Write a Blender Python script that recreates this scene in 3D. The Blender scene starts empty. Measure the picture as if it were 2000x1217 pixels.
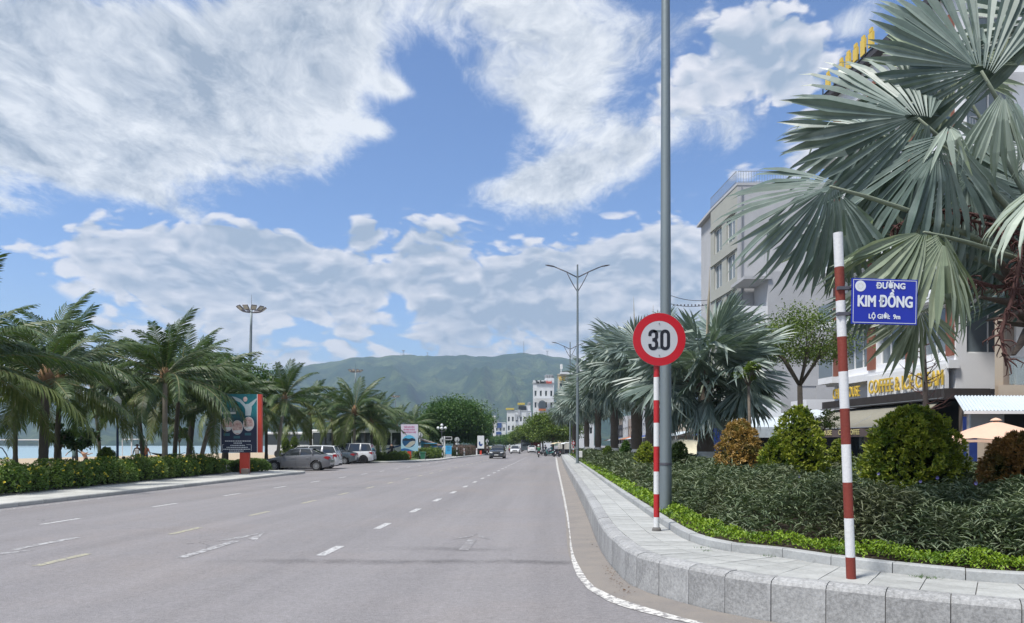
import bpy, math, random
import numpy as np
from mathutils import Vector, Matrix, Euler, Quaternion, noise

random.seed(7)
RNG = np.random.default_rng(7)
SC = bpy.context.scene
COL = SC.collection
PI = math.pi
F = 1444.0      # focal length of the photograph in its own pixels (2000 wide)
H = 1.68        # height of the eye above the road
HY = 868.0      # row of the horizon in the photograph

# ------------------------------------------------------------------ camera
cam_d = bpy.data.cameras.new('camera')
cam_d.sensor_width = 36
cam_d.lens = 36 * F / 2000
cam_d.shift_y = (HY - 608.5) / 2000
cam_d.clip_start = 0.05
cam_d.clip_end = 20000
cam = bpy.data.objects.new('camera', cam_d)
COL.objects.link(cam)
cam.location = (0, 0, H)
cam.rotation_euler = (PI / 2, 0, 0)
SC.camera = cam

# ------------------------------------------------------------------ view
SC.view_settings.view_transform = 'Standard'
SC.view_settings.look = 'None'
SC.view_settings.gamma = 1
SC.view_settings.use_curve_mapping = False
SC.view_settings.exposure = 0.26
SC.render.engine = 'CYCLES'
cy = SC.cycles
cy.use_denoising = True
cy.max_bounces = 6
cy.diffuse_bounces = 3
cy.glossy_bounces = 3
cy.transmission_bounces = 4
cy.transparent_max_bounces = 8
cy.volume_bounces = 0
cy.sample_clamp_indirect = 6
cy.use_adaptive_sampling = True
cy.adaptive_threshold = 0.015

# ------------------------------------------------------------------ sky and sun
SUN_EL, SUN_AZ = math.radians(62), math.radians(232)   # azimuth clockwise from +Y
SKY_STRENGTH = 0.10
world = bpy.data.worlds.new('World')
SC.world = world
world.use_nodes = True


class NT:
    """tiny helper for node graphs"""
    def __init__(s, tree):
        s.t = tree
        s.t.nodes.clear()

    def n(s, typ, props=None, **ins):
        nd = s.t.nodes.new(typ)
        for k, v in (props or {}).items():
            setattr(nd, k, v)
        for k, v in ins.items():
            key = int(k[1:]) if k[0] == '_' and k[1:].isdigit() else k.replace('__', ' ')
            s.put(nd.inputs[key], v)
        return nd

    def put(s, sock, v):
        if isinstance(v, bpy.types.NodeSocket):
            s.t.links.new(v, sock)
        elif isinstance(v, bpy.types.Node):
            s.t.links.new(v.outputs[0], sock)
        else:
            try:
                sock.default_value = v
            except Exception:
                sock.default_value = tuple(v) + (1,)

    def m(s, op, a, b=0.0, c=0.0, clamp=False):
        nd = s.n('ShaderNodeMath', {'operation': op, 'use_clamp': clamp})
        s.put(nd.inputs[0], a); s.put(nd.inputs[1], b); s.put(nd.inputs[2], c)
        return nd.outputs[0]

    def v(s, op, a, b=(0, 0, 0), scale=None):
        nd = s.n('ShaderNodeVectorMath', {'operation': op})
        s.put(nd.inputs[0], a)
        s.put(nd.inputs[1], b)
        if scale is not None:
            s.put(nd.inputs['Scale'], scale)
        return nd.outputs[0]

    def mix(s, f, a, b, blend='MIX', clamp=False):
        nd = s.n('ShaderNodeMix', {'data_type': 'RGBA', 'blend_type': blend, 'clamp_result': clamp})
        s.put(nd.inputs[0], f); s.put(nd.inputs[6], a); s.put(nd.inputs[7], b)
        return nd.outputs[2]

    def ramp(s, f, lo, hi, smooth=True):
        nd = s.n('ShaderNodeMapRange', {'interpolation_type': 'SMOOTHSTEP' if smooth else 'LINEAR'})
        s.put(nd.inputs[0], f); s.put(nd.inputs[1], lo); s.put(nd.inputs[2], hi)
        return nd.outputs[0]

    def noise(s, vec, scale, detail=6, rough=0.55, dist=0.0, lac=2.0):
        nd = s.n('ShaderNodeTexNoise', {'noise_dimensions': '3D'})
        s.put(nd.inputs['Vector'], vec)
        nd.inputs['Scale'].default_value = scale
        nd.inputs['Detail'].default_value = detail
        nd.inputs['Roughness'].default_value = rough
        nd.inputs['Distortion'].default_value = dist
        nd.inputs['Lacunarity'].default_value = lac
        return nd.outputs[0]


def build_sky():
    g = NT(world.node_tree)
    sky = g.n('ShaderNodeTexSky', {'sky_type': 'NISHITA', 'sun_disc': False, 'sun_elevation': SUN_EL,
                                   'sun_rotation': SUN_AZ, 'air_density': 1.0, 'dust_density': 0.6,
                                   'ozone_density': 2.0, 'altitude': 0})
    d = g.v('NORMALIZE', g.n('ShaderNodeTexCoord').outputs['Generated'])
    sep = g.n('ShaderNodeSeparateXYZ', None, _0=d)
    x, y, z = sep.outputs
    el = g.m('ARCSINE', z)
    az = g.m('ARCTAN2', x, y)
    # warped noise on the sphere of directions, squeezed vertically (low cumulus)
    zs = g.m('MULTIPLY', z, 2.1)
    p1 = g.n('ShaderNodeCombineXYZ', None, X=x, Y=y, Z=zs).outputs[0]
    w = g.n('ShaderNodeTexNoise', None, Vector=p1)
    w.inputs['Scale'].default_value = 5.0; w.inputs['Detail'].default_value = 3
    wv = g.v('SCALE', g.v('SUBTRACT', w.outputs[1], (0.5, 0.5, 0.5)), scale=0.10)
    p1 = g.v('ADD', p1, wv)
    # layer seen in perspective (high, streaky altocumulus)
    iz = g.m('DIVIDE', 1.0, g.m('ADD', g.m('MAXIMUM', z, 0.0), 0.16))
    p2 = g.v('MULTIPLY', g.v('SCALE', d, scale=iz), (1.0, 0.62, 0.0))
    rot = g.n('ShaderNodeVectorRotate', {'rotation_type': 'Z_AXIS'})
    g.put(rot.inputs['Vector'], p2); rot.inputs['Angle'].default_value = 0.55
    p2 = g.v('ADD', rot.outputs[0], g.v('SCALE', wv, scale=2.2))

    def blobs(lst):
        """sum of soft ellipses of cloud cover, placed by compass direction and height"""
        tot = None
        for (px, py, rx, ry, rotd, amp) in lst:
            ca, ce = math.atan((px - 1000) / F), math.atan((HY - py) / math.hypot(F, px - 1000))
            da = g.m('SUBTRACT', az, ca); de = g.m('SUBTRACT', el, ce)
            c, s_ = math.cos(math.radians(rotd)), math.sin(math.radians(rotd))
            a = g.m('ADD', g.m('MULTIPLY', da, c * F / rx), g.m('MULTIPLY', de, s_ * F / rx))
            b = g.m('ADD', g.m('MULTIPLY', da, -s_ * F / ry), g.m('MULTIPLY', de, c * F / ry))
            r2 = g.m('ADD', g.m('MULTIPLY', a, a), g.m('MULTIPLY', b, b))
            e = g.m('MULTIPLY', g.m('EXPONENT', g.m('MULTIPLY', r2, -1.0)), amp)
            tot = e if tot is None else g.m('ADD', tot, e)
        return tot

    UPPER = [(100, 110, 420, 190, 0, .42), (430, 130, 200, 105, 10, .34), (600, 60, 120, 60, 0, .18), (650, 175, 60, 110, -30, .25),
             (860, 0, 330, 60, 0, .30), (1130, 70, 190, 80, -8, .30), (1010, 170, 190, 50, -14, .24),
             (1230, 285, 250, 66, 14, .34), (1030, 365, 170, 40, 10, .28), (1120, 190, 120, 50, 30, .18), (765, 170, 40, 24, -15, .26), (830, 190, 60, 14, -10, .18),
             (735, 252, 40, 16, 0, .24), (280, 375, 170, 22, -20, .22), (30, 410, 60, 22, 0, .22), (180, 310, 270, 50, 0, .20),
             (560, 300, 190, 50, 10, .13), (1700, 20, 90, 30, 20, .14), (1690, 60, 130, 30, -20, .14),
             (0, 260, 240, 60, 0, .18), (1130, 400, 200, 30, 14, .12), (1380, 40, 120, 30, 0, .16), (1460, 250, 90, 60, 0, .12)]
    LOWER = [(1440, 115, 140, 88, 0, .46), (1550, 105, 60, 60, 0, .22), (1350, 190, 90, 60, 0, .16),
             (210, 490, 110, 45, 0, .24), (370, 520, 200, 70, 0, .38), (620, 545, 190, 66, 0, .36), (850, 520, 90, 86, 0, .42),
             (703, 456, 36, 26, 0, .34), (1060, 560, 120, 76, 0, .38), (1190, 555, 120, 80, 0, .32), (1330, 560, 120, 110, 0, .30),
             (1000, 790, 4000, 150, 0, .44), (500, 610, 700, 60, 0, .10), (1500, 600, 300, 110, 0, .3), (1900, 480, 260, 200, 0, .3), (1440, 340, 40, 30, 0, .2),
             (575, 650, 50, 26, 0, -.24), (775, 610, 34, 40, 0, -.30), (60, 590, 130, 40, 0, -.25), (640, 700, 120, 20, 0, -.12), (1600, 300, 50, 40, 0, .16),
             (480, 480, 160, 40, 0, .16), (1260, 490, 130, 60, 0, .16)]
    front = g.ramp(y, -0.1, 0.25)
    back = g.m('SUBTRACT', 1.0, front)
    wide = g.noise(d, 2.2, 2, 0.5)
    bg_cov = g.m('MULTIPLY', g.ramp(wide, .34, .58), .44)      # unseen rest of the sky: broken cloud, cover raised to add ambient light
    overhead = g.ramp(el, .66, .9)
    other = g.m('MAXIMUM', back, overhead)

    def puff(p, scale):
        n = g.noise(p, scale, 2.5, .5)
        return g.m('MULTIPLY', g.m('SUBTRACT', g.m('ABSOLUTE', g.m('SUBTRACT', g.m('MULTIPLY', n, 2.0), 1.0)), .12), .52)

    def layer(p, scale, cov, thr, width, rough, detail, shift, lscale, pf=0):
        n0 = g.noise(p, scale, detail, rough)
        ps = g.v('ADD', p, shift)
        n1 = g.noise(ps, scale, max(detail - 4, 3), rough)
        n0l = g.noise(p, scale, max(detail - 4, 3), rough)
        if pf:
            q0, q1 = puff(p, pf), puff(ps, pf)
            n0 = g.m('ADD', n0, q0); n1 = g.m('ADD', n1, q1); n0l = g.m('ADD', n0l, q0)
        dens = g.m('ADD', g.m('SUBTRACT', n0, thr), cov)
        alpha = g.ramp(dens, 0.0, width)
        lit = g.m('MULTIPLY', g.m('SUBTRACT', n0l, n1), lscale)
        return dens, alpha, lit

    covU = g.m('ADD', g.m('MULTIPLY', blobs(UPPER), front), g.m('MULTIPLY', bg_cov, other))
    covL = g.m('ADD', g.m('MULTIPLY', blobs(LOWER), front), g.m('MULTIPLY', bg_cov, back))
    # upper layer
    dU, aU, lU = layer(p2, 3.0, covU, .68, .24, .69, 10, (0.0, 0.05, 0.0), 3.2)
    dL, aL, lL = layer(p1, 6.5, covL, SKYTHR, .125, .60, 10, (0.0, 0.0, 0.030), 4.6, 17)
    aL = g.m('MULTIPLY', aL, g.ramp(covL, .05, .13))
    dn = g.ramp(g.noise(p2, 1.6, 3, .5), .40, .62)
    base = g.v('MULTIPLY', sky.outputs[0], (.98, 1.16, 1.44))
    haze_low = g.ramp(el, .24, -.02)
    K = .92 / SKY_STRENGTH
    base = g.mix(g.m('MULTIPLY', haze_low, .55), base, (.42 * K, .56 * K, .74 * K))
    white = (.86 * K, .89 * K, .93 * K)
    grey = (.33 * K, .40 * K, .50 * K)
    # brightness of cloud: thick cores greyer, sunlit (upper) edges white
    tU = g.m('ADD', g.m('SUBTRACT', .86, g.m('MULTIPLY', g.ramp(dU, .10, .50), .46)), lU)
    tU = g.m('ADD', tU, g.m('MULTIPLY', g.m('SUBTRACT', g.noise(p2, 5.0, 8, .70), .5), 2.6), clamp=True)
    tU = g.m('SUBTRACT', tU, g.m('MULTIPLY', dn, .12), clamp=True)
    cU = g.mix(tU, grey, white)
    lL = g.m('MULTIPLY', lL, g.m('SUBTRACT', 1.0, g.m('MULTIPLY', g.ramp(dL, .06, .24), .35)))
    tL = g.m('ADD', g.m('SUBTRACT', .84, g.m('MULTIPLY', g.ramp(dL, .03, .30), .50)), g.m('SUBTRACT', lL, g.m('MULTIPLY', g.ramp(g.noise(p1, 3.6, 3, .5), .46, .60), .22)), clamp=True)
    cL = g.mix(tL, (.35 * K, .44 * K, .57 * K), (.80 * K, .81 * K, .87 * K))
    col = g.mix(g.m('MULTIPLY', aU, .94), base, cU)
    col = g.mix(g.m('MULTIPLY', aL, .96), col, cL)
    ground = g.ramp(el, -.01, -.06)
    col = g.mix(ground, col, (.22 * K, .24 * K, .26 * K))
    bgn = g.n('ShaderNodeBackground', None, Color=col, Strength=SKY_STRENGTH)
    g.n('ShaderNodeOutputWorld', None, Surface=bgn)
    world.cycles.sampling_method = 'MANUAL'
    world.cycles.sample_map_resolution = 512


SKYTHR = .675
build_sky()

sun_d = bpy.data.lights.new('sun', 'SUN')
sun_d.energy = 4.8
sun_d.angle = math.radians(9)
sun_d.color = (1.0, 0.96, 0.90)
sun = bpy.data.objects.new('sun', sun_d)
COL.objects.link(sun)
sd = Vector((math.sin(SUN_AZ) * math.cos(SUN_EL), math.cos(SUN_AZ) * math.cos(SUN_EL), math.sin(SUN_EL)))
sun.rotation_euler = sd.to_track_quat('Z', 'Y').to_euler()

# ------------------------------------------------------------------ materials
def mat(name, col, rough=0.8, var=0.12, scale=3.0, bump=0.0, bscale=40.0, metal=0.0, coat=0.0, col2=None,
        isl=0.0, stain=0.0, stain_col=(.05, .04, .03), spec=0.5, streak=False):
    """procedural surface: colour broken up by noise, fine relief, optional stains and per-piece variation"""
    m = bpy.data.materials.new(name)
    m.use_nodes = True
    g = NT(m.node_tree)
    co = g.n('ShaderNodeTexCoord').outputs['Object']
    if streak:
        co2 = g.v('MULTIPLY', co, (1, 1, .12))
    else:
        co2 = co
    n = g.noise(co2, scale, 6, .65)
    c2 = col2 or tuple(c * .55 for c in col)
    f = g.ramp(n, .5 - .22, .5 + .22)
    base = g.mix(g.m('MULTIPLY', f, var if col2 is None else 1.0), col, c2)
    if isl:
        rnd = g.n('ShaderNodeNewGeometry').outputs['Random Per Island']
        base = g.mix(1.0, base, g.n('ShaderNodeCombineColor', None,
                     _0=g.m('ADD', 1 - isl, g.m('MULTIPLY', rnd, 2 * isl)), _1=g.m('ADD', 1 - isl, g.m('MULTIPLY', rnd, 2 * isl)),
                     _2=g.m('ADD', 1 - isl, g.m('MULTIPLY', rnd, 2 * isl))).outputs[0], 'MULTIPLY')
    if stain:
        s = g.ramp(g.noise(co2, scale * .45, 8, .7, .4), .56, .74)
        base = g.mix(g.m('MULTIPLY', s, stain), base, stain_col)
    b = g.n('ShaderNodeBsdfPrincipled')
    g.put(b.inputs['Base Color'], base)
    b.inputs['Roughness'].default_value = rough
    b.inputs['Metallic'].default_value = metal
    b.inputs['Coat Weight'].default_value = coat
    b.inputs['Specular IOR Level'].default_value = spec
    if bump:
        bm = g.n('ShaderNodeBump')
        bm.inputs['Strength'].default_value = bump
        bm.inputs['Distance'].default_value = .02
        g.put(bm.inputs['Height'], g.noise(co, bscale, 4, .6))
        g.put(b.inputs['Normal'], bm.outputs[0])
    g.n('ShaderNodeOutputMaterial', None, Surface=b)
    return m


def leaf_mat(name, ca, cb, cc=None, rough=.5, trans=.25, var=.35, big=1.2, spec=.4):
    """leaf: each blade its own shade between ca and cb, patches of cc, some light through"""
    m = bpy.data.materials.new(name)
    m.use_nodes = True
    g = NT(m.node_tree)
    geo = g.n('ShaderNodeNewGeometry')
    rnd = geo.outputs['Random Per Island']
    co = g.n('ShaderNodeTexCoord').outputs['Object']
    base = g.mix(rnd, ca, cb)
    if cc:
        pn = g.ramp(g.noise(co, big, 3, .6), .48, .66)
        base = g.mix(g.m('MULTIPLY', pn, .8), base, cc)
    k = g.m('ADD', 1 - var, g.m('MULTIPLY', g.noise(co, 9, 3, .6), 2 * var))
    base = g.v('SCALE', base, scale=k)
    b = g.n('ShaderNodeBsdfPrincipled')
    g.put(b.inputs['Base Color'], base)
    b.inputs['Roughness'].default_value = rough
    b.inputs['Specular IOR Level'].default_value = spec
    t = g.n('ShaderNodeBsdfTranslucent')
    g.put(t.inputs[0], g.v('MULTIPLY', base, (1.1, 1.25, .6)))
    mx = g.n('ShaderNodeMixShader', None, _0=trans, _1=b, _2=t)
    g.n('ShaderNodeOutputMaterial', None, Surface=mx)
    return m


def glass_mat(name, tint=(.03, .04, .045), rough=.06, alpha=1.0):
    m = bpy.data.materials.new(name)
    m.use_nodes = True
    g = NT(m.node_tree)
    b = g.n('ShaderNodeBsdfPrincipled')
    b.inputs['Base Color'].default_value = (*tint, 1)
    b.inputs['Roughness'].default_value = rough
    b.inputs['Specular IOR Level'].default_value = .8
    b.inputs['Alpha'].default_value = alpha
    co = g.n('ShaderNodeTexCoord').outputs['Object']
    bm = g.n('ShaderNodeBump'); bm.inputs['Strength'].default_value = .03
    g.put(bm.inputs['Height'], g.noise(co, 2.0, 2)); g.put(b.inputs['Normal'], bm.outputs[0])
    g.n('ShaderNodeOutputMaterial', None, Surface=b)
    return m


# ------------------------------------------------------------------ mesh building
class MB:
    def __init__(s):
        s.v = []; s.f = []; s.mi = []; s.cur = 0

    def add(s, vs, fs, M=None):
        o = len(s.v)
        if M is not None:
            vs = [M @ Vector(p) for p in vs]
        s.v.extend([tuple(p) for p in vs])
        for f in fs:
            s.f.append([i + o for i in f]); s.mi.append(s.cur)
        return s

    def box(s, c, d, rz=0.0, M=None, ch=0.0):
        hx, hy, hz = d[0] / 2, d[1] / 2, d[2] / 2
        R = Matrix.Translation(c) @ Matrix.Rotation(rz, 4, 'Z')
        if M is not None:
            R = M @ R
        if ch <= 0:
            vs = [(-hx, -hy, -hz), (hx, -hy, -hz), (hx, hy, -hz), (-hx, hy, -hz), (-hx, -hy, hz), (hx, -hy, hz), (hx, hy, hz), (-hx, hy, hz)]
            fs = [(0, 3, 2, 1), (4, 5, 6, 7), (0, 1, 5, 4), (1, 2, 6, 5), (2, 3, 7, 6), (3, 0, 4, 7)]
        else:
            k = ch
            vs = [(-hx, -hy, -hz), (hx, -hy, -hz), (hx, hy, -hz), (-hx, hy, -hz),
                  (-hx, -hy, hz - k), (hx, -hy, hz - k), (hx, hy, hz - k), (-hx, hy, hz - k),
                  (-hx + k, -hy + k, hz), (hx - k, -hy + k, hz), (hx - k, hy - k, hz), (-hx + k, hy - k, hz)]
            fs = [(0, 3, 2, 1), (8, 9, 10, 11), (0, 1, 5, 4), (1, 2, 6, 5), (2, 3, 7, 6), (3, 0, 4, 7),
                  (4, 5, 9, 8), (5, 6, 10, 9), (6, 7, 11, 10), (7, 4, 8, 11)]
        return s.add(vs, fs, R)

    def tube(s, pts, rad, n=8, caps=True, M=None, flat=1.0):
        pts = [Vector(p) for p in pts]
        if not hasattr(rad, '__len__'):
            rad = [rad] * len(pts)
        vs = []; fs = []
        up = Vector((0, 0, 1))
        prev = None
        for i, p in enumerate(pts):
            t = (pts[min(i + 1, len(pts) - 1)] - pts[max(i - 1, 0)]).normalized()
            if prev is None:
                a = t.cross(up)
                if a.length < .05:
                    a = t.cross(Vector((0, 1, 0)))
                a.normalize()
            else:
                a = (prev - t * prev.dot(t)).normalized()
            prev = a
            b = t.cross(a)
            for k in range(n):
                th = 2 * PI * k / n
                vs.append(p + (a * math.cos(th) + b * math.sin(th) * flat) * rad[i])
        for i in range(len(pts) - 1):
            for k in range(n):
                k2 = (k + 1) % n
                fs.append((i * n + k, (i + 1) * n + k, (i + 1) * n + k2, i * n + k2))
        if caps:
            fs.append(tuple(range(n)))
            fs.append(tuple(reversed([(len(pts) - 1) * n + k for k in range(n)])))
        return s.add(vs, fs, M)

    def lathe(s, prof, n=16, c=(0, 0, 0), M=None):
        vs = []; fs = []
        for r, z in prof:
            for k in range(n):
                a = 2 * PI * k / n
                vs.append((c[0] + r * math.cos(a), c[1] + r * math.sin(a), c[2] + z))
        for i in range(len(prof) - 1):
            for k in range(n):
                k2 = (k + 1) % n
                fs.append((i * n + k, i * n + k2, (i + 1) * n + k2, (i + 1) * n + k))
        fs.append(tuple(reversed(range(n))))
        fs.append(tuple((len(prof) - 1) * n + k for k in range(n)))
        return s.add(vs, fs, M)

    def prism(s, poly, z0, z1, M=None):
        n = len(poly)
        vs = [(x, y, z0) for x, y in poly] + [(x, y, z1) for x, y in poly]
        fs = [tuple(reversed(range(n))), tuple(range(n, 2 * n))]
        for i in range(n):
            j = (i + 1) % n
            fs.append((i, j, n + j, n + i))
        return s.add(vs, fs, M)

    def quad(s, *p, M=None):
        return s.add(p, [tuple(range(len(p)))], M)

    def build(s, name, mats, parent=None, smooth=False, loc=None, auto=None):
        me = bpy.data.meshes.new(name)
        me.from_pydata(s.v, [], s.f)
        if not isinstance(mats, (list, tuple)):
            mats = [mats]
        for m in mats:
            me.materials.append(m)
        if len(mats) > 1:
            me.polygons.foreach_set('material_index', s.mi)
        if smooth:
            me.polygons.foreach_set('use_smooth', [True] * len(me.polygons))
            if auto:
                try:
                    me.set_sharp_from_angle(angle=math.radians(auto))
                except Exception:
                    pass
        me.update()
        return link(name, me, parent, loc)


def link(name, me, parent=None, loc=None):
    o = bpy.data.objects.new(name, me)
    COL.objects.link(o)
    if parent is not None:
        o.parent = parent
    if loc is not None:
        o.location = loc
    return o


def np_mesh(name, V, Fq, mats, mi=None, parent=None, smooth=False):
    """fast mesh from numpy: V (n,3), Fq (m,k) with k corners each"""
    me = bpy.data.meshes.new(name)
    m, k = Fq.shape
    me.vertices.add(len(V)); me.vertices.foreach_set('co', np.ascontiguousarray(V, dtype=np.float32).ravel())
    me.loops.add(m * k); me.loops.foreach_set('vertex_index', np.ascontiguousarray(Fq, dtype=np.int32).ravel())
    me.polygons.add(m)
    me.polygons.foreach_set('loop_start', np.arange(0, m * k, k, dtype=np.int32))
    me.polygons.foreach_set('loop_total', np.full(m, k, dtype=np.int32))
    if not isinstance(mats, (list, tuple)):
        mats = [mats]
    for mm in mats:
        me.materials.append(mm)
    if mi is not None:
        me.polygons.foreach_set('material_index', mi.astype(np.int32))
    if smooth:
        me.polygons.foreach_set('use_smooth', np.ones(m, dtype=bool))
    me.update(calc_edges=True)
    return link(name, me, parent)


def empty(name, loc=(0, 0, 0), rz=0.0):
    o = bpy.data.objects.new(name, None)
    COL.objects.link(o)
    o.empty_display_size = .3
    o.location = loc
    o.rotation_euler = (0, 0, rz)
    return o


def tag(o, label=None, cat=None, group=None, kind=None):
    for k, v in (('label', label), ('category', cat), ('group', group), ('kind', kind)):
        if v:
            o[k] = v
    return o


KIDS = {}


def copy_tree(o, parent=None):
    c = o.copy(); COL.objects.link(c)
    c.parent = parent
    for ch in list(o.children):
        copy_tree(ch, c)
    return c


def P(px, Y, py=None, z=0.0):
    """a point at depth Y metres seen in direction px (and row py) of the photograph"""
    return Vector(((px - 1000) / F * Y, Y, H + (HY - py) / F * Y if py is not None else z))


def G(px, py, z=0.0):
    Y = (H - z) * F / (py - HY)
    return Vector(((px - 1000) / F * Y, Y, z))


SLOPE = .0565


def RX(t, Y):
    """sideways place of a line running along the road, t metres right of the eye"""
    return t + SLOPE * Y


def text(parent, name, s, size, m, loc, rot=(PI / 2, 0, 0), bold=.0, ext=.004, sx=1.0, width=None, sy=1.0, align='CENTER'):
    """lettering from the built-in font, thickened by stacking slightly shifted copies"""
    c = bpy.data.curves.new(name, 'FONT')
    c.body = s; c.size = size; c.extrude = ext
    c.align_x = align; c.align_y = 'CENTER'; c.resolution_u = 3
    o = bpy.data.objects.new(name, c)
    COL.objects.link(o)
    bpy.context.view_layer.update()
    dg = bpy.context.evaluated_depsgraph_get()
    me = bpy.data.meshes.new_from_object(o.evaluated_get(dg))
    bpy.data.objects.remove(o)
    V = [tuple(v.co) for v in me.vertices]; Fc = [list(p.vertices) for p in me.polygons]
    if width and V:
        xs = [v[0] for v in V]; sx = (width - 2 * bold) / (max(xs) - min(xs))
    b = MB()
    offs = [(0, 0)] if not bold else [(0, 0), (bold, 0), (-bold, 0), (bold * .7, bold * .7), (-bold * .7, bold * .7), (bold * .7, -bold * .7), (-bold * .7, -bold * .7)]
    for i, (dx, dy) in enumerate(offs):
        b.add([(x * sx + dx, y * sy + dy, z + i * min(.0003, size * .002)) for x, y, z in V], Fc)
    t = b.build(name, m, parent, loc=loc)
    t.rotation_euler = rot
    t['kind'] = 'stuff'
    return t


# ------------------------------------------------------------------ leaf clouds
def leaf_quads(C, D, N, L, W, fold=.25, droop=0.0):
    """rhombic leaves: centres C, along D, facing N, length L, width W -> verts, tris"""
    n = len(C)
    D = D / np.linalg.norm(D, axis=1, keepdims=True)
    S = np.cross(D, N); S /= (np.linalg.norm(S, axis=1, keepdims=True) + 1e-9)
    U = np.cross(S, D)
    L = np.broadcast_to(np.asarray(L, float), (n,))[:, None]; W = np.broadcast_to(np.asarray(W, float), (n,))[:, None]
    b = C - D * L * .5
    mid = C - D * L * .02
    l = mid + S * W * .5 + U * W * fold
    r = mid - S * W * .5 + U * W * fold
    t = C + D * L * .5 - U * L * droop
    V = np.stack([b, l, t, r], 1).reshape(-1, 3)
    i = np.arange(n)[:, None] * 4
    T = np.concatenate([i + [0, 2, 1], i + [0, 3, 2]], 1).reshape(-1, 3)
    return V, T


def unit(n):
    v = RNG.normal(size=(n, 3))
    return v / np.linalg.norm(v, axis=1, keepdims=True)


def join(parts):
    Vs, Ts, o = [], [], 0
    for V, T in parts:
        Vs.append(V); Ts.append(T + o); o += len(V)
    return np.concatenate(Vs), np.concatenate(Ts)

# ================================================================== ground, road, kerbs
def asphalt_mat(name, col, dust=0.0):
    m = bpy.data.materials.new(name); m.use_nodes = True
    g = NT(m.node_tree)
    co = g.n('ShaderNodeTexCoord').outputs['Object']
    big = g.noise(co, .12, 5, .6)
    # lane-long streaks: tyre polish and seams run along the road
    st = g.n('ShaderNodeVectorRotate', {'rotation_type': 'Z_AXIS'})
    g.put(st.inputs['Vector'], co); st.inputs['Angle'].default_value = math.atan(SLOPE)
    streak = g.noise(g.v('MULTIPLY', st.outputs[0], (1.0, .03, 1.0)), .9, 4, .6)
    cross = g.noise(g.v('MULTIPLY', st.outputs[0], (.05, 1.0, 1.0)), .55, 3, .6)
    fine = g.noise(co, 55, 3, .8)
    vo = g.n('ShaderNodeTexVoronoi', None, Vector=co); vo.inputs['Scale'].default_value = 70
    k = g.m('ADD', .80, g.m('MULTIPLY', big, .26))
    k = g.m('ADD', k, g.m('MULTIPLY', g.m('SUBTRACT', streak, .5), .55))
    k = g.m('ADD', k, g.m('MULTIPLY', g.m('SUBTRACT', fine, .5), .95))
    k = g.m('ADD', k, g.m('ADD', g.m('MULTIPLY', g.m('SUBTRACT', g.noise(co, 17, 4, .85), .5), 1.0), g.m('MULTIPLY', g.m('SUBTRACT', g.noise(co, 4.5, 4, .7), .5), .30)))
    k = g.m('SUBTRACT', k, g.m('MULTIPLY', g.ramp(g.noise(co, 2.6, 3, .6), .70, .76), .16))
    ce = g.n('ShaderNodeTexVoronoi', {'feature': 'DISTANCE_TO_EDGE'}, Vector=g.v('ADD', co, g.v('SCALE', g.n('ShaderNodeTexNoise', None, Vector=co, Scale=1.3).outputs[1], scale=1.2)))
    ce.inputs['Scale'].default_value = .16
    crack = g.m('MULTIPLY', g.ramp(ce.outputs[0], .0028, .0008), g.ramp(g.noise(co, .2, 3, .5), .50, .60))
    k = g.m('SUBTRACT', k, g.m('MULTIPLY', crack, .30))
    k = g.m('ADD', k, g.m('MULTIPLY', g.ramp(cross, .60, .72), -.10))
    k = g.m('ADD', k, g.m('MULTIPLY', g.ramp(vo.outputs[0], .22, .05), .16))
    # dark oily or wet patches and patched seams
    oil = g.ramp(g.noise(co, .55, 7, .7, .5), .63, .78)
    k = g.m('SUBTRACT', k, g.m('MULTIPLY', oil, .16))
    # the long dark seam that crosses the lanes near the eye
    sx, sy, sz = g.n('ShaderNodeSeparateXYZ', None, _0=co).outputs
    wob = g.m('MULTIPLY', g.m('SUBTRACT', g.noise(co, 1.1, 4, .6), .5), .5)
    yy = g.m('ADD', g.m('SUBTRACT', sy, g.m('ADD', 10.55, g.m('MULTIPLY', sx, -.02))), wob)
    band = g.m('MULTIPLY', g.ramp(g.m('ABSOLUTE', yy), .30, .02), g.m('MULTIPLY', g.ramp(sx, -5.0, -2.2), g.ramp(sx, 1.5, .6)))
    yy2 = g.m('ADD', g.m('SUBTRACT', sy, 11.9), g.m('MULTIPLY', wob, 1.3))
    b2 = g.m('MULTIPLY', g.ramp(g.m('ABSOLUTE', yy2), .45, .02), g.m('MULTIPLY', g.ramp(sx, -2.4, -1.2), g.ramp(sx, .3, -.5)))
    band = g.m('MULTIPLY', g.m('ADD', band, g.m('MULTIPLY', b2, .7)), g.ramp(g.noise(co, 1.6, 6, .7), .30, .58))
    k = g.m('SUBTRACT', k, g.m('MULTIPLY', band, .36))
    base = g.v('SCALE', col, scale=k)
    base = g.mix(g.m('MULTIPLY', g.ramp(g.noise(co, .25, 5, .6), .45, .7), .35), base, g.v('SCALE', (col[0] * 1.12, col[1] * 1.02, col[2] * .92), scale=k))
    b = g.n('ShaderNodeBsdfPrincipled'); g.put(b.inputs['Base Color'], base)
    b.inputs['Roughness'].default_value = .82
    b.inputs['Specular IOR Level'].default_value = .35
    bm = g.n('ShaderNodeBump'); bm.inputs['Strength'].default_value = .55; bm.inputs['Distance'].default_value = .006
    g.put(bm.inputs['Height'], g.m('ADD', fine, vo.outputs[0])); g.put(b.inputs['Normal'], bm.outputs[0])
    g.n('ShaderNodeOutputMaterial', None, Surface=b)
    return m


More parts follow.
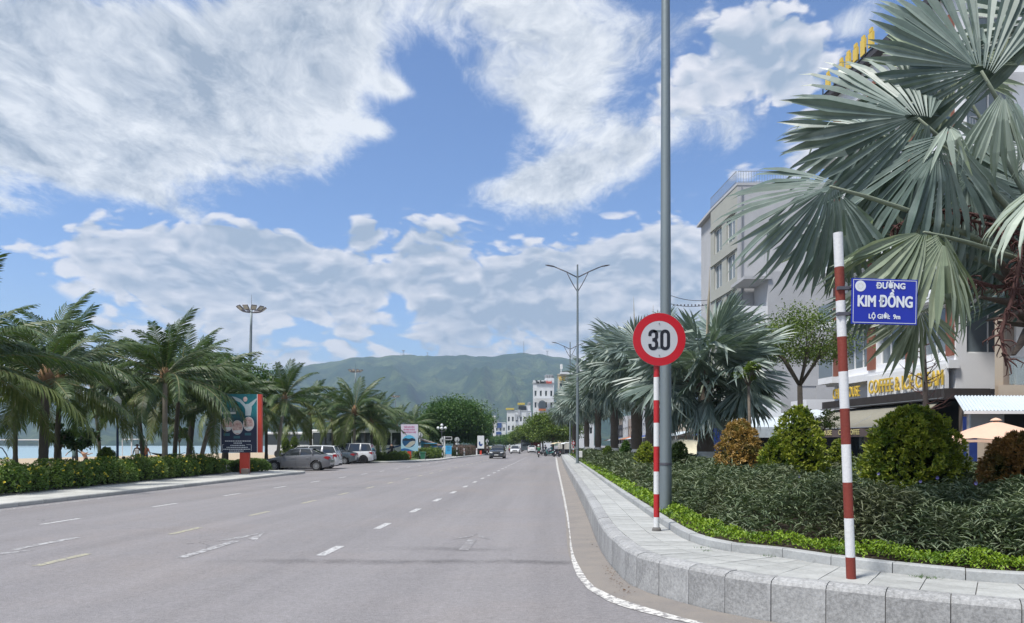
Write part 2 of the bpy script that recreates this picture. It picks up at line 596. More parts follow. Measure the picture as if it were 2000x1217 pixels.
def granite(name, col, speck=.5, blotch=.35, chip=0.0):
    m = bpy.data.materials.new(name); m.use_nodes = True
    g = NT(m.node_tree)
    co = g.n('ShaderNodeTexCoord').outputs['Object']
    oi = g.n('ShaderNodeObjectInfo')
    rnd = oi.outputs['Random']
    n1 = g.noise(co, 32, 4, .75)
    n2 = g.noise(co, 5, 5, .7)
    n3 = g.noise(co, 1.1, 4, .6)
    k = g.m('ADD', .86, g.m('MULTIPLY', g.m('SUBTRACT', n1, .5), speck * 2))
    k = g.m('ADD', k, g.m('MULTIPLY', g.m('SUBTRACT', n2, .5), blotch * 1.6))
    k = g.m('ADD', k, g.m('MULTIPLY', g.m('SUBTRACT', n3, .5), .5))
    k = g.m('ADD', k, g.m('MULTIPLY', rnd, .20))
    base = g.v('SCALE', col, scale=k)
    dirt = g.ramp(g.noise(co, 2.2, 8, .75, .6), .60, .76)
    base = g.mix(g.m('MULTIPLY', dirt, .30), base, (.16, .13, .10))
    b = g.n('ShaderNodeBsdfPrincipled'); g.put(b.inputs['Base Color'], base)
    b.inputs['Roughness'].default_value = .78
    bm = g.n('ShaderNodeBump'); bm.inputs['Strength'].default_value = .35; bm.inputs['Distance'].default_value = .008
    g.put(bm.inputs['Height'], n1); g.put(b.inputs['Normal'], bm.outputs[0])
    g.n('ShaderNodeOutputMaterial', None, Surface=b)
    return m


M_ASPH = asphalt_mat('asphalt', (.222, .212, .216))
M_GRAN = granite('kerb_granite', (.305, .308, .308), .85, .48)
M_GRAN_IN = granite('inner_kerb_granite', (.33, .34, .34), .4, .3)
M_TILE = granite('granite_paving', (.365, .372, .36), .30, .40)
M_PAVE = granite('pale_paving', (.46, .46, .43), .15, .2)
M_SAND = mat('beach_sand', (.42, .33, .22), .95, .3, .3, .4, 8)
M_SOIL = mat('soil', (.06, .045, .03), 1, .4, 2)
M_GRIT = mat('gutter_grit', (.25, .225, .20), .95, .8, 1.6, .8, 70, stain=.7, stain_col=(.15, .14, .135), col2=(.20, .185, .175))
M_GRASS = mat('lawn', (.09, .14, .035), .9, .5, 2, .6, 60)
M_MORTAR = mat('mortar', (.13, .125, .12), .95, .3, 8)


def paint_mat(name, col, wear=.45, sc=9.0):
    m = bpy.data.materials.new(name); m.use_nodes = True
    g = NT(m.node_tree)
    co = g.n('ShaderNodeTexCoord').outputs['Object']
    w = g.ramp(g.noise(co, sc, 8, .75, .3), wear - .05, wear + .06)
    base = g.mix(w, (.20, .19, .19), g.v('SCALE', col, scale=g.m('ADD', .8, g.m('MULTIPLY', g.noise(co, 3, 5), .4))))
    b = g.n('ShaderNodeBsdfPrincipled'); g.put(b.inputs['Base Color'], base)
    b.inputs['Roughness'].default_value = .7
    g.n('ShaderNodeOutputMaterial', None, Surface=b)
    return m


M_WLINE = paint_mat('white_road_paint', (.50, .50, .495), .46, 16)
M_YLINE = paint_mat('faded_yellow_road_paint', (.37, .35, .245), .475, 16)
M_FLINE = paint_mat('faded_white_road_paint', (.40, .40, .40), .505, 8)
M_EDGE = paint_mat('edge_line_paint', (.58, .57, .54), .475, 11)

# road surface: one big sheet under everything on land
NEAR, FAR = -30.0, 900.0


def terrain_z(t):
    if t > -28: return -.03
    if t > -34: return -.03
    return -.03 - (min(-34 - t, 130)) * .019


ts = [-700, -400, -250, -190, -164, -150, -135, -120, -100, -80, -60, -45, -34, -28, -14]
mb = MB()
ys = [-60, -20, 10, 40, 80, 120, 170, 230, 320, 450, 700, 1100]
grid = [[(RX(t, y) if t > -200 else t + SLOPE * y, y, terrain_z(t) if t > -164 else -2.5 - (-164 - t) * .01) for t in ts] for y in ys]
for i in range(len(ys) - 1):
    for j in range(len(ts) - 1):
        mb.quad(grid[i][j], grid[i][j + 1], grid[i + 1][j + 1], grid[i + 1][j])
tag(mb.build('beach', M_SAND), kind='structure')
mb = MB()
mb.quad((-6000, -300, -12), (6000, -300, -12), (6000, 7000, -12), (-6000, 7000, -12))
tag(mb.build('ground', M_SOIL), kind='structure')

# water
m = bpy.data.materials.new('sea_water'); m.use_nodes = True
g = NT(m.node_tree)
co = g.n('ShaderNodeTexCoord').outputs['Object']
b = g.n('ShaderNodeBsdfPrincipled')
b.inputs['Base Color'].default_value = (.26, .37, .40, 1)
b.inputs['Roughness'].default_value = .30
bm = g.n('ShaderNodeBump'); bm.inputs['Strength'].default_value = .5; bm.inputs['Distance'].default_value = .3
g.put(bm.inputs['Height'], g.noise(g.v('MULTIPLY', co, (1, .5, 1)), .25, 5)); g.put(b.inputs['Normal'], bm.outputs[0])
g.n('ShaderNodeOutputMaterial', None, Surface=b)
M_SEA = m
mb = MB(); mb.quad((-5000, -200, -2.05), (-20, -200, -2.05), (200, 5000, -2.05), (-5000, 5000, -2.05))
tag(mb.build('sea', M_SEA), kind='structure')

# road sheet (tessellated lightly along its length)
mb = MB()
# left edge of asphalt follows the kerb, with the car park beyond it
mb.quad((RX(-30, NEAR), NEAR, 0), (60, NEAR, 0), (60, 20, 0), (RX(-30, 20), 20, 0))
mb.quad((RX(-30, 20), 20, 0), (60, 20, 0), (70, 130, 0), (RX(-30, 130), 130, 0))
mb.quad((RX(-30, 130), 130, 0), (70, 130, 0), (110, FAR, 0), (RX(-30, FAR), FAR, 0))
tag(mb.build('road', M_ASPH), kind='structure')

# ---- painted markings
def stripe(mb, p, q, w, z=.004):
    p, q = Vector((p[0], p[1], 0)), Vector((q[0], q[1], 0))
    d = (q - p).normalized(); n = Vector((-d.y, d.x, 0)) * w / 2
    a, b_, c, e = p - n, p + n, q + n, q - n
    mb.quad((a.x, a.y, z), (e.x, e.y, z), (c.x, c.y, z), (b_.x, b_.y, z))


MARK = tag(empty('road_markings'), kind='structure')


def dash_row(t, y0, n, per, ln, w, m):
    for i in range(n):
        y = y0 + i * per
        s_ = MB(); stripe(s_, (RX(t, y), y), (RX(t, y + ln), y + ln), w)
        s_.build('lane_dash', m, MARK)


dash_row(-3.52, 11.15, 24, 3.55, 1.05, .15, M_WLINE)
dash_row(-7.15, 10.2, 26, 3.6, 1.15, .14, M_YLINE)
dash_row(-10.75, 11.2, 26, 4.3, 1.25, .13, M_WLINE)
# left edge line, thin and worn
s_ = MB(); stripe(s_, (RX(-14.05, 4), 4), (RX(-14.05, 44), 44), .12); s_.build('edge_line', M_FLINE, MARK)
# worn arrows
def arrow(px, py, L=3.0, m=M_FLINE, flip=False, w=.5):
    p = G(px, py); d = Vector((SLOPE, 1, 0)).normalized(); n = Vector((d.y, -d.x, 0))
    s_ = MB()
    if flip: d = -d
    a = p + d * L * .6
    for q in (a - n * .09, a + n * .09, p + n * .09, p - n * .09): pass
    s_.quad(*[(v.x, v.y, .004) for v in (p - n * .08, p + n * .08, a + n * .08, a - n * .08)])
    t_ = p + d * L
    s_.quad(*[(v.x, v.y, .004) for v in (a - n * w * .7, a - n * .08 + d * .3, t_)])
    s_.quad(*[(v.x, v.y, .004) for v in (a + n * .08 + d * .3, a + n * w * .7, t_)])
    s_.build('lane_arrow', m, MARK)


arrow(352, 1090, 3.2, M_FLINE)
arrow(905, 1075, 2.2, paint_mat('ghost_arrow_paint', (.33, .33, .33), .56, 6))
arrow(150, 1050, 2.6, M_FLINE, True)

# right edge line, hand painted and broken up, following the kerb
edge_px = [(1089, 911), (1097, 940), (1108, 984), (1121, 1044), (1131, 1104), (1158, 1145), (1200, 1173), (1264, 1193), (1338, 1212)]
edge = [G(*p) for p in edge_px]
edge = [Vector((3.48 + SLOPE * 38, 94.4, 0))] + edge + [Vector((2.35, 6.45, 0)), Vector((3.4, 5.75, 0)), Vector((5, 5.0, 0)), Vector((8, 4.2, 0))]


def resample(pts, step):
    """smooth curve through pts (Catmull-Rom), cut at even steps"""
    pts = [Vector(p) for p in pts]
    out = []
    for i in range(len(pts) - 1):
        p0 = pts[max(i - 1, 0)]; p1 = pts[i]; p2 = pts[i + 1]; p3 = pts[min(i + 2, len(pts) - 1)]
        n = max(2, int((p2 - p1).length / .05))
        # centripetal-ish tangents scaled to chord so long and short spans mix safely
        l = (p2 - p1).length
        m1 = (p2 - p0).normalized() * l if i else (p2 - p1)
        m2 = (p3 - p1).normalized() * l if i + 2 < len(pts) else (p2 - p1)
        for k in range(n):
            t = k / n
            h = (2 * t**3 - 3 * t**2 + 1, t**3 - 2 * t**2 + t, -2 * t**3 + 3 * t**2, t**3 - t**2)
            out.append(p1 * h[0] + m1 * h[1] + p2 * h[2] + m2 * h[3])
    out.append(pts[-1])
    res = [out[0]]; acc = 0
    for a, b_ in zip(out, out[1:]):
        acc += (b_ - a).length
        if acc >= step:
            res.append(b_); acc = 0
    return res


ed = resample(edge, .3)
mb = MB()
vs = []
for i, p in enumerate(ed):
    d = (ed[min(i + 1, len(ed) - 1)] - ed[max(i - 1, 0)]).normalized(); n = Vector((-d.y, d.x, 0))
    w = .085 + random.uniform(-.012, .012)
    vs += [(p - n * w), (p + n * w)]
mb.add([(v.x, v.y, .006) for v in vs], [(2 * i, 2 * i + 1, 2 * i + 3, 2 * i + 2) for i in range(len(ed) - 1)])
mb.build('edge_line', M_EDGE, MARK)

# ---- the tall granite kerb of the planted island, its paving and inner kerb
KZ = .42
base_px = [(1096, 894.2), (1149, 1012), (1174, 1076), (1200, 1113), (1243, 1151), (1333, 1180), (1402, 1198), (1487, 1215)]
outer = [G(*p) for p in base_px]
outer = outer[:1] + [Vector((RX(.80, y), y, 0)) for y in (60, 35, 22)] + outer[1:]
outer += [Vector((2.76, 6.70, 0)), Vector((3.2, 6.38, 0)), Vector((3.66, 6.08, 0)), Vector((4.15, 5.80, 0)), Vector((6.0, 4.9, 0)), Vector((9.5, 3.9, 0)), Vector((15, 3.4, 0))]
OUT = resample(outer, .1)
in_px = [(1135, 908), (1195, 954), (1275, 1012), (1298, 1028), (1349, 1058), (1423, 1077), (1524, 1088), (1591, 1099), (1689, 1113), (1885, 1134), (2000, 1141)]
inner = [G(x, y, KZ) for x, y in in_px]
inner = [Vector((RX(1.72, 92.5), 92.5, KZ)), Vector((RX(1.7, 65), 65, KZ))] + inner + [Vector((6.2, 6.0, KZ)), Vector((9.5, 5.1, KZ)), Vector((15, 4.5, KZ))]
INN = resample(inner, .1)


def arc(pts):
    s_ = [0]
    for a, b_ in zip(pts, pts[1:]):
        s_.append(s_[-1] + (b_ - a).length)
    return s_


def at(pts, S, s_):
    import bisect
    i = min(max(bisect.bisect(S, s_) - 1, 0), len(pts) - 2)
    t = (s_ - S[i]) / max(S[i + 1] - S[i], 1e-6)
    p = pts[i].lerp(pts[i + 1], t)
    d = (pts[min(i + 3, len(pts) - 1)] - pts[max(i - 2, 0)]).normalized()
    return p, d


def kerb_block(pts, S, s0, s1, prof, m, name, parent, z0=0.0, gap=.006, sub=3, left=True, jit=.003):
    """one stone: profile (inward offset, height) swept along the curve from s0 to s1"""
    vs = []; n = len(prof)
    dz = random.uniform(-jit, jit); dn = random.uniform(-jit, jit)
    for k in range(sub + 1):
        s_ = s0 + gap + (s1 - s0 - 2 * gap) * k / sub
        p, d = at(pts, S, s_)
        nn = Vector((-d.y, d.x, 0)) if left else Vector((d.y, -d.x, 0))
        for (o, z) in prof:
            q = p + nn * (o + dn)
            vs.append((q.x, q.y, z0 + z + (dz if z > 0.02 else 0)))
    fs = []
    for k in range(sub):
        for j in range(n - 1):
            a = k * n + j
            fs.append((a, a + 1, a + n + 1, a + n))
    fs.append(tuple(range(n))); fs.append(tuple(reversed([sub * n + j for j in range(n)])))
    b_ = MB(); b_.add(vs, fs)
    # recentre so that every stone has its own origin
    c = Vector(vs[0]); b_.v = [(x - c.x, y - c.y, z - c.z) for x, y, z in b_.v]
    return b_.build(name, m, parent, loc=c)


SO = arc(OUT); SI = arc(INN)
KERB = tag(empty('kerb'), kind='structure')
prof_o = [(0, -.02), (.004, .372), (.022, .40), (.10, .424), (.20, .424), (.20, .30)]
s_ = 0.0; cut = []
while s_ < SO[-1] - 1:
    p, _ = at(OUT, SO, s_)
    L = 1.0 if p.y > 13.5 else (.52 if p.y > 9 else .485)
    if p.x > 9: L = 1.0
    kerb_block(OUT, SO, s_, s_ + L, prof_o, M_GRAN, 'kerb_stone', KERB, gap=.004, sub=2 if L > .9 else 3, left=True, jit=.004)
    s_ += L
# mortar core seen in the joints
def ribbon(pts, S, offs, zs, m, name, parent, step=.5, left=True, s0=0, s1=None):
    vs = []; n = len(offs); c = 0
    s1 = s1 or S[-1]
    s_ = s0
    while s_ <= s1:
        p, d = at(pts, S, s_)
        nn = Vector((-d.y, d.x, 0)) if left else Vector((d.y, -d.x, 0))
        for o, z in zip(offs, zs):
            q = p + nn * o; vs.append((q.x, q.y, z))
        c += 1; s_ += step
    b_ = MB()
    b_.add(vs, [(k * n + j, k * n + j + 1, (k + 1) * n + j + 1, (k + 1) * n + j) for k in range(c - 1) for j in range(n - 1)])
    return b_.build(name, m, parent)


ribbon(OUT, SO, [.010, .014, .10, .19], [-.02, .36, .405, .40], M_MORTAR, 'kerb_bedding', KERB, .3)
# grit and sand collected against the kerb
ribbon(OUT, SO, [-.02, -.30, -.52][::-1], [.004, .010, .022], M_GRIT, 'gutter_sand', MARK, .5).name = 'gutter_sand'

KERB2 = tag(empty('inner_kerb'), kind='structure')
prof_i = [(0, -.03), (.002, .088), (.010, .10), (.12, .10), (.13, .088), (.13, -.03)]
s_ = 0.0
while s_ < SI[-1] - 1:
    p, _ = at(INN, SI, s_)
    L = 1.0 if p.y > 9.6 or p.x > 5 else .62
    kerb_block(INN, SI, s_, s_ + L, prof_i, M_GRAN_IN, 'kerb_stone', KERB2, z0=KZ, gap=.004, sub=2, left=True)
    s_ += L

# island paving: granite slabs between the kerbs, each its own piece near the eye
PAVE = tag(empty('island_pavement'), kind='structure')
NO = len(OUT)


def inner_from_outer(s_):
    """matching point on the inner kerb: nearest along the outer normal"""
    p, d = at(OUT, SO, s_)
    nn = Vector((-d.y, d.x, 0))
    best = None
    for i in range(0, len(INN), 1):
        q = INN[i]; w = Vector((q.x - p.x, q.y - p.y, 0))
        a = w.dot(nn); t = abs(w.dot(d))
        if a > 0 and (best is None or t < best[0]):
            best = (t, a, q)
    return p, nn, Vector((best[2].x, best[2].y, 0))


def slab(p4, z, m, parent, name='paving_slab', th=.03):
    c = sum(p4, Vector((0, 0, 0))) / 4
    b_ = MB()
    zz = [z + random.uniform(-.0025, .0025) for _ in range(4)]
    k = .006
    top = [c + (q - c) * (1 - k / max((q - c).length, .05)) for q in p4]
    vs = [(q.x - c.x, q.y - c.y, z0 - z) for q, z0 in zip(top, zz)] + [(q.x - c.x, q.y - c.y, -th) for q in top]
    b_.add(vs, [(0, 1, 2, 3), (0, 4, 5, 1), (1, 5, 6, 2), (2, 6, 7, 3), (3, 7, 4, 0)])
    return b_.build(name, m, parent, loc=(c.x, c.y, z))


s_ = SO[-1] - 6.2
rows = []
while s_ > 0:
    p, nn, q = inner_from_outer(s_)
    rows.append((s_, p + nn * .205, q))
    s_ -= .42 if p.y < 13 else .5
    if p.y > 58:
        break
cnt = 0
for r0, r1 in zip(rows, rows[1:]):
    a0, b0, a1, b1 = r0[1], r0[2], r1[1], r1[2]
    wid = (b0 - a0).length
    nc = max(2, round(wid / .42))
    off = 0
    for j in range(nc):
        t0, t1 = j / nc, (j + 1) / nc
        q4 = [a0.lerp(b0, t0), a0.lerp(b0, t1), a1.lerp(b1, t1), a1.lerp(b1, t0)]
        if cnt < 290:
            slab(q4, KZ, M_TILE, PAVE); cnt += 1
last_s = rows[min(len(rows) - 1, len(rows))-1][0]
# bedding under the slabs and the plain paving beyond them
vs = []
ss = [x[0] for x in rows] ; pr = [(x[1], x[2]) for x in rows]
sfar = rows[-1][0]
while sfar > 1:
    p, nn, q = inner_from_outer(sfar); pr.append((p + nn * .205, q)); sfar -= 3
p, nn, q = inner_from_outer(.2); pr.append((p + nn * .205, q))
b_ = MB()
b_.add([(v.x, v.y, KZ - .012) for ab in pr for v in ab], [(2 * i, 2 * i + 1, 2 * i + 3, 2 * i + 2) for i in range(len(pr) - 1)])
b_.build('slab_bedding', M_MORTAR, PAVE)
b_ = MB(); i0 = len(rows) - 1
b_.add([(v.x, v.y, KZ - .002) for ab in pr[i0:] for v in ab], [(2 * i, 2 * i + 1, 2 * i + 3, 2 * i + 2) for i in range(len(pr) - i0 - 1)])
b_.build('far_paving', M_TILE, PAVE)
# a chipped, whitewashed corner stone
# planting bed soil
BEDZ = .46
bed = [p for p in INN[::6]]
b_ = MB()
vs = []
for i, p in enumerate(bed):
    vs.append((p.x + .05, p.y + .05, BEDZ))
far_pts = [Vector((RX(6.5 + 5.0, 93), 93, 0)), Vector((RX(11.8, 60), 60, 0)), Vector((RX(11.6, 30), 30, 0)), Vector((13.4, 22, 0)), Vector((17.5, 14, 0)), Vector((20, 9, 0)), Vector((20, 4.5, 0))]
poly = [(v[0], v[1]) for v in vs] + [(v.x, v.y) for v in reversed(far_pts)]
b_.prism(poly, -.02, BEDZ)
tag(b_.build('planting_bed', M_SOIL), kind='structure')
kb = [Vector((x, y, 0)) for x, y in [(v.x, v.y) for v in far_pts]]
KB = resample(kb, .2); SB = arc(KB)
K3 = tag(empty('back_kerb'), kind='structure')
s_ = 0.
while s_ < SB[-1] - 1.1:
    kerb_block(KB, SB, s_, s_ + 1.0, [(0, -.02), (.0, .46), (.01, .48), (.12, .48), (.12, -.02)], M_GRAN_IN, 'kerb_stone', K3, sub=1, left=False)
    s_ += 1.0

# ---- left pavement and kerb (beach side)
LK = [Vector((RX(-14.45, y), y, 0)) for y in (-6, 10, 19.5, 28, 36, 40)] + [Vector((-12.0, 42.4, 0)), Vector((-12.35, 43.8, 0)), Vector((-13.6, 44.6, 0)), Vector((-15.5, 44.8, 0)), Vector((-19, 44.9, 0))]
LK = resample(LK, .2); SL = arc(LK)
K4 = tag(empty('beach_side_kerb'), kind='structure')
s_ = 0.
while s_ < SL[-1] - 1.1:
    kerb_block(LK, SL, s_, s_ + 1.0, [(0, -.02), (.0, .10), (.02, .125), (.15, .125), (.15, -.02)], M_PAVE, 'kerb_stone', K4, sub=2, left=True)
    s_ += 1.0
P4 = tag(empty('beach_side_pavement'), kind='structure')
b_ = MB()
n = len(LK)
vs = []
for p in LK[:-26]:
    vs += [(p.x - .15, p.y, .118), (min(RX(-21.5, p.y), p.x - .5), p.y, .118)]
b_.add(vs, [(2 * i, 2 * i + 1, 2 * i + 3, 2 * i + 2) for i in range(len(vs) // 2 - 1)])
b_.build('pavement_bedding', M_MORTAR, P4)
y = 16.0
k = 0
while y < 44.2 and k < 290:
    for j in range(4):
        w = .82
        x0 = RX(-14.62, y) - j * w; x1 = x0 - w
        L = 1.2
        if y + L > 44.5: L = 44.5 - y
        if y > 42.5 and j == 0: continue
        slab([Vector((x0, y, 0)), Vector((x0 + SLOPE * L, y + L, 0)), Vector((x1 + SLOPE * L, y + L, 0)), Vector((x1, y, 0))], .124, M_PAVE, P4, th=.004)
        k += 1
    y += 1.2
# soil under hedge and palms
b_ = MB()
b_.add([(RX(-17.9, 8), 8, .13), (RX(-34, 8), 8, .05), (RX(-34, 44.5), 44.5, .05), (RX(-17.9, 44.5), 44.5, .13)], [(0, 3, 2, 1)])
tag(b_.build('park_lawn', mat('dry_lawn', (.12, .12, .05), .95, .5, 1.2, .5, 30)), kind='structure')

# ---- far side of the car park: kerb, grass verge, pavement running on
FKpts = [Vector((-22, 66, 0)), Vector((-16, 66.3, 0))] + [G(752, 904.5), G(800, 903), G(850, 900.5), G(884, 896), G(915, 892.5), G(946, 889.3)] + [Vector((-2.0, 220, 0)), Vector((20, 600, 0))]
FK = resample(FKpts, .5); SF = arc(FK)
K5 = tag(empty('far_kerb'), kind='structure')
s_ = 0.
while s_ < 60:
    kerb_block(FK, SF, s_, s_ + 1.0, [(0, -.02), (.0, .10), (.02, .125), (.15, .125), (.15, -.02)], M_PAVE, 'kerb_stone', K5, sub=1, left=True)
    s_ += 1.0
ribbon(FK, SF, [0, .001, .16], [0, .12, .12], M_PAVE, 'far_kerb_run', K5, 2.0, s0=60)
ribbon(FK, SF, [.15, 2.0], [.122, .122], M_PAVE, 'far_pavement', K5, 1.0)
tag(ribbon(FK, SF, [2.0, 16], [.13, .16], M_GRASS, 'grass_verge', None, 1.0, s0=3), kind='structure')

# ================================================================== palms
M_FAN = leaf_mat('blue_grey_fan_leaf', (.12, .168, .15), (.25, .305, .275), (.08, .12, .10), rough=.42, trans=.14, var=.28, big=1.4, spec=.55)
M_FAN_L = leaf_mat('pale_fan_leaf', (.28, .34, .29), (.42, .48, .41), None, rough=.45, trans=.15, var=.15)
M_FAN_O = leaf_mat('olive_fan_leaf', (.19, .24, .165), (.34, .385, .28), (.13, .165, .11), rough=.42, trans=.15, var=.2)
M_PETI = mat('petiole', (.20, .235, .17), .6, .5, 6, .2, 30, streak=True)
M_BOOT = mat('leaf_base_fibre', (.10, .078, .065), .9, .6, 6, .7, 30, stain=.4, streak=True)
M_PTRUNK = mat('palm_trunk', (.13, .105, .085), .95, .5, 7, .9, 18)
M_WHITEW = mat('whitewashed_trunk', (.55, .55, .52), .9, .5, 5, .5, 20, stain=.8, stain_col=(.10, .09, .08))
M_DRYSTR = mat('dry_flower_strand', (.085, .035, .030), .8, .5, 12)


def fan_blade(nseg=56, spread=150, R=1.25, fold=30, droop=.12, join_r=.52, seed=0, jitter=.05, costa=.25, broken=3, curl=0.0, wid=1.0):
    """a costapalmate fan: pleated segments fused near the hub, free, tapering and unequal beyond"""
    r_ = random.Random(seed)
    V, Fc, MI = [], [], []
    fo = math.radians(fold)
    lim = math.radians(spread)
    da = 2 * lim / nseg
    brk = set(r_.sample(range(nseg), broken)) if broken else set()
    for k in range(nseg):
        a = -lim + da * (k + .5) + r_.uniform(-.25, .25) * da
        hub_y = costa * R * max(0, math.cos(a)) * .5
        Lk = R * (1.0 - .16 * (abs(a) / lim) ** 2) * (1 + r_.uniform(-.10, .05)) - hub_y * .6
        dr = droop * (1 + r_.uniform(-.4, .7))
        dr += .10 * math.sin(k * .9 + seed) * droop * 4; tw = r_.uniform(-.06, .06)
        lat = r_.uniform(-.06, .06)
        s_, c_ = math.sin(a), math.cos(a)
        d = Vector((s_ * math.cos(fo), c_, -abs(s_) * math.sin(fo)))
        d.normalize()
        # sideways vector inside the surface
        e = Vector((c_ * math.cos(fo), -s_, -math.copysign(c_, s_) * math.sin(fo)))
        e = (e - d * e.dot(d)).normalized()
        nrm = d.cross(e) * -1
        if nrm.z < 0: nrm = -nrm
        rows = [.04, .28, join_r, .74, .90]
        base = len(V)
        half = math.tan(da / 2) * 1.22 * wid
        bent = k in brk
        for i, f in enumerate(rows):
            r = f * Lk
            if f <= join_r:
                w = half * r
            else:
                w = half * Lk * join_r * (1 - ((f - join_r) / (1 - join_r)) ** 1.5) * .97
            ctr = Vector((0, hub_y, 0)) + d * r + e * (lat * f * f * Lk) - nrm * (dr * f ** 2.4 * Lk) + nrm * (curl * f * f * Lk)
            if bent and f > .5:
                q = (f - .5) * Lk
                ctr = ctr - d * q * .75 - nrm * q * .9
            pl = w * .50
            V.append(ctr - e * w + nrm * pl * .5)
            V.append(ctr - nrm * pl * .5 + e * tw * w)
            V.append(ctr + e * w + nrm * pl * .5)
        tip = Vector((0, hub_y, 0)) + d * Lk + e * (lat * Lk) - nrm * (dr * 1.15 * Lk) + nrm * curl * Lk
        if bent:
            tip = tip - d * .5 * Lk * .75 - nrm * .5 * Lk * .9
        V.append(tip)
        n = len(rows)
        for i in range(n - 1):
            o = base + i * 3
            Fc.append((o, o + 1, o + 4, o + 3)); Fc.append((o + 1, o + 2, o + 5, o + 4))
            MI += [1 if bent and i > 1 else 0] * 2
        o = base + (n - 1) * 3
        Fc.append((o, o + 1, base + n * 3)); Fc.append((o + 1, o + 2, base + n * 3))
        MI += [1 if bent else 0] * 2
    return V, Fc, MI


def fan_mesh(name, Lp, mats, pr=.03, **kw):
    """petiole along +Y from the origin, blade at its end; leaf surface roughly in XY, +Z upper side"""
    mb = MB()
    V, Fc, MI = fan_blade(**kw)
    bend = .10
    mb.v = [(v[0], v[1] + Lp, v[2]) for v in V]
    mb.f = [list(f) for f in Fc]
    mb.mi = list(MI)
    if Lp > .05:
        mb.cur = 2
        mb.tube([(0, 0, -.06 * Lp), (0, Lp * .5, .02 * Lp), (0, Lp + .12, 0)], [pr * 1.6, pr, pr * .6], 6, flat=.6)
    me = bpy.data.meshes.new(name)
    me.from_pydata([tuple(v) for v in mb.v], [], mb.f)
    for m_ in mats:
        me.materials.append(m_)
    me.polygons.foreach_set('material_index', mb.mi)
    me.update()
    return me


def frame(loc, fwd, nrm):
    f = Vector(fwd).normalized(); n = Vector(nrm)
    n = (n - f * n.dot(f)).normalized()
    r = f.cross(n)
    M = Matrix((( r.x, f.x, n.x, loc[0]), (r.y, f.y, n.y, loc[1]), (r.z, f.z, n.z, loc[2]), (0, 0, 0, 1)))
    return M


FAN_VARS = [fan_mesh('fan_leaf', 1.25, [M_FAN, M_FAN_L, M_PETI], nseg=42, spread=146, R=1.45, join_r=.6, fold=f, droop=d, seed=s, broken=4, costa=.3, jitter=.1)
            for f, d, s in ((22, .10, 1), (34, .16, 2), (14, .08, 3), (40, .22, 4), (28, .12, 5))]
FAN_DROOP = [fan_mesh('fan_leaf', 1.1, [M_FAN, M_FAN_L, M_PETI], nseg=34, spread=120, R=1.3, join_r=.58, fold=48, droop=.3, seed=s, broken=7) for s in (11, 12)]


def boots(parent, zc, r, n, seed, L=.45, name='leaf_base'):
    """old leaf bases clasping the top of the trunk"""
    r_ = random.Random(seed)
    mb = MB()
    V = [(-.11, 0, 0), (.11, 0, 0), (.05, L * .5, .05), (-.05, L * .5, .05), (.035, L, .02), (-.035, L, .02), (0, 0, -.07), (0, L * .5, -.01), (0, L, -.03)]
    Fc = [(0, 1, 2, 3), (3, 2, 4, 5), (0, 3, 7, 6), (3, 5, 8, 7), (1, 6, 7, 2), (2, 7, 8, 4), (5, 4, 8)]
    me = bpy.data.meshes.new(name); me.from_pydata(V, [], Fc); me.materials.append(M_BOOT); me.update()
    for i in range(n):
        a = i * 2.4 + r_.uniform(-.3, .3)
        z = zc - .75 * (1 - i / n) ** 1.0
        el = math.radians(r_.uniform(15, 62))
        f = Vector((math.cos(a) * math.cos(el), math.sin(a) * math.cos(el), math.sin(el)))
        o = link(name, me, parent)
        o.matrix_local = frame((math.cos(a) * r * .8, math.sin(a) * r * .8, z), f, (0, 0, 1)) @ Matrix.Diagonal((1, 1, 1, 1)).to_4x4()
        s_ = r_.uniform(.75, 1.25); o.scale = (s_ * o.scale[0], s_, s_)


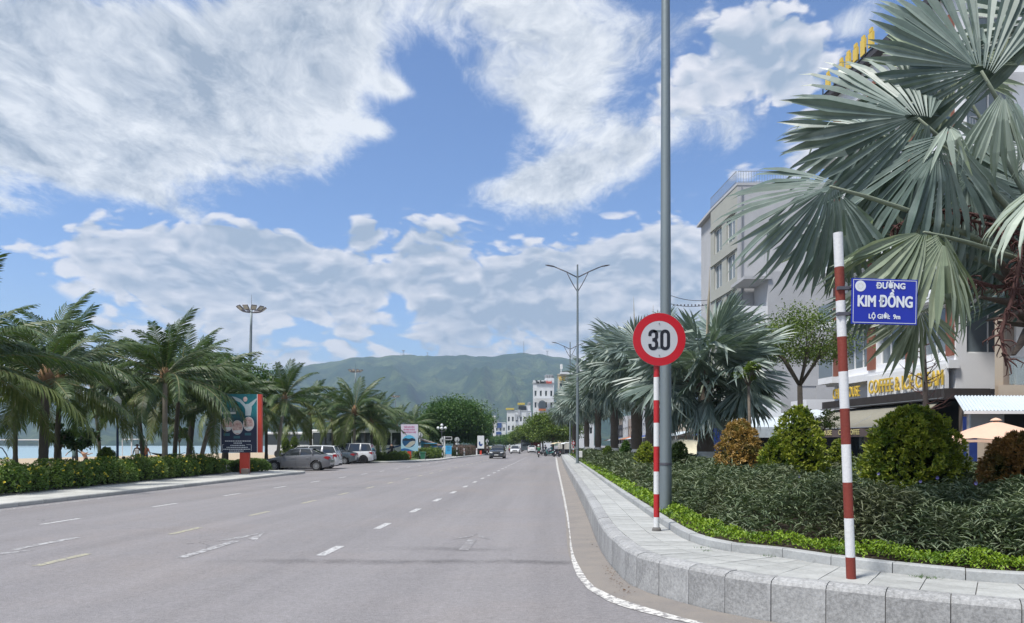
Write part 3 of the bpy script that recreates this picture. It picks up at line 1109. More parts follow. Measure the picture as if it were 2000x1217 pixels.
def fan_palm(x, y, z0, hc, label, s=1.0, nleaf=30, seed=0, group=None, trunk_r=.26, spears=2, white=True, bias=None):
    t = tag(empty('fan_palm', (x, y, z0)), label, 'palm tree', group)
    r_ = random.Random(seed)
    mb = MB()
    prof = []
    n = 14
    for i in range(n + 1):
        z = (hc + .1) * i / n
        k = 1 + .10 * math.sin(i * 2.1) + r_.uniform(-.04, .04)
        prof.append((trunk_r * k * (1.12 - .12 * i / n), z))
    wz = .95
    mb.lathe([(r * (1 + .03 * (i % 2)), z) for i, (r, z) in enumerate(prof)], 12)
    mb.build('trunk', M_PTRUNK, t, smooth=True)
    if white:
        w = MB(); w.lathe([(trunk_r * 1.22, 0), (trunk_r * 1.21, wz * .5), (trunk_r * 1.18, wz)], 12)
        w.build('whitewash_band', M_WHITEW, t, smooth=True)
    boots(t, hc, trunk_r, 16, seed + 5, .5 * s)
    for i in range(nleaf):
        a = i * 2.39996 + r_.uniform(-.25, .25)
        u = i / (nleaf - 1)
        el = math.radians(70 - 108 * u ** .85 + r_.uniform(-8, 8))
        f = Vector((math.cos(a) * math.cos(el), math.sin(a) * math.cos(el), math.sin(el)))
        nn = Vector((-math.cos(a) * math.sin(el), -math.sin(a) * math.sin(el), math.cos(el))) + Vector((r_.uniform(-.5, .5), r_.uniform(-.5, .5), r_.uniform(-.2, .2)))
        me = r_.choice(FAN_DROOP) if u > .80 else r_.choice(FAN_VARS)
        o = link('fan_leaf', me, t)
        k = s * r_.uniform(.88, 1.12)
        o.matrix_local = frame((math.cos(a) * trunk_r * .4, math.sin(a) * trunk_r * .4, hc - .15 * u), f, nn) @ Matrix.Scale(k, 4)
    for i in range(spears):
        a = r_.uniform(0, 6.28); L = r_.uniform(1.2, 2.0) * s
        sp = MB(); ex, ey = .10 * math.cos(a), .10 * math.sin(a)
        sp.tube([(0, 0, hc), (ex, ey, hc + L * .8), (ex * 1.6, ey * 1.6, hc + L * 1.7)], [.05, .05, .004], 5)
        sp.build('spear_leaf', mat('spear', (.38, .33, .24), .7, .4, 8), t)
    return t


PG = 'blue-grey fan palms in a row along the planted island'
rows_p = [
    (1378, 27.5, 732, 1.18, 'large silvery fan palm with whitewashed trunk right of the speed limit sign', 42, .28, 11),
    (1272, 34.0, 712, 1.10, 'tall fan palm directly behind the galvanised lamp pole', 32, .26, 22),
    (1243, 42.0, 720, 1.25, 'fan palm with whitewashed foot left of the lamp pole, second trunk row', 34, .27, 33),
    (1200, 53.0, 742, 1.25, 'fan palm standing between the slim far lamp post and the near lamp pole', 32, .26, 44),
    (1168, 66.0, 765, 1.3, 'small looking fan palm just right of the slim lamp post', 28, .26, 55),
    (1146, 80.0, 782, 1.35, 'fan palm half hidden behind the slim lamp post', 24, .26, 66),
    (1122, 92.0, 797, 1.3, 'last and leftmost fan palm at the far end of the planted island', 24, .26, 77),
]
for px, Y, cyy, s, lab, nl, tr, sd in rows_p:
    X = (px - 1000) / F * Y
    zc = H + (HY - cyy) / F * Y
    fan_palm(X, Y, BEDZ, zc - BEDZ, lab, s, nl, sd, PG, tr, 3 if px == 1378 else 1)

# ---- the big fan palm at the right edge, leaves placed one by one
NP = (6.75, 8.7, BEDZ)
t = tag(empty('fan_palm', NP), 'huge near fan palm with spreading blue-grey leaves behind the blue street sign', 'palm tree')
CZ = 2.95
mb = MB()
mb.lathe([(.30 * (1 + .05 * math.sin(i * 2.3)) * (1.1 - .01 * i), CZ * i / 14) for i in range(15)], 14)
mb.build('trunk', M_PTRUNK, t, smooth=True)
w = MB(); w.lathe([(.36, 0), (.35, .3), (.35, .55)], 14); w.build('whitewash_band', M_WHITEW, t, smooth=True)
boots(t, CZ + .1, .32, 26, 99, .75)
NPv = Vector(NP)


def near_leaf(hub_px, hub_py, Y, fwd, nrm, R, mats=None, spread=145, fold=20, droop=.12, nseg=60, seed=0, broken=4, costa=.28, jr=.62, petiole=True, curl=0, wid=1.0):
    hub = P(hub_px, Y, hub_py) - NPv
    nseg = int(nseg * .78); R *= 1.04
    V, Fc, MI = fan_blade(nseg, spread, R, fold, droop, jr, seed, .1, costa, broken, curl, wid)
    M = frame(hub, fwd, nrm)
    mb = MB()
    mb.v = [tuple(M @ Vector(v)) for v in V]; mb.f = [list(f) for f in Fc]; mb.mi = list(MI)
    c = hub
    mb.v = [(x - c.x, y - c.y, z - c.z) for x, y, z in mb.v]
    o = mb.build('fan_leaf', mats or [M_FAN, M_FAN_L], t, loc=c)
    if petiole:
        base = Vector((0, 0, CZ - .05 + random.uniform(-.25, .2)))
        dirf = Vector(fwd).normalized()
        mid = base.lerp(hub, .5) + Vector((0, 0, .10)) + (hub - dirf * .35 - base.lerp(hub, .75)) * .3
        pts = []
        for i in range(9):
            u = i / 8
            p = base * (1 - u) ** 2 + mid * 2 * u * (1 - u) + (hub + dirf * .12) * u * u
            pts.append(p)
        pb = MB(); pb.tube(pts, [.075, .06, .048, .042, .038, .034, .030, .026, .016], 8, flat=.7)
        pb.build('petiole', M_PETI, t, smooth=True)
    return o


OL = [M_FAN_O, M_FAN_L]
# A: great fan facing the road, tips far left, its right half folded away
near_leaf(1815, 235, 8.0, (-.98, .08, .22), (-.10, -1, .10), 1.44, fold=20, seed=101, spread=112, droop=.12, nseg=50, broken=4, jr=.66)
near_leaf(1822, 232, 8.15, (-.1, .45, .95), (-.2, -.9, .4), 1.15, fold=40, seed=131, spread=70, droop=.15, nseg=30, broken=2, petiole=False)
# A2: overlapping fan just below, hanging
near_leaf(1842, 262, 7.8, (-.42, -.12, -.90), (-.30, -.9, .30), 1.34, fold=28, seed=102, spread=88, droop=.24, nseg=42, broken=6)
near_leaf(1848, 240, 7.7, (.15, -.5, -.85), (-.2, -.8, .5), .55, mats=[M_FAN_L, M_FAN_L], fold=30, seed=132, spread=70, droop=.3, nseg=9, broken=2, petiole=False, jr=.3)
# B: upper right, broad dark fan, right half folded back and pale
near_leaf(1936, 150, 7.9, (-.80, .12, .58), (-.45, -.9, -.05), 1.34, fold=16, seed=103, spread=98, droop=.08, nseg=48, broken=3, jr=.7)
near_leaf(1945, 140, 8.0, (.42, .2, .9), (-.5, -.8, .1), 1.25, mats=[M_FAN_O, M_FAN_L], fold=34, seed=133, spread=62, droop=.10, nseg=28, broken=2, petiole=False)
near_leaf(1955, 165, 7.7, (.20, -.1, -.95), (-.2, -.95, .1), .92, mats=[M_FAN_L, M_FAN_L], fold=40, seed=104, spread=62, droop=.2, nseg=26, broken=2, petiole=False)
# C: low left fan sweeping over the grey building
near_leaf(1640, 352, 7.5, (-.84, -.04, -.54), (-.16, -.95, .20), 1.20, fold=26, seed=105, spread=80, droop=.18, nseg=44, broken=4, jr=.64)
near_leaf(1640, 356, 7.7, (.0, .15, -.98), (-.7, -.7, -.1), 1.05, fold=30, seed=106, spread=52, droop=.15, nseg=22, broken=2, petiole=False)
# D: olive fan above the street sign, drooping to both sides
near_leaf(1822, 452, 7.6, (-.80, -.25, -.12), (.05, -.45, .9), 1.18, mats=OL, fold=46, seed=107, spread=128, droop=.20, nseg=52, broken=8)
near_leaf(1838, 448, 7.5, (.0, -.35, -.95), (.1, -.95, .3), 1.10, mats=OL, fold=34, seed=108, spread=80, droop=.12, nseg=30, broken=5, petiole=False)
# E: skirt fan hanging behind the sign
near_leaf(1800, 590, 8.4, (-.18, .05, -1), (-.1, -1, .0), .86, mats=[M_FAN_O, M_FAN], fold=16, seed=109, spread=72, droop=.05, nseg=34, broken=4)
near_leaf(1700, 560, 8.5, (-.5, .05, -.85), (-.1, -1, .1), .60, fold=20, seed=119, spread=60, droop=.1, nseg=24, broken=2, petiole=False)
# G: behind, filling between A and C
near_leaf(1745, 330, 9.0, (-.6, .3, -.55), (-.3, -.9, .3), 1.25, fold=26, seed=110, spread=140, droop=.2, nseg=56)
near_leaf(1870, 150, 9.2, (-.5, .4, .75), (-.2, -.9, .3), 1.15, mats=OL, fold=24, seed=111, spread=130, droop=.15, nseg=50)
near_leaf(1640, 420, 8.9, (-.2, .3, -.9), (-.2, -.95, .1), .95, fold=22, seed=112, spread=70, droop=.1, nseg=26)
near_leaf(1890, 330, 8.3, (-.15, -.2, -1), (-.3, -.9, .2), 1.15, fold=30, seed=121, spread=95, droop=.22, nseg=40, broken=4)
near_leaf(1720, 250, 9.3, (-.75, .3, .2), (-.2, -.9, .3), 1.2, mats=[M_FAN, M_FAN_L], fold=30, seed=122, spread=120, droop=.18, nseg=46)
near_leaf(1960, 440, 9.6, (-.7, .5, -.3), (-.3, -.7, .6), 1.1, fold=24, seed=123, spread=130, droop=.2)
# F: close pale leaf at the frame edge, and others on the far and right-hand sides of the crown
near_leaf(2075, 330, 7.3, (-.62, -.35, -.62), (-.4, -.6, .7), 1.0, mats=[M_FAN_L, M_FAN_L], fold=30, seed=113, spread=80, droop=.25, nseg=22, broken=2, wid=.8)
near_leaf(2060, 40, 7.8, (.1, -.1, 1), (-.3, -1, 0), 1.2, fold=26, seed=114, spread=150, droop=.1)
near_leaf(2010, 300, 9.3, (.2, .5, .9), (-.2, -.9, .5), 1.2, fold=24, seed=115, spread=150, droop=.12)
near_leaf(1910, 360, 9.5, (-.6, .6, -.1), (-.2, -.7, .7), 1.15, fold=26, seed=116, spread=140, droop=.2)
for i, (a, e, yy) in enumerate([(20, 10, 0), (-25, 40, 0), (60, 20, 0), (80, 55, 0), (-40, 5, 0), (10, 70, 0), (120, 70, 0), (-10, -25, 0)]):
    a, e = math.radians(a), math.radians(e)
    f = Vector((math.cos(a) * math.cos(e), math.sin(a) * math.cos(e), math.sin(e)))
    nn = Vector((-math.cos(a) * math.sin(e), -math.sin(a) * math.sin(e), math.cos(e)))
    o = link('fan_leaf', FAN_VARS[i % 5], t)
    o.matrix_local = frame((f.x * .15, f.y * .15, CZ), f, nn) @ Matrix.Scale(1.08, 4)


# old flower stalks: woody arms with curled dark strands
def flower_stalk(pts, n, seed, L=.16):
    r_ = random.Random(seed)
    mb = MB(); pts = [Vector(p) - NPv for p in pts]
    mb.tube(pts, [.022] * (len(pts) - 1) + [.008], 6)
    for i in range(n):
        u = r_.random() * (len(pts) - 1); k = int(u); p = pts[k].lerp(pts[min(k + 1, len(pts) - 1)], u - k)
        d = Vector((r_.uniform(-1, 1), r_.uniform(-1, 1), r_.uniform(-1.0, .3))).normalized() * L * r_.uniform(.5, 1.3)
        c = Vector((r_.uniform(-1, 1), r_.uniform(-1, 1), -1)).normalized() * L * .7
        mb.tube([p, p + d * .5, p + d * .8 + c * .4, p + d * .6 + c * .9], [.008, .009, .007, .002], 4, caps=False)
    mb.build('dry_flower_stalk', M_DRYSTR, t)


flower_stalk([P(2020, 8.4, 470), P(1930, 8.2, 425), P(1850, 8.1, 410), P(1775, 8.0, 428), P(1745, 8.0, 445)], 75, 1)
flower_stalk([P(2020, 8.4, 500), P(1940, 8.1, 440), P(1870, 8.0, 425)], 45, 2)
flower_stalk([P(1995, 8.1, 470), P(1990, 7.9, 520), P(1975, 7.8, 590), P(1955, 7.8, 650), P(1965, 7.8, 715)], 70, 3)
flower_stalk([P(2020, 8.4, 560), P(1940, 8.1, 560), P(1890, 8.0, 545), P(1870, 8.0, 560)], 40, 4)
flower_stalk([P(2010, 8.2, 500), P(1985, 8.0, 520), P(1992, 7.9, 600)], 40, 5)
for (x, y_, L, fx, fz) in ((1990, 575, .55, -.9, .35), (1975, 610, .5, -.95, -.25), (1968, 560, .4, -.7, .75), (2000, 640, .5, -.6, -.6), (1960, 590, .45, -1, .05)):
    hub = P(x + 14, 8.3, y_) - NPv
    b_ = MB(); f = Vector((fx, -.35, fz)).normalized()
    b_.tube([hub + Vector((.35, .2, -.1)), hub, hub + f * L * .6, hub + f * L], [.09, .085, .05, .025], 7, flat=.45)
    b_.build('leaf_base', M_BOOT, t, smooth=True)

# ---- coconut palms along the beach
M_COCO = leaf_mat('coconut_leaflet', (.034, .068, .024), (.092, .138, .044), (.15, .165, .05), rough=.45, trans=.22, var=.35, big=.35, spec=.45)
M_COCO_Y = leaf_mat('yellow_green_leaflet', (.08, .12, .032), (.15, .18, .055), (.20, .19, .07), rough=.5, trans=.22, var=.3, big=.5)  # yellowish leaf colour of the lowest fronds
M_RACHIS = mat('frond_rib', (.22, .20, .09), .6, .4, 5)
M_CTRUNK = mat('coconut_trunk', (.30, .27, .225), .9, .55, 3, .8, 14, stain=.3, isl=.1)
M_CTRUNK_D = mat('dark_coconut_trunk', (.095, .082, .065), .9, .55, 3, .8, 14, isl=.1)
M_CFIB = mat('orange_brown_fibre', (.20, .115, .055), .9, .6, 6, .5)
M_NUT = mat('coconut_husk', (.16, .15, .05), .6, .4, 6)


def frond_mesh(seed, L=4.3, n=62, drop=.55, ybend=.0, yellow=False, stiff=.5):
    r_ = random.Random(seed)
    mb = MB()
    # rib: starts along +Y, arches down
    pts = []
    for i in range(13):
        u = i / 12
        th = drop * 1.9 * u ** 1.6
        if i == 0: p = Vector((0, 0, 0))
        else:
            p = pts[-1] + Vector((ybend * u * .12, math.cos(th), -math.sin(th))) * (L / 12)
        pts.append(p)
    mb.cur = 1
    mb.tube(pts, [.035 * (1 - .85 * i / 12) for i in range(13)], 4, caps=False, flat=.7)
    mb.cur = 0
    V, Fc = [], []
    for i in range(n):
        u = .14 + .86 * i / (n - 1)
        k = min(int(u * 12), 11); fr = u * 12 - k
        p = pts[k].lerp(pts[k + 1], fr)
        t_ = (pts[k + 1] - pts[k]).normalized()
        s0 = Vector((1, 0, 0))
        up = s0.cross(t_)
        ll = .95 * math.sin(min(1, (u - .08) * 2.2) * PI / 2) * (1 - .55 * max(0, u - .6) / .4)
        for sd in (-1, 1):
            l = ll * r_.uniform(.85, 1.1)
            d = (s0 * sd * .85 + t_ * (.45 + .5 * u) + up * r_.uniform(-.1, .28)).normalized()
            w = .036
            g1 = Vector((0, 0, -1))
            a0 = p; a1 = p + d * l * .38 - Vector((0, 0, 1)) * l * .04
            d2 = (d * (stiff + .35) + g1 * (.55 + r_.uniform(-.1, .25))).normalized()
            a2 = a1 + d2 * l * .36
            d3 = (d2 * .7 + g1 * .8).normalized()
            a3 = a2 + d3 * l * .30
            q = t_ * w
            o = len(mb.v)
            mb.v += [tuple(a0 - q * .6), tuple(a0 + q * .6), tuple(a1 - q), tuple(a1 + q), tuple(a2 - q * .8), tuple(a2 + q * .8), tuple(a3)]
            for f in ((0, 1, 3, 2), (2, 3, 5, 4), (4, 5, 6)):
                mb.f.append([x + o for x in f]); mb.mi.append(0)
    me = bpy.data.meshes.new('frond')
    me.from_pydata(mb.v, [], mb.f)
    me.materials.append(M_COCO_Y if yellow else M_COCO); me.materials.append(M_RACHIS)
    me.polygons.foreach_set('material_index', mb.mi); me.update()
    return me


FR = [frond_mesh(i, 4.2 + .15 * (i % 3), 58, d, yb, False, st) for i, (d, yb, st) in enumerate([(.36, .3, .6), (.48, -.2, .5), (.58, .2, .45), (.66, 0, .4), (.30, .4, .8), (.54, .5, .5)])]
FRY = [frond_mesh(20 + i, 4.2, 56, d, .2, True, .35) for i, d in enumerate((.58, .70, .80))]
FRF = frond_mesh(40, 3.0, 30, .18, .1, False, 1.2)
NUT = MB(); NUT.lathe([(.0, -.15), (.09, -.11), (.12, 0), (.09, .11), (.0, .15)], 8)
NUT_ME = NUT.build('coconut', M_NUT, None, smooth=True).data
bpy.data.objects.remove([o for o in COL.objects if o.name.startswith('coconut')][0])


def coco_palm(px, Y, py_crown, label, s=1.0, nf=24, seed=0, lean=(0, 0), r=.16, yellow=2, dark=False, nuts=0, z0=.05, base_px=None):
    X0 = ((base_px if base_px is not None else px) - 1000) / F * Y
    X1 = (px - 1000) / F * Y
    hc = H + (HY - py_crown - 16) / F * Y - z0; s = s * 1.16
    t = tag(empty('coconut_palm', (X0, Y, z0)), label, 'palm tree', 'coconut palms between the road and the beach')
    r_ = random.Random(seed)
    top = Vector((X1 - X0 + lean[0], lean[1], hc))
    mb = MB()
    n = 22; pts = []; rad = []
    for i in range(n + 1):
        u = i / n
        p = Vector((top.x * u ** 1.4, top.y * u ** 1.4, top.z * u))
        pts.append(p); rad.append(r * .88 * (1.5 - .5 * min(1, u * 6)) * (1 - .22 * u) * (1.0 + (.06 if i % 2 else 0)))
    mb.tube(pts, rad, 9)
    mb.build('trunk', M_CTRUNK_D if dark else M_CTRUNK, t, smooth=True)
    fb = MB()
    fb.lathe([(r * .9, -.3), (r * 1.35, -.05), (r * 1.5, .15), (r * .6, .7)], 9, c=tuple(top))
    fb.build('fibre_sheath', M_CFIB, t, smooth=True)
    wind = Vector((-.10, .05, 0))
    for i in range(nf):
        a = i * 2.39996 + r_.uniform(-.3, .3)
        u = i / (nf - 1)
        el = math.radians(72 - 84 * u ** .8 + r_.uniform(-9, 9))
        f = Vector((math.cos(a) * math.cos(el), math.sin(a) * math.cos(el), math.sin(el))) + wind
        f.normalize()
        nn = Vector((-math.cos(a) * math.sin(el), -math.sin(a) * math.sin(el), math.cos(el) + .02)) + Vector((r_.uniform(-.35, .35), r_.uniform(-.35, .35), 0))
        if u < .08: me = FR[0]
        elif i >= nf - yellow: me = r_.choice(FRY)
        else: me = r_.choice(FR[:2] + FR[5:]) if u < .4 else r_.choice(FR)
        o = link('frond', me, t)
        o.matrix_local = frame(tuple(top + Vector((0, 0, .15 - .25 * u))), f, nn) @ Matrix.Scale(s * r_.uniform(.85, 1.08) * (.80 if u < .3 else 1), 4)
    sp = link('spear_frond', FRF, t)
    sp.matrix_local = frame(tuple(top + Vector((0, 0, .4))), (.18, r_.uniform(-.2, .2), 1), (0, -1, .1)) @ Matrix.Scale(s * .85, 4)
    for k in range(nuts):
        a = k * 1.3; o = link('coconut', NUT_ME, t, (top.x + .3 * math.cos(a), top.y + .3 * math.sin(a), top.z - .15 - .1 * (k % 2)))
    return t


coco_palm(-80, 25, 690, 'coconut palm at the left edge with long yellowish fronds over the flowering hedge', 1.0, 26, 1, yellow=6, dark=True)
coco_palm(90, 31, 728, 'dark thick-trunked coconut palm in front of the beach, leftmost of the standing trunks', 1.0, 26, 2, r=.22, yellow=3, dark=True, base_px=84)
coco_palm(118, 36, 725, 'coconut palm with thinner dark trunk just beside the thick leftmost one', 1.0, 24, 3, r=.15, yellow=1, dark=True, base_px=110)
coco_palm(30, 44, 725, 'coconut palm standing back towards the sand at the far left', 1.0, 22, 4, r=.15, yellow=2, dark=True)
coco_palm(322, 38, 722, 'pale-trunked coconut palm with orange fibre at its crown, in front of its group', .93, 30, 5, r=.165, yellow=2, nuts=6)
coco_palm(268, 47, 770, 'coconut palm behind the standing person in the dark hat', .95, 22, 6, r=.16, yellow=1, dark=True, base_px=280)
coco_palm(352, 44, 730, 'dark coconut palm whose trunk hugs the pale-trunked one', 1.0, 24, 7, r=.15, yellow=1, dark=True, base_px=340)
coco_palm(385, 52, 735, 'coconut palm with fat dark trunk between the hammock and the leaning trunk', 1.0, 24, 8, r=.24, yellow=2, dark=True, base_px=368)
coco_palm(425, 48.5, 775, 'leaning coconut palm tilting right towards the dark advertising board', .92, 24, 9, r=.17, yellow=3, base_px=390)
coco_palm(450, 60, 765, 'coconut palm partly hidden by the dark advertising board', 1.0, 22, 10, r=.16, yellow=2, dark=True, base_px=436)
coco_palm(520, 66, 785, 'coconut palm whose crown shows just right of the dark advertising board', .9, 22, 11, r=.16, yellow=6, dark=True)
coco_palm(556, 62, 765, 'coconut palm with an upright tuft behind the parked grey sedan', 1.0, 26, 12, r=.17, yellow=5, base_px=542)
coco_palm(607, 74, 790, 'coconut palm over the white parked car roof', 1.0, 24, 13, r=.17, yellow=6, dark=True)
coco_palm(650, 86, 808, 'darker coconut palm in the back row before the white coach', 1.0, 20, 14, r=.17, yellow=2, dark=True)
coco_palm(692, 69, 790, 'coconut palm with drooping yellow-green fronds above the white people carrier', 1.02, 28, 15, r=.17, yellow=6, nuts=3)
coco_palm(738, 84, 808, 'coconut palm between the coach and the pale blue poster board', 1.0, 22, 16, r=.17, yellow=4, dark=True)
coco_palm(726, 70, 812, 'low coconut palm with thin twin-like trunk left of the flower bed', .8, 20, 17, r=.12, yellow=4, dark=True)
coco_palm(775, 98, 822, 'coconut palm behind the pale blue poster board', 1.0, 20, 18, r=.17, yellow=4, dark=True)
coco_palm(806, 112, 815, 'coconut palm crowding the left side of the big round tree', 1.0, 20, 19, r=.17, yellow=3, dark=True)
coco_palm(180, 58, 735, 'coconut palm in the back row behind the running man', .95, 20, 20, r=.15, yellow=1, dark=True, base_px=196)
coco_palm(838, 125, 835, 'coconut palm with drooping brown-green fronds behind the blue hut', 1.0, 20, 21, r=.17, yellow=6, dark=True)

# ---- broadleaf trees
M_BARK = mat('grey_bark', (.15, .125, .10), .95, .5, 5, .8, 20)
M_LF_DARK = leaf_mat('dark_green_leaves', (.030, .085, .016), (.10, .185, .034), (.022, .060, .012), trans=.2, var=.4, big=.5)
M_LF_MID = leaf_mat('fresh_green_leaves', (.075, .13, .022), (.165, .22, .04), (.04, .08, .018), trans=.25, var=.35, big=.8)
M_LF_SEA = leaf_mat('broad_glossy_leaves', (.03, .075, .03), (.06, .12, .04), None, trans=.2, rough=.35)


def tree(loc, hcrown, rx, rz, label, m, clumps=60, per=170, leaf=.2, seed=0, trunk_r=.18, group=None, layered=0.0, th=None, name='tree', bare=.35, cat='tree', lean=(0, 0), shell=.55):
    """trunk with forking limbs; crown of leaf clumps that leave gaps"""
    global RNG
    rs = np.random.default_rng(seed + 1000); r_ = random.Random(seed)
    t = tag(empty(name, loc), label, cat, group)
    c = Vector((lean[0], lean[1], hcrown))
    mb = MB()
    fork = Vector((lean[0] * .4, lean[1] * .4, max(.4, hcrown - rz * (1 + bare))))
    mb.tube([(0, 0, 0), fork * .5 + Vector((.04, 0, 0)), fork], [trunk_r * 1.35, trunk_r, trunk_r * .85], 9)
    for k in range(7):
        a = k * 2.4 + r_.uniform(-.3, .3)
        e = c + Vector((math.cos(a) * rx * .62, math.sin(a) * rx * .62, r_.uniform(-.35, .5) * rz))
        mid = fork.lerp(e, .5) + Vector((0, 0, .12 * rz))
        mb.tube([fork, mid, e], [trunk_r * .6, trunk_r * .35, trunk_r * .1], 6)
        for j in range(2):
            e2 = e + Vector((r_.uniform(-.4, .4) * rx, r_.uniform(-.4, .4) * rx, r_.uniform(.0, .35) * rz))
            mb.tube([mid, mid.lerp(e2, .6), e2], [trunk_r * .25, trunk_r * .16, trunk_r * .04], 5, caps=False)
    mb.build('trunk', M_BARK, t, smooth=True)
    # clump centres: biased to the surface of a bumpy ellipsoid
    d = rs.normal(size=(clumps, 3)); d /= np.linalg.norm(d, axis=1, keepdims=True)
    rr = (shell + (1 - shell) * rs.random(clumps)) ** .6 * (1 + .10 * np.clip(rs.normal(size=clumps), -1.5, 1.2))
    cc = d * rr[:, None] * np.array([rx, rx, rz]) * .88
    if layered:
        q = rz * layered
        cc[:, 2] = np.round(cc[:, 2] / q) * q + rs.normal(size=clumps) * q * .10
    low = cc[:, 2] < -rz * .75
    cc[low, 2] = -rz * .75 + rs.random(low.sum()) * .2 * rz
    parts = []
    cr = rx * (.26 if not layered else .34)
    n = clumps * per
    ci = np.repeat(np.arange(clumps), per)
    off = np.clip(rs.normal(size=(n, 3)), -1.7, 1.7) * cr * np.array([.55, .55, .30 if layered else .42]) * (.7 + .6 * rs.random(clumps))[ci, None]
    C = cc[ci] + off + np.array(c)
    D = off / (np.linalg.norm(off, axis=1, keepdims=True) + 1e-6) + rs.normal(size=(n, 3)) * .6
    N = rs.normal(size=(n, 3)) * .55 + np.array([0, 0, 1.0])
    V, T = leaf_quads(C, D, N, leaf * (.7 + .6 * rs.random(n)), leaf * .62 * (.7 + .6 * rs.random(n)), .15, .1)
    np_mesh('crown', V, T, m, None, t)
    return t


tree(P(888, 118, z=.1), 5.3, 5.6, 3.5, 'big round dark green tree overhanging the far bend of the pavement', M_LF_DARK, 150, 260, .30, 31, .3, None, layered=.22, bare=-.1, shell=.45)
tree(P(932, 150, z=.1), 5.2, 3.7, 3.4, 'round tree adjoining the big dark one, on its road side', M_LF_DARK, 90, 220, .30, 32, .25, None, layered=.25, bare=-.1)
tree(P(862, 150, z=.1), 5.6, 5.0, 3.2, 'dark tree peeping out behind the big round one, beach side', M_LF_DARK, 80, 200, .32, 33, .25)
tree(P(440, 62, z=.1), 6.5, 4.0, 2.5, 'broadleaf tree behind the palms by the tall floodlight mast', M_LF_DARK, 80, 200, .26, 34, .2, layered=.25)
# small beach almond with big leaves by the two men
tree(P(150, 40, z=.05), 1.95, .95, .62, 'small big-leaved beach almond beside the men on the sand', M_LF_SEA, 22, 40, .26, 35, .05, bare=.0)
tree(P(118, 37, z=.05), 2.05, .55, .75, 'staked young big-leaved tree behind the dark palm trunk', M_LF_SEA, 14, 36, .24, 36, .05, bare=.0)
tree(P(350, 60, z=.05), 2.6, .8, .8, 'young broadleaf sapling seen behind the hammock', M_LF_SEA, 14, 36, .24, 37, .05, bare=.1)
# street trees with flat tiers down the road
stg = 'tiered street trees down the right side of the road'
for i, (px, Y, hc, rx, rz, lab) in enumerate([
    (1080, 112, 4.4, 3.6, 2.3, 'nearest tiered tree of the far row, next to the fan palms'),
    (1060, 136, 4.4, 3.7, 2.3, 'tiered street tree above the green-shirted rider'),
    (1040, 160, 4.5, 3.7, 2.2, 'tiered street tree above the parked white hatchback'),
    (1022, 192, 3.9, 3.8, 1.9, 'tiered street tree right of the white oncoming car'),
    (1004, 232, 3.5, 4.0, 1.7, 'tiered street tree above the white oncoming car'),
    (988, 285, 3.4, 4.4, 1.7, 'tiered street tree above the dark oncoming car'),
    (970, 350, 3.4, 5.0, 1.7, 'farthest tiered tree of the row, low and bluish green'),
    (1100, 128, 4.6, 3.6, 2.4, 'tiered street tree hidden partly by the fan palm crowns')]):
    tree(P(px, Y, z=0), hc, rx, rz, lab, M_LF_MID if i < 4 or i == 7 else M_LF_DARK, 70, 150, .30, 50 + i, .17, stg, layered=.24, bare=.0)
for i, (px, Y, hc, rx, rz, lab) in enumerate([(930, 210, 3.9, 4.2, 2.6, 'dark tree across the road beyond the big round tree'),
                                               (948, 290, 3.2, 4.0, 2.0, 'farther dark tree across the road under the white buildings')]):
    tree(P(px, Y, z=0), hc, rx, rz, lab, M_LF_DARK, 60, 140, .32, 70 + i, .2, None, layered=.24, bare=.0)
# tree in front of the grey building, slim trunk and tiered crown
tree(P(1562, 33, z=.2), 6.2, 2.5, 1.05, 'slender tiered tree in front of the grey rendered wall', M_LF_MID, 52, 190, .11, 81, .13, None, layered=.55, bare=1.0)
tree(P(1608, 35, z=.1), 2.8, 0.75, .55, 'small bushy sapling beside the corrugated shed roof', M_LF_MID, 14, 80, .10, 82, .04, None, layered=.5, bare=.1)
# bare-branched young tree in front of the coffee shop sign
t = tag(empty('tree', P(1808, 13.5, z=BEDZ)), 'thin bare-twigged young tree in front of the coffee sign', 'tree')
mb = MB(); zt = H + (HY - 668) / F * 13.5 - BEDZ
mb.tube([(0, 0, 0), (-.02, 0, 1.0), (.0, 0, 2.0), (-.04, 0, zt)], [.085, .07, .05, .035], 8)
mb.build('trunk', mat('dark_bark', (.07, .055, .05), .95, .5, 9, .7, 25), t, smooth=True)
mb = MB(); r_ = random.Random(5)
for i in range(26):
    z = r_.uniform(1.3, zt); a = r_.uniform(0, 6.28); L = r_.uniform(.25, .75)
    p = Vector((0, 0, z)); d = Vector((math.cos(a), math.sin(a), r_.uniform(.1, .8))).normalized()
    q = p + d * L * .6
    mb.tube([p, q, q + d * L * .3 + Vector((0, 0, .08))], [.011, .007, .002], 4, caps=False)
    for j in range(3):
        e = Vector((r_.uniform(-1, 1), r_.uniform(-1, 1), r_.uniform(0, 1))).normalized() * .16
        mb.tube([q, q + e], [.004, .001], 3, caps=False)
mb.build('twigs', M_DRYSTR, t)
tree(P(1462, 24.5, z=BEDZ), 3.6, .5, .3, 'slim-stemmed young tree under the right-hand leaves of the large silvery palm', M_LF_MID, 10, 60, .10, 83, .05, bare=.5)

# ---- clipped shrubs on the island
M_SH_G = leaf_mat('yellow_green_shrub_leaves', (.12, .18, .022), (.38, .40, .05), (.055, .11, .018), trans=.28, var=.3, big=3.0)
M_SH_O = leaf_mat('orange_tipped_leaves', (.30, .18, .055), (.46, .30, .10), (.13, .14, .04), trans=.2, var=.3, big=3.0)
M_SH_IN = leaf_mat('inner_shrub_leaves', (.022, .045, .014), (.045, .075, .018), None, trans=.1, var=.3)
M_STEM = mat('shrub_stems', (.07, .05, .035), .95, .5, 8)


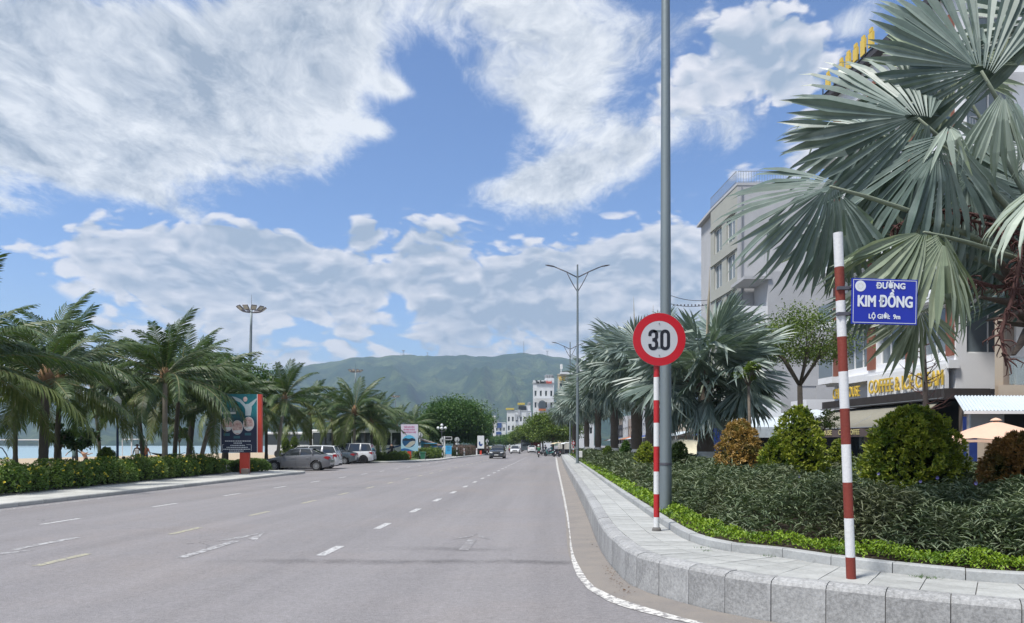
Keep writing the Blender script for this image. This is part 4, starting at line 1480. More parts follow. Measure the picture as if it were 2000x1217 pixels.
def shrub(px, Y, py_top, half_px, label, m, seed=0, group=None, n=9000, leaf=.075, z0=BEDZ, shape=1.0, name='shrub', lobes=None, cat='shrub', mi=None):
    rs = np.random.default_rng(seed)
    X = (px - 1000) / F * Y
    h = H + (HY - py_top) / F * Y - z0
    r = half_px / F * Y
    t = tag(empty(name, (X, Y, z0)), label, cat, group)
    lobes = lobes or [(0, 0, r, h, 1.0)]
    Cs, Ds, top = [], [], []
    for (lx, ly, lr, lh, wgt) in lobes:
        k = int(n * wgt)
        a = rs.random(k) * 2 * PI
        v = rs.random(k) ** .8
        # egg: widest at a third of the height
        prof = np.sqrt(np.clip(1 - ((v - .36) / .64) ** 2, 0, 1)) * np.clip(.72 + v * 1.2, 0, 1) * shape
        prof = np.maximum(prof, .10)
        bump = 1 + .13 * np.sin(a * 5 + v * 9 + seed) + .10 * np.sin(a * 9 - v * 17) + .05 * rs.normal(size=k)
        depth = 1 - .30 * rs.random(k) ** 2.2
        rad = prof * lr * bump * depth
        C = np.stack([lx + rad * np.cos(a), ly + rad * np.sin(a), .12 + v * (lh - .12) * (1 + .03 * np.sin(a * 6))], 1)
        D = np.stack([np.cos(a) * .8, np.sin(a) * .8, .35 + v * .9], 1) + rs.normal(size=(k, 3)) * .38
        Cs.append(C); Ds.append(D)
    C = np.concatenate(Cs); D = np.concatenate(Ds); k = len(C)
    # leaves gather in sprays of seven about shared tips
    g = 6
    m_ = (k // g) * g
    ctr = C[:m_].reshape(-1, g, 3)[:, :1]; dd = D[:m_].reshape(-1, g, 3)[:, :1]
    dd = dd / np.linalg.norm(dd, axis=2, keepdims=True)
    D2 = dd * .8 + rs.normal(size=(m_ // g, g, 3)) * .6
    D2 = (D2 / np.linalg.norm(D2, axis=2, keepdims=True))
    C2 = ctr + D2 * leaf * .5 + dd * leaf * .3 * rs.random((m_ // g, g, 1))
    C = C2.reshape(-1, 3); D = D2.reshape(-1, 3); k = len(C)
    N = np.cross(D, rs.normal(size=(k, 3))) + np.array([0, 0, .5])
    V, T = leaf_quads(C, D, N, leaf * (.7 + .7 * rs.random(k)), leaf * .42, .15, .15)
    np_mesh('foliage', V, T, m, None, t)
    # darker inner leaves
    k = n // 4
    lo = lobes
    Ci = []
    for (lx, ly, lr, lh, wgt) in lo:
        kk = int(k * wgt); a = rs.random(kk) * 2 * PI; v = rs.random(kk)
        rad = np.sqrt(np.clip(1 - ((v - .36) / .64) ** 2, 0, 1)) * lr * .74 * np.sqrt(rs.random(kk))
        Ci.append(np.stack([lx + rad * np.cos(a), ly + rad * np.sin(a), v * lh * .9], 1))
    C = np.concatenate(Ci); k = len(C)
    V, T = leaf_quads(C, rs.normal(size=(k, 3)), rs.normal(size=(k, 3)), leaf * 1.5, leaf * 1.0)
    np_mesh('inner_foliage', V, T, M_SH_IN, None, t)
    sm = MB()
    for i in range(5):
        a = i * 1.26
        sm.tube([(0, 0, 0), (.05 * math.cos(a), .05 * math.sin(a), h * .3), (r * .5 * math.cos(a), r * .5 * math.sin(a), h * .75)], [.025, .018, .005], 5)
    sm.build('stems', M_STEM, t)
    return t


sg = 'clipped rounded shrubs in the island planting'
shrub(1445, 17.0, 826, 40, 'shrub with orange-gold tips, left of the bright green pair', M_SH_O, 1, sg, 9000, .075)
Y = 15.2
shrub(1545, Y, 800, 60, 'twin-headed bright green shrub right of the orange-gold one', M_SH_G, 2, sg, 9000, .075,
      lobes=[(.14, 0, .50, 1.93, .8), (-.36, -.25, .36, 1.32, .5), (.36, .1, .38, 1.25, .3)])
shrub(1640, 16.5, 862, 22, 'small yellowish shrub behind the red and white sign post', M_SH_G, 3, sg, 3000, .07)
shrub(1780, 11.0, 802, 84, 'largest dome-shaped green shrub, between the sign post and the parasol', M_SH_G, 4, sg, 17000, .072, shape=1.0)
shrub(1990, 9.6, 852, 68, 'reddish-orange shrub at the right edge below the parasol', leaf_mat('rusty_leaf_tips', (.17, .085, .025), (.32, .17, .05), (.09, .085, .02), trans=.2, var=.3, big=4), 5, sg, 11000, .058)
shrub(1262, 23.0, 867, 20, 'low yellow-green shrub peeking out left of the speed sign post', M_SH_G, 6, sg, 3000, .075)
shrub(1326, 22.5, 866, 18, 'low grey-green bush just right of the lamp pole', M_SH_IN, 7, sg, 3000, .08)
shrub(1222, 38.0, 862, 9, 'dark little bush between two fan palm trunks', M_LF_DARK, 8, sg, 1600, .09)
shrub(1187, 40.0, 873, 9, 'little bush at the foot of the fan palms, left one', M_LF_MID, 9, sg, 1600, .09)
# cone and column shrubs on the beach side
shrub(208, 33, 876, 17, 'cone-shaped green shrub behind the flowering hedge', M_LF_MID, 10, None, 4000, .09, z0=.1)
shrub(558, 58, 857, 9, 'slim column-shaped shrub, left of a pair behind the parked sedan', M_LF_MID, 11, 'pair of column-shaped shrubs', 2400, .1, z0=.1)
shrub(575, 58, 855, 9, 'slim column-shaped shrub, right of a pair behind the parked sedan', M_LF_MID, 12, 'pair of column-shaped shrubs', 2400, .1, z0=.1)

# ---- mass planting: grey-green narrow-leaved ground cover (uncountable)
M_RUE = leaf_mat('grey_green_narrow_leaves', (.062, .100, .052), (.20, .245, .145), (.13, .14, .08), trans=.12, var=.35, big=.6, rough=.5)
M_LOW = leaf_mat('lime_border_leaves', (.10, .19, .012), (.25, .36, .025), (.05, .12, .010), trans=.25, var=.25, big=3.0)
M_FLOWER = mat('violet_flower', (.25, .22, .55), .6, .2)
M_YFLOW = mat('yellow_flower', (.75, .62, .05), .6, .15)

bed_poly = [(p.x, p.y) for p in INN[::4]] + [(v.x, v.y) for v in reversed(far_pts)]
bp = np.array(bed_poly)


def inside(x, y, poly):
    c = np.zeros(len(x), bool)
    j = len(poly) - 1
    for i in range(len(poly)):
        xi, yi = poly[i]; xj, yj = poly[j]
        cond = ((yi > y) != (yj > y)) & (x < (xj - xi) * (y - yi) / (yj - yi + 1e-12) + xi)
        c ^= cond; j = i
    return c


INNA = np.array([(p.x, p.y) for p in INN[::2]])


def dist_in(x, y):
    out = np.empty(len(x))
    for i in range(0, len(x), 4000):
        d = np.hypot(x[i:i + 4000, None] - INNA[None, :, 0], y[i:i + 4000, None] - INNA[None, :, 1])
        out[i:i + 4000] = d.min(1)
    return out


def scatter(n, y0, y1, power, dmin, dmax=99):
    """points in the bed, denser towards the eye"""
    u = RNG.random(n)
    y = (y0 ** (1 - power) + u * (y1 ** (1 - power) - y0 ** (1 - power))) ** (1 / (1 - power))
    x = RNG.uniform(0, 22, n)
    k = inside(x, y, bed_poly)
    x, y = x[k], y[k]
    d = dist_in(x, y)
    k = (d > dmin) & (d < dmax)
    return x[k], y[k], d[k]


x, y, d = scatter(120000, 4.6, 92, 2.0, .56)
print('ruellia stems', len(x))
ns = len(x)
per = 6
hh = .58 + .26 * np.sin(x * 1.7 + y * .9) * np.sin(y * 1.3 - x) * .6 + .10 * RNG.random(ns) + .10 * np.sin(x * 4.1) * np.sin(y * 3.7)
hh = hh * np.clip((d - .50) / .35, .35, 1) * np.where(y > 30, 1.0, 1)
hh = np.clip(hh, .2, 1.05)
i = np.repeat(np.arange(ns), per)
lv = RNG.random(ns * per) ** .6
big = np.clip(y[i] / 14, .8, 3.2)
C = np.stack([x[i] + RNG.normal(size=ns * per) * .07 * big, y[i] + RNG.normal(size=ns * per) * .07 * big, BEDZ + .04 + hh[i] * (.25 + .75 * lv)], 1)
a = RNG.random(ns * per) * 2 * PI
D = np.stack([np.cos(a), np.sin(a), RNG.normal(.35, .5, ns * per)], 1)
N = np.stack([RNG.normal(size=ns * per) * .4, RNG.normal(size=ns * per) * .4, np.ones(ns * per)], 1)
V, T = leaf_quads(C, D, N, .15 * big * (.6 + .8 * RNG.random(ns * per)), .022 * big, .1, .25)
o = np_mesh('ground_cover', V, T, M_RUE); tag(o, 'dense grey-green narrow-leaved planting filling the island', 'planting', kind='stuff')
# a few violet flowers
mb = MB()
for (fx, fy, fY) in ((1905, 944, 8.4), (1830, 933, 9.0), (1797, 940, 9.2), (1560, 930, 11), (1715, 925, 10.5)):
    c = P(fx, fY, fy)
    for k in range(6):
        a = k * 1.047
        mb.add([c, c + Vector((.022 * math.cos(a), -.008, .022 * math.sin(a))), c + Vector((.022 * math.cos(a + .8), -.012, .022 * math.sin(a + .8)))], [(0, 1, 2)])
tag(mb.build('flowers', M_FLOWER), 'scattered tiny violet flowers in the grey-green planting', 'flowers', kind='stuff')

# lime-green clipped border just inside the inner kerb
x, y, d = scatter(700000, 4.6, 92, 2.2, .14, .56)
ns = len(x)
print('border leaves', ns)
cl = np.sin(x * 9 + 1.3 * np.sin(y * 5)) * np.sin(y * 8 + x * 3)
hh = (.19 + .055 * cl) * np.clip(1.25 - np.abs(d - .34) / .22 * .75, .35, 1)
big = np.clip(y / 9, .8, 3.5)
C = np.stack([x, y, BEDZ + hh * (1 - .55 * RNG.random(ns) ** 2)], 1)
a = RNG.random(ns) * 2 * PI
D = np.stack([np.cos(a), np.sin(a), RNG.normal(.9, .5, ns)], 1)
N = np.stack([RNG.normal(size=ns) * .6, RNG.normal(size=ns) * .6, np.ones(ns)], 1)
V, T = leaf_quads(C, D, N, .048 * big, .022 * big, .12, .1)
o = np_mesh('border_hedge', V, T, M_LOW); tag(o, 'low lime-green clipped border along the inner kerb', 'border hedge', kind='stuff')
# weeds in the paving joints and leaf litter in the gutter
mb = MB(); r_ = random.Random(3)
for (px, py) in ((1370, 1070), (1381, 1076), (1434, 1076), (1500, 1087), (1806, 1128), (1822, 1130), (1840, 1129), (1795, 1127)):
    c0 = G(px, py, KZ)
    for k in range(26):
        c = c0 + Vector((r_.gauss(0, .05), r_.gauss(0, .03), 0)); a = r_.uniform(0, 6.28)
        t_ = c + Vector((math.cos(a) * .03, math.sin(a) * .03, r_.uniform(.01, .035))); w_ = Vector((-math.sin(a), math.cos(a), 0)) * .003
        mb.add([c - w_, c + w_, t_], [(0, 1, 2)])
tag(mb.build('weeds', M_LF_DARK), 'tiny weeds sprouting from the paving joints', 'weeds', kind='stuff')
mb = MB()
lit = [(1165, 1090), (1180, 1110), (1195, 1120), (1202, 1130), (1215, 1140), (1188, 1128), (1210, 1148), (1230, 1155), (1175, 1075), (1205, 1125), (1160, 1060), (1225, 1150)]
for k in range(120):
    px, py = r_.choice(lit)
    c = G(px + r_.gauss(0, 7), py + r_.gauss(0, 7)); c.z = .022
    a = r_.uniform(0, 6.28); s_ = r_.uniform(.006, .022)
    u_ = Vector((math.cos(a), math.sin(a), r_.uniform(-.3, .5))) * s_; w_ = Vector((-math.sin(a), math.cos(a), r_.uniform(0, .4))) * s_ * .5
    mb.add([c - u_, c + w_, c + u_, c - w_], [(0, 1, 2, 3)])
tag(mb.build('leaf_litter', mat('dry_leaf', (.13, .075, .04), .9, .5, 20)), 'dry leaves and grit lying in the gutter', 'litter', kind='stuff')


# ---- hedge with yellow flowers on the beach side
M_HEDGE = leaf_mat('hedge_leaves', (.055, .115, .02), (.145, .23, .04), (.15, .21, .05), trans=.22, var=.35, big=.8)
hedge_seg = [(RX(-16.0 - .7, 12), 12), (RX(-17.45, 22.8), 22.8), (RX(-18.05, 33), 33), (RX(-18.4, 42.3), 42.3)]


def hedge(pts, width, height, n, leaf, label, name='hedge', m=None, flowers=0, z0=.13, seed=0, cat='hedge', lobes=1.0, fm=None):
    rs = np.random.default_rng(seed)
    pts = [np.array(p, float) for p in pts]
    seg = [np.linalg.norm(b_ - a_) for a_, b_ in zip(pts, pts[1:])]
    cum = np.cumsum([0] + seg)
    t = tag(empty(name, (pts[0][0], pts[0][1], z0)), label, cat)
    org = np.array([pts[0][0], pts[0][1], 0])

    def place(k, inner=False):
        s = rs.random(k) * cum[-1]
        j = np.clip(np.searchsorted(cum, s) - 1, 0, len(seg) - 1)
        A = np.array(pts)[j]; B = np.array(pts)[j + 1]
        f = ((s - cum[j]) / np.array(seg)[j])[:, None]
        base = A + (B - A) * f
        d = (B - A) / np.linalg.norm(B - A, axis=1, keepdims=True)
        nn = np.stack([-d[:, 1], d[:, 0]], 1)
        th = rs.random(k) * PI
        lump = 1 + lobes * (.13 * np.sin(s * 2.1 + seed) + .10 * np.sin(s * 5.3 + th * 2) + .07 * np.sin(s * 11 + th * 5))
        rad = (1 - .35 * rs.random(k) ** 2.0) if not inner else .7 * np.sqrt(rs.random(k))
        lat = np.cos(th) * width / 2 * rad * lump
        ht = np.sin(th) ** .7 * height * rad * lump
        C = np.stack([base[:, 0] + nn[:, 0] * lat, base[:, 1] + nn[:, 1] * lat, .04 + ht], 1)
        O = np.stack([nn[:, 0] * np.cos(th), nn[:, 1] * np.cos(th), np.sin(th)], 1)
        return C - org, O
    C, O = place(n)
    D = O * .7 + rs.normal(size=(n, 3)) * .6
    N = O * .8 + np.array([0, 0, .7]) + rs.normal(size=(n, 3)) * .4
    V, T = leaf_quads(C, D, N, leaf * (.7 + .6 * rs.random(n)), leaf * .5, .15, .1)
    np_mesh('foliage', V, T, m or M_HEDGE, None, t)
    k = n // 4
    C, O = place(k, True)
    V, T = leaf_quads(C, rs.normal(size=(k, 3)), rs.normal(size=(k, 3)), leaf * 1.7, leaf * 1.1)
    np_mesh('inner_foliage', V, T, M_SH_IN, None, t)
    if flowers:
        C, O = place(flowers * 3)
        kk = (O[:, 2] > .1)
        C = C[kk][:flowers] + O[kk][:flowers] * .05; k = len(C)
        prt = []
        for q in range(5):
            a = rs.random(k) * 6.28
            prt.append(leaf_quads(C + rs.normal(size=(k, 3)) * .02, rs.normal(size=(k, 3)), rs.normal(size=(k, 3)), .075, .055))
        V, T = join(prt)
        o = np_mesh('flowers', V, T, fm or M_YFLOW, None, t)
        o['kind'] = 'stuff'
    return t


hedge([hedge_seg[0], hedge_seg[1], hedge_seg[2], (RX(-18.35, 40), 40)], 1.7, .86, 52000, .10, 'long leafy hedge with yellow flowers along the beach-side pavement', flowers=420, seed=3)
hedge([(RX(-17.6, 41.2), 41.2), (RX(-17.2, 43.6), 43.6)], 1.5, .62, 5000, .11, 'short end of hedge right of the red board post', flowers=14, seed=5)
hedge([(-14.2, 71), (-10.5, 74)], 1.6, .75, 7000, .14, 'leafy green bed between the white people carrier and the poster board', m=M_LF_MID, seed=6)
hedge([(-9.7, 79), (-8.6, 86)], 1.8, 1.0, 7000, .15, 'yellow-green bushes behind the green bin', m=M_LF_MID, seed=7, flowers=12)
hedge([(RX(-12.9, 95), 95), (RX(-12.5, 135), 135)], 2.0, 1.25, 16000, .16, 'reddish-brown clipped hedge along the far pavement', m=leaf_mat('brownish_purple_leaves', (.10, .065, .06), (.17, .11, .09), (.07, .08, .04), trans=.15), seed=8)
hedge([(-30, 52), (-16.5, 60)], 2.5, .35, 9000, .12, 'low green ground hedge under the palms behind the parked cars', m=M_HEDGE, seed=9)

# ================================================================== mountain
def mountains():
    rid = [(-900, 800), (-500, 790), (-200, 800), (0, 785), (200, 770), (400, 748), (520, 722), (580, 719), (640, 706), (700, 697), (740, 695), (790, 691), (830, 695), (870, 694), (960, 695),
           (985, 692), (1000, 690), (1060, 691), (1095, 697), (1125, 704), (1190, 730), (1300, 772), (1500, 800), (1900, 820), (2600, 830)]
    D0, D1 = 1900.0, 4000.0
    nu, nv = 560, 110
    pxs = np.linspace(-900, 2600, nu)
    ry = np.interp(pxs, [a for a, b in rid], [b for a, b in rid])
    ry = ry + 1.0 * np.sin(pxs * .06) + .7 * np.sin(pxs * .17 + 1) + .35 * RNG.normal(size=nu)
    V = np.zeros((nv, nu, 3))
    for j in range(nv):
        v = j / (nv - 1)
        for i in range(nu):
            u = (pxs[i] - 1000) / F
            vv = min(v / .86, 1.0)
            d = D0 + (D1 - D0) * v
            hr = (HY - ry[i]) / F * (D0 + (D1 - D0) * .86)
            X, Y = u * d, d
            # spurs and gullies running down the slope
            n1 = noise.fractal(Vector((u * 16 + 3, v * 2.2, 0)), .9, 2.1, 6)
            n2 = abs(noise.noise(Vector((u * 26 + v * 2.6, v * 3.0, 4))))
            prof = vv ** 1.25 * (1 + .10 * math.sin(PI * vv) * math.sin(u * 21 + 2))
            h = hr * prof
            k = math.sin(PI * min(vv, 1)) ** .7
            h += hr * k * (.20 * n1 - .26 * n2 + .05)
            if v > .86:
                h = hr * (1 - ((v - .86) / .14) * .6)
            V[j, i] = (X, Y, max(h, 0) + H - 6 * (vv < .02))
    V = V.reshape(-1, 3)
    idx = np.arange(nu * nv).reshape(nv, nu)
    Q = np.stack([idx[:-1, :-1], idx[:-1, 1:], idx[1:, 1:], idx[1:, :-1]], -1).reshape(-1, 4)
    m = bpy.data.materials.new('forested_slope'); m.use_nodes = True
    g = NT(m.node_tree)
    co = g.n('ShaderNodeTexCoord').outputs['Object']
    n1 = g.noise(co, .004, 8, .68, .4); n2 = g.noise(co, .05, 6, .8)
    c = g.mix(g.ramp(n1, .46, .60), (.035, .09, .03), (.14, .20, .065))
    c = g.mix(g.ramp(n2, .42, .64), g.v('SCALE', c, scale=.5), c)
    c = g.mix(g.m('MULTIPLY', g.ramp(g.noise(co, .007, 8, .8, .8), .60, .70), .6), c, (.20, .22, .10))
    b = g.n('ShaderNodeBsdfPrincipled'); g.put(b.inputs['Base Color'], c); b.inputs['Roughness'].default_value = 1
    b.inputs['Specular IOR Level'].default_value = 0
    bm = g.n('ShaderNodeBump'); bm.inputs['Strength'].default_value = 1; bm.inputs['Distance'].default_value = 25
    g.put(bm.inputs['Height'], n2); g.put(b.inputs['Normal'], bm.outputs[0])
    g.n('ShaderNodeOutputMaterial', None, Surface=b)
    tag(np_mesh('mountain', V, Q, m, None, None, True), kind='structure')
    # masts on the ridge
    Dr = D0 + (D1 - D0) * .86
    ms = mat('mast_steel', (.35, .33, .33), .6)
    for (px, yb, yt, w, lab) in ((1023, 690, 667, 3.0, 'tall lattice mast on the mountain ridge'), (788, 691, 685, 9, 'squat antenna station on the ridge, widest one'),
                                 (783, 692, 688, 4, 'small antenna beside the squat station on the ridge'), (835, 694, 689, 5, 'lone short antenna left of the ridge saddle'), (1069, 692, 686, 7, 'flat-topped antenna right of the tall ridge mast')):
        p = P(px, Dr, yb); hgt = (yb - yt) / F * Dr + 12; s_ = 2.0
        t = tag(empty('ridge_mast', (p.x, p.y, p.z - 12)), lab, 'mast')
        b_ = MB()
        for sx, sy in ((-1, -1), (1, -1), (1, 1), (-1, 1)):
            b_.tube([(sx * w * .6, sy * w * .6, 0), (sx * w * .12, sy * w * .12, hgt)], [.9, .7], 4)
        for k in range(1, 6):
            z = hgt * k / 6; q = w * (.6 - .48 * k / 6)
            b_.box((0, 0, z), (q * 2, q * 2, .8))
        b_.build('lattice', ms, t)
        if w > 4:
            b_ = MB(); b_.box((0, 0, hgt), (w * 1.6, w * 1.2, 3)); b_.box((0, 0, 3), (w * 1.4, w, 8)); b_.build('platform', ms, t)


mountains()

# ================================================================== buildings
M_WIN = glass_mat('window_glass')
M_WINL = glass_mat('pale_window_glass', (.14, .17, .19), .1)
M_FRAME_W = mat('white_window_frame', (.70, .70, .69), .5, .1)
M_FRAME_D = mat('dark_window_frame', (.05, .05, .055), .5, .1)
M_GREYR = mat('grey_render', (.44, .445, .46), .9, .28, .5, .25, 8, stain=.35, stain_col=(.28, .28, .29))
M_BEIGEG = mat('greenish_grey_render', (.36, .365, .33), .9, .2, .6, .2, 8)
M_WHITE_R = mat('white_render', (.74, .75, .77), .85, .16, .5, .15, 8, stain=.2, stain_col=(.4, .4, .4))
M_WHITE_FAR = mat('white_painted_wall', (.60, .62, .64), .85, .2, .3, stain=.25, stain_col=(.35, .36, .37))
M_BROWNP = mat('red_brown_cladding', (.23, .085, .055), .7, .25, 2.5, .2, 20, streak=True)
M_CHAR = mat('charcoal_corrugated', (.052, .046, .046), .55, .25, 2)
M_BEIGE = mat('beige_render', (.42, .345, .265), .85, .15, .7, .2, 10)
M_TAUPE = mat('taupe_wall', (.26, .215, .18), .85, .15, .7)
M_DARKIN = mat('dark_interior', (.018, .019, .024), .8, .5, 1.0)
M_GOLD = mat('gold_letters', (.72, .50, .08), .4, .15, 5, metal=.1)
M_STEEL = mat('grey_steel', (.30, .31, .32), .45, .2, 5, metal=.5)
M_BLUEP = mat('blue_corrugated_sheet', (.03, .06, .25), .5, .3, 3)
M_AWN = mat('olive_awning_canvas', (.235, .225, .185), .85, .18, 1.2, .15, 20, stain=.25, stain_col=(.15, .14, .12))
M_AWNV = mat('brown_awning_valance', (.115, .088, .085), .85, .15, 2)
M_CREAML = mat('cream_letters', (.62, .55, .25), .6, .1)
M_ZINC = mat('pale_corrugated_sheet', (.52, .58, .62), .5, .2, 2, stain=.3, stain_col=(.3, .28, .26))
M_BLACK = mat('black_paint', (.02, .02, .022), .5, .2)
M_ORANGE = mat('orange_cladding', (.45, .15, .06), .7, .2)


def wallgrid(root, name, O, U, W, Hh, holes, m, depth=.18, nrm=None, glass=None, framem=None, fr=.05, mull=True, thick=.25):
    """a wall from O along U (unit), width W, height Hh with recessed glazed openings (u0, z0, u1, z1)"""
    O = Vector(O); U = Vector((U[0], U[1], 0)).normalized(); Nn = Vector((U.y, -U.x, 0))
    us = sorted({0, W} | {h[0] for h in holes} | {h[2] for h in holes})
    zs = sorted({0, Hh} | {h[1] for h in holes} | {h[3] for h in holes})
    pt = lambda u, z, d=0: O + U * u + Vector((0, 0, z)) - Nn * d
    b_ = MB()
    for i in range(len(us) - 1):
        for j in range(len(zs) - 1):
            um, zm = (us[i] + us[i + 1]) / 2, (zs[j] + zs[j + 1]) / 2
            if any(h[0] < um < h[2] and h[1] < zm < h[3] for h in holes):
                continue
            b_.quad(pt(us[i], zs[j]), pt(us[i + 1], zs[j]), pt(us[i + 1], zs[j + 1]), pt(us[i], zs[j + 1]))
    for (a, z0, c, z1) in [h[:4] for h in holes]:
        b_.quad(pt(a, z0), pt(a, z1), pt(a, z1, depth), pt(a, z0, depth))
        b_.quad(pt(c, z0, depth), pt(c, z1, depth), pt(c, z1), pt(c, z0))
        b_.quad(pt(a, z1), pt(c, z1), pt(c, z1, depth), pt(a, z1, depth))
        b_.quad(pt(a, z0, depth), pt(c, z0, depth), pt(c, z0), pt(a, z0))
    b_.build(name, m, root)
    ang = math.atan2(U.y, U.x)
    for h in holes:
        a, z0, c, z1 = h[:4]
        w, hh = c - a, z1 - z0
        key = (round(w, 2), round(hh, 2), (framem or M_FRAME_W).name, (glass or M_WIN).name, mull)
        if key not in WINC:
            f = MB()
            f.box((w / 2, .0, fr / 2), (w, .06, fr)); f.box((w / 2, 0, hh - fr / 2), (w, .06, fr))
            f.box((fr / 2, 0, hh / 2), (fr, .06, hh - 2 * fr)); f.box((w - fr / 2, 0, hh / 2), (fr, .06, hh - 2 * fr))
            if mull:
                nm = max(1, round(w / .9))
                for k in range(1, nm):
                    f.box((w * k / nm, 0, hh / 2), (fr * .8, .05, hh - 2 * fr))
            fo = f.build('window', framem or M_FRAME_W, None)
            gq = MB(); gq.quad((0, .02, 0), (w, .02, 0), (w, .02, hh), (0, .02, hh))
            go = gq.build('pane', glass or M_WIN, None)
            WINC[key] = (fo.data, go.data)
            bpy.data.objects.remove(fo); bpy.data.objects.remove(go)
        fm_, gm_ = WINC[key]
        o = link('window', fm_, root, pt(a, z0, depth - .04)); o.rotation_euler = (0, 0, ang)
        link('pane', gm_, o)


WINC = {}


def block(root, name, pts, z0, z1, m):
    """closed solid on a footprint"""
    b_ = MB(); b_.prism([(p[0], p[1]) for p in pts], z0, z1)
    return b_.build(name, m, root)


def railing(root, p, q, z, h=1.0, step=.14, m=None, name='railing'):
    p, q = Vector((p[0], p[1], z)), Vector((q[0], q[1], z))
    b_ = MB(); L = (q - p).length; n = int(L / step)
    for k in range(n + 1):
        c = p.lerp(q, k / n); b_.box(c + Vector((0, 0, h / 2)), (.022, .022, h))
    a = math.atan2((q - p).y, (q - p).x)
    for zz in (h, .1):
        b_.box((p + q) / 2 + Vector((0, 0, zz)), (L, .04, .04), rz=a)
    b_.build(name, m or M_STEEL, root)


# ---- grey six-storey building with a side face towards the eye
t = tag(empty('building', (0, 0, 0)), 'tall plain grey rendered building with paired windows on its narrow front and a roof railing', 'building')
A = P(1440, 62); B = P(1388, 69); A.z = B.z = 0
TOP = H + (HY - 362) / F * 62
D_ = P(1640, 62); D_.z = 0
U = (A - B).normalized(); W = (A - B).length
holes = []
for k in range(7):
    zt = H + (HY - 408) / F * 62 - k * 3.25
    if zt - 2.3 < .5: break
    holes += [(W * .14, zt - 2.35, W * .44, zt - .15), (W * .62, zt - 2.35, W * .92, zt - .15)]
wallgrid(t, 'front_wall', B, U, W, TOP, holes, M_BEIGEG, .22, glass=M_WINL, framem=M_FRAME_W, fr=.07)
# ledges between the window bands
for k in range(7):
    zt = H + (HY - 408) / F * 62 - k * 3.25
    if zt < 1: break
    b_ = MB(); c = (A + B) / 2 - Vector((U.y, -U.x, 0)) * -.05
    b_.box((c.x, c.y, zt), (W, .10, .10), rz=math.atan2(U.y, U.x)); b_.build('ledge', M_BEIGEG, t)
Ux = Vector((1, 0, 0))
sw = D_.x - A.x + 4
wallgrid(t, 'side_wall', A, Ux, sw, TOP, [(5.6, 5.2, 7.0, 8.0), (6.2, H + (HY - 655) / F * 62, 7.6, H + (HY - 628) / F * 62)], M_GREYR, .18, glass=M_WIN, framem=M_FRAME_W)
block(t, 'core', [(A.x + .3, 62.35), (A.x + sw - .01, 62.35), (A.x + sw - .01, 74), (B.x + .4, 74), (B.x + .4, 69.2)], .1, TOP - .02, M_GREYR)
block(t, 'roof_slab', [(A.x - .04, 61.96), (A.x + sw, 61.96), (A.x + sw, 74.1), (B.x - .04, 74.1), (B.x - .05, 69.0)], TOP, TOP + .22, M_GREYR)
railing(t, (A.x + .1, 62.1), (A.x + sw - .2, 62.1), TOP + .22, 1.0, .22)
railing(t, (A.x - .05, 62.1), (B.x, 69), TOP + .22, 1.0, .22)
# recessed loggia on the side and a lower projecting grey volume with a white balcony
z0, z1 = H + (HY - 640) / F * 60, H + (HY - 548) / F * 60
block(t, 'stair_volume', [(P(1500, 58.5).x, 58.5), (P(1625, 58.5).x + 4, 58.5), (P(1625, 58.5).x + 4, 61.85), (P(1500, 58.5).x, 61.85)], .1, z1 + .4, M_GREYR)
block(t, 'balcony', [(P(1452, 59).x, 58.6), (P(1500, 59).x - .05, 58.6), (P(1500, 59).x - .05, 61.85), (P(1452, 59).x, 61.85)], z0, z0 + 1.5, M_WHITE_R)
block(t, 'canopy_slab', [(P(1448, 59).x, 58.3), (P(1502, 59).x - .05, 58.3), (P(1502, 59).x - .05, 61.85), (P(1448, 59).x, 61.85)], z1 - .25, z1, M_GREYR)
wallgrid(t, 'stair_wall', (P(1500, 58.5).x, 58.45, .1), Ux, 9, z1, [(2.6, 3.4, 3.8, 6.2), (2.0, 9.0, 3.8, 10.1)], M_GREYR, .15, framem=M_FRAME_W)
# drainpipe and cables
b_ = MB(); b_.tube([(A.x + .35, 61.9, .2), (A.x + .35, 61.9, TOP - .1)], .06, 6); b_.build('drainpipe', M_STEEL, t)

# ---- white and brown building with the coffee shop at street level
t = tag(empty('building', (0, 0, 0)), 'white building with red-brown vertical cladding above the coffee and ice cream shop', 'building')
CA = Vector((18.72, 42.9, 0)); CB = Vector((19.45, 32.4, 0))
U = (CB - CA).normalized(); W = (CB - CA).length
Nn = Vector((U.y, -U.x, 0)); ang = math.atan2(U.y, U.x)
ztop = H + (HY - 195) / F * 43
zfb = 3.68; zft = zfb + .44
fl = 3.15; zf = 5.35
nfl = int((ztop - zf) / fl)
holes = []
WU = ((.9, 3.5), (4.4, 6.9), (7.8, 9.9))
for k in range(nfl):
    for (u0, u1) in WU:
        holes.append((u0, zf - zft + k * fl + .45, u1, zf - zft + k * fl + 2.6))
wallgrid(t, 'front_wall', (CA.x, CA.y, zft), U, W, ztop - zft, holes, M_WHITE_R, .3, glass=M_WINL, framem=M_FRAME_W, fr=.08)
for k in range(nfl):
    z = zf + k * fl
    for (u0, u1) in ((0.05, .75), (3.62, 4.28), (7.02, 7.68), (10.0, 10.45)):
        c = CA + U * (u0 + u1) / 2 + Nn * .06
        b_ = MB(); b_.box((c.x, c.y, z + 1.5), (u1 - u0, .12, fl - .65), rz=ang); b_.build('cladding_panel', M_BROWNP, t)
    c = CA + U * W / 2 + Nn * .18
    b_ = MB(); b_.box((c.x, c.y, z - .16), (W + .3, .5, .36), rz=ang); b_.build('floor_band', M_WHITE_R, t)
back = CA - Nn * 14; backB = CB - Nn * 14
i_ = Nn * -.35
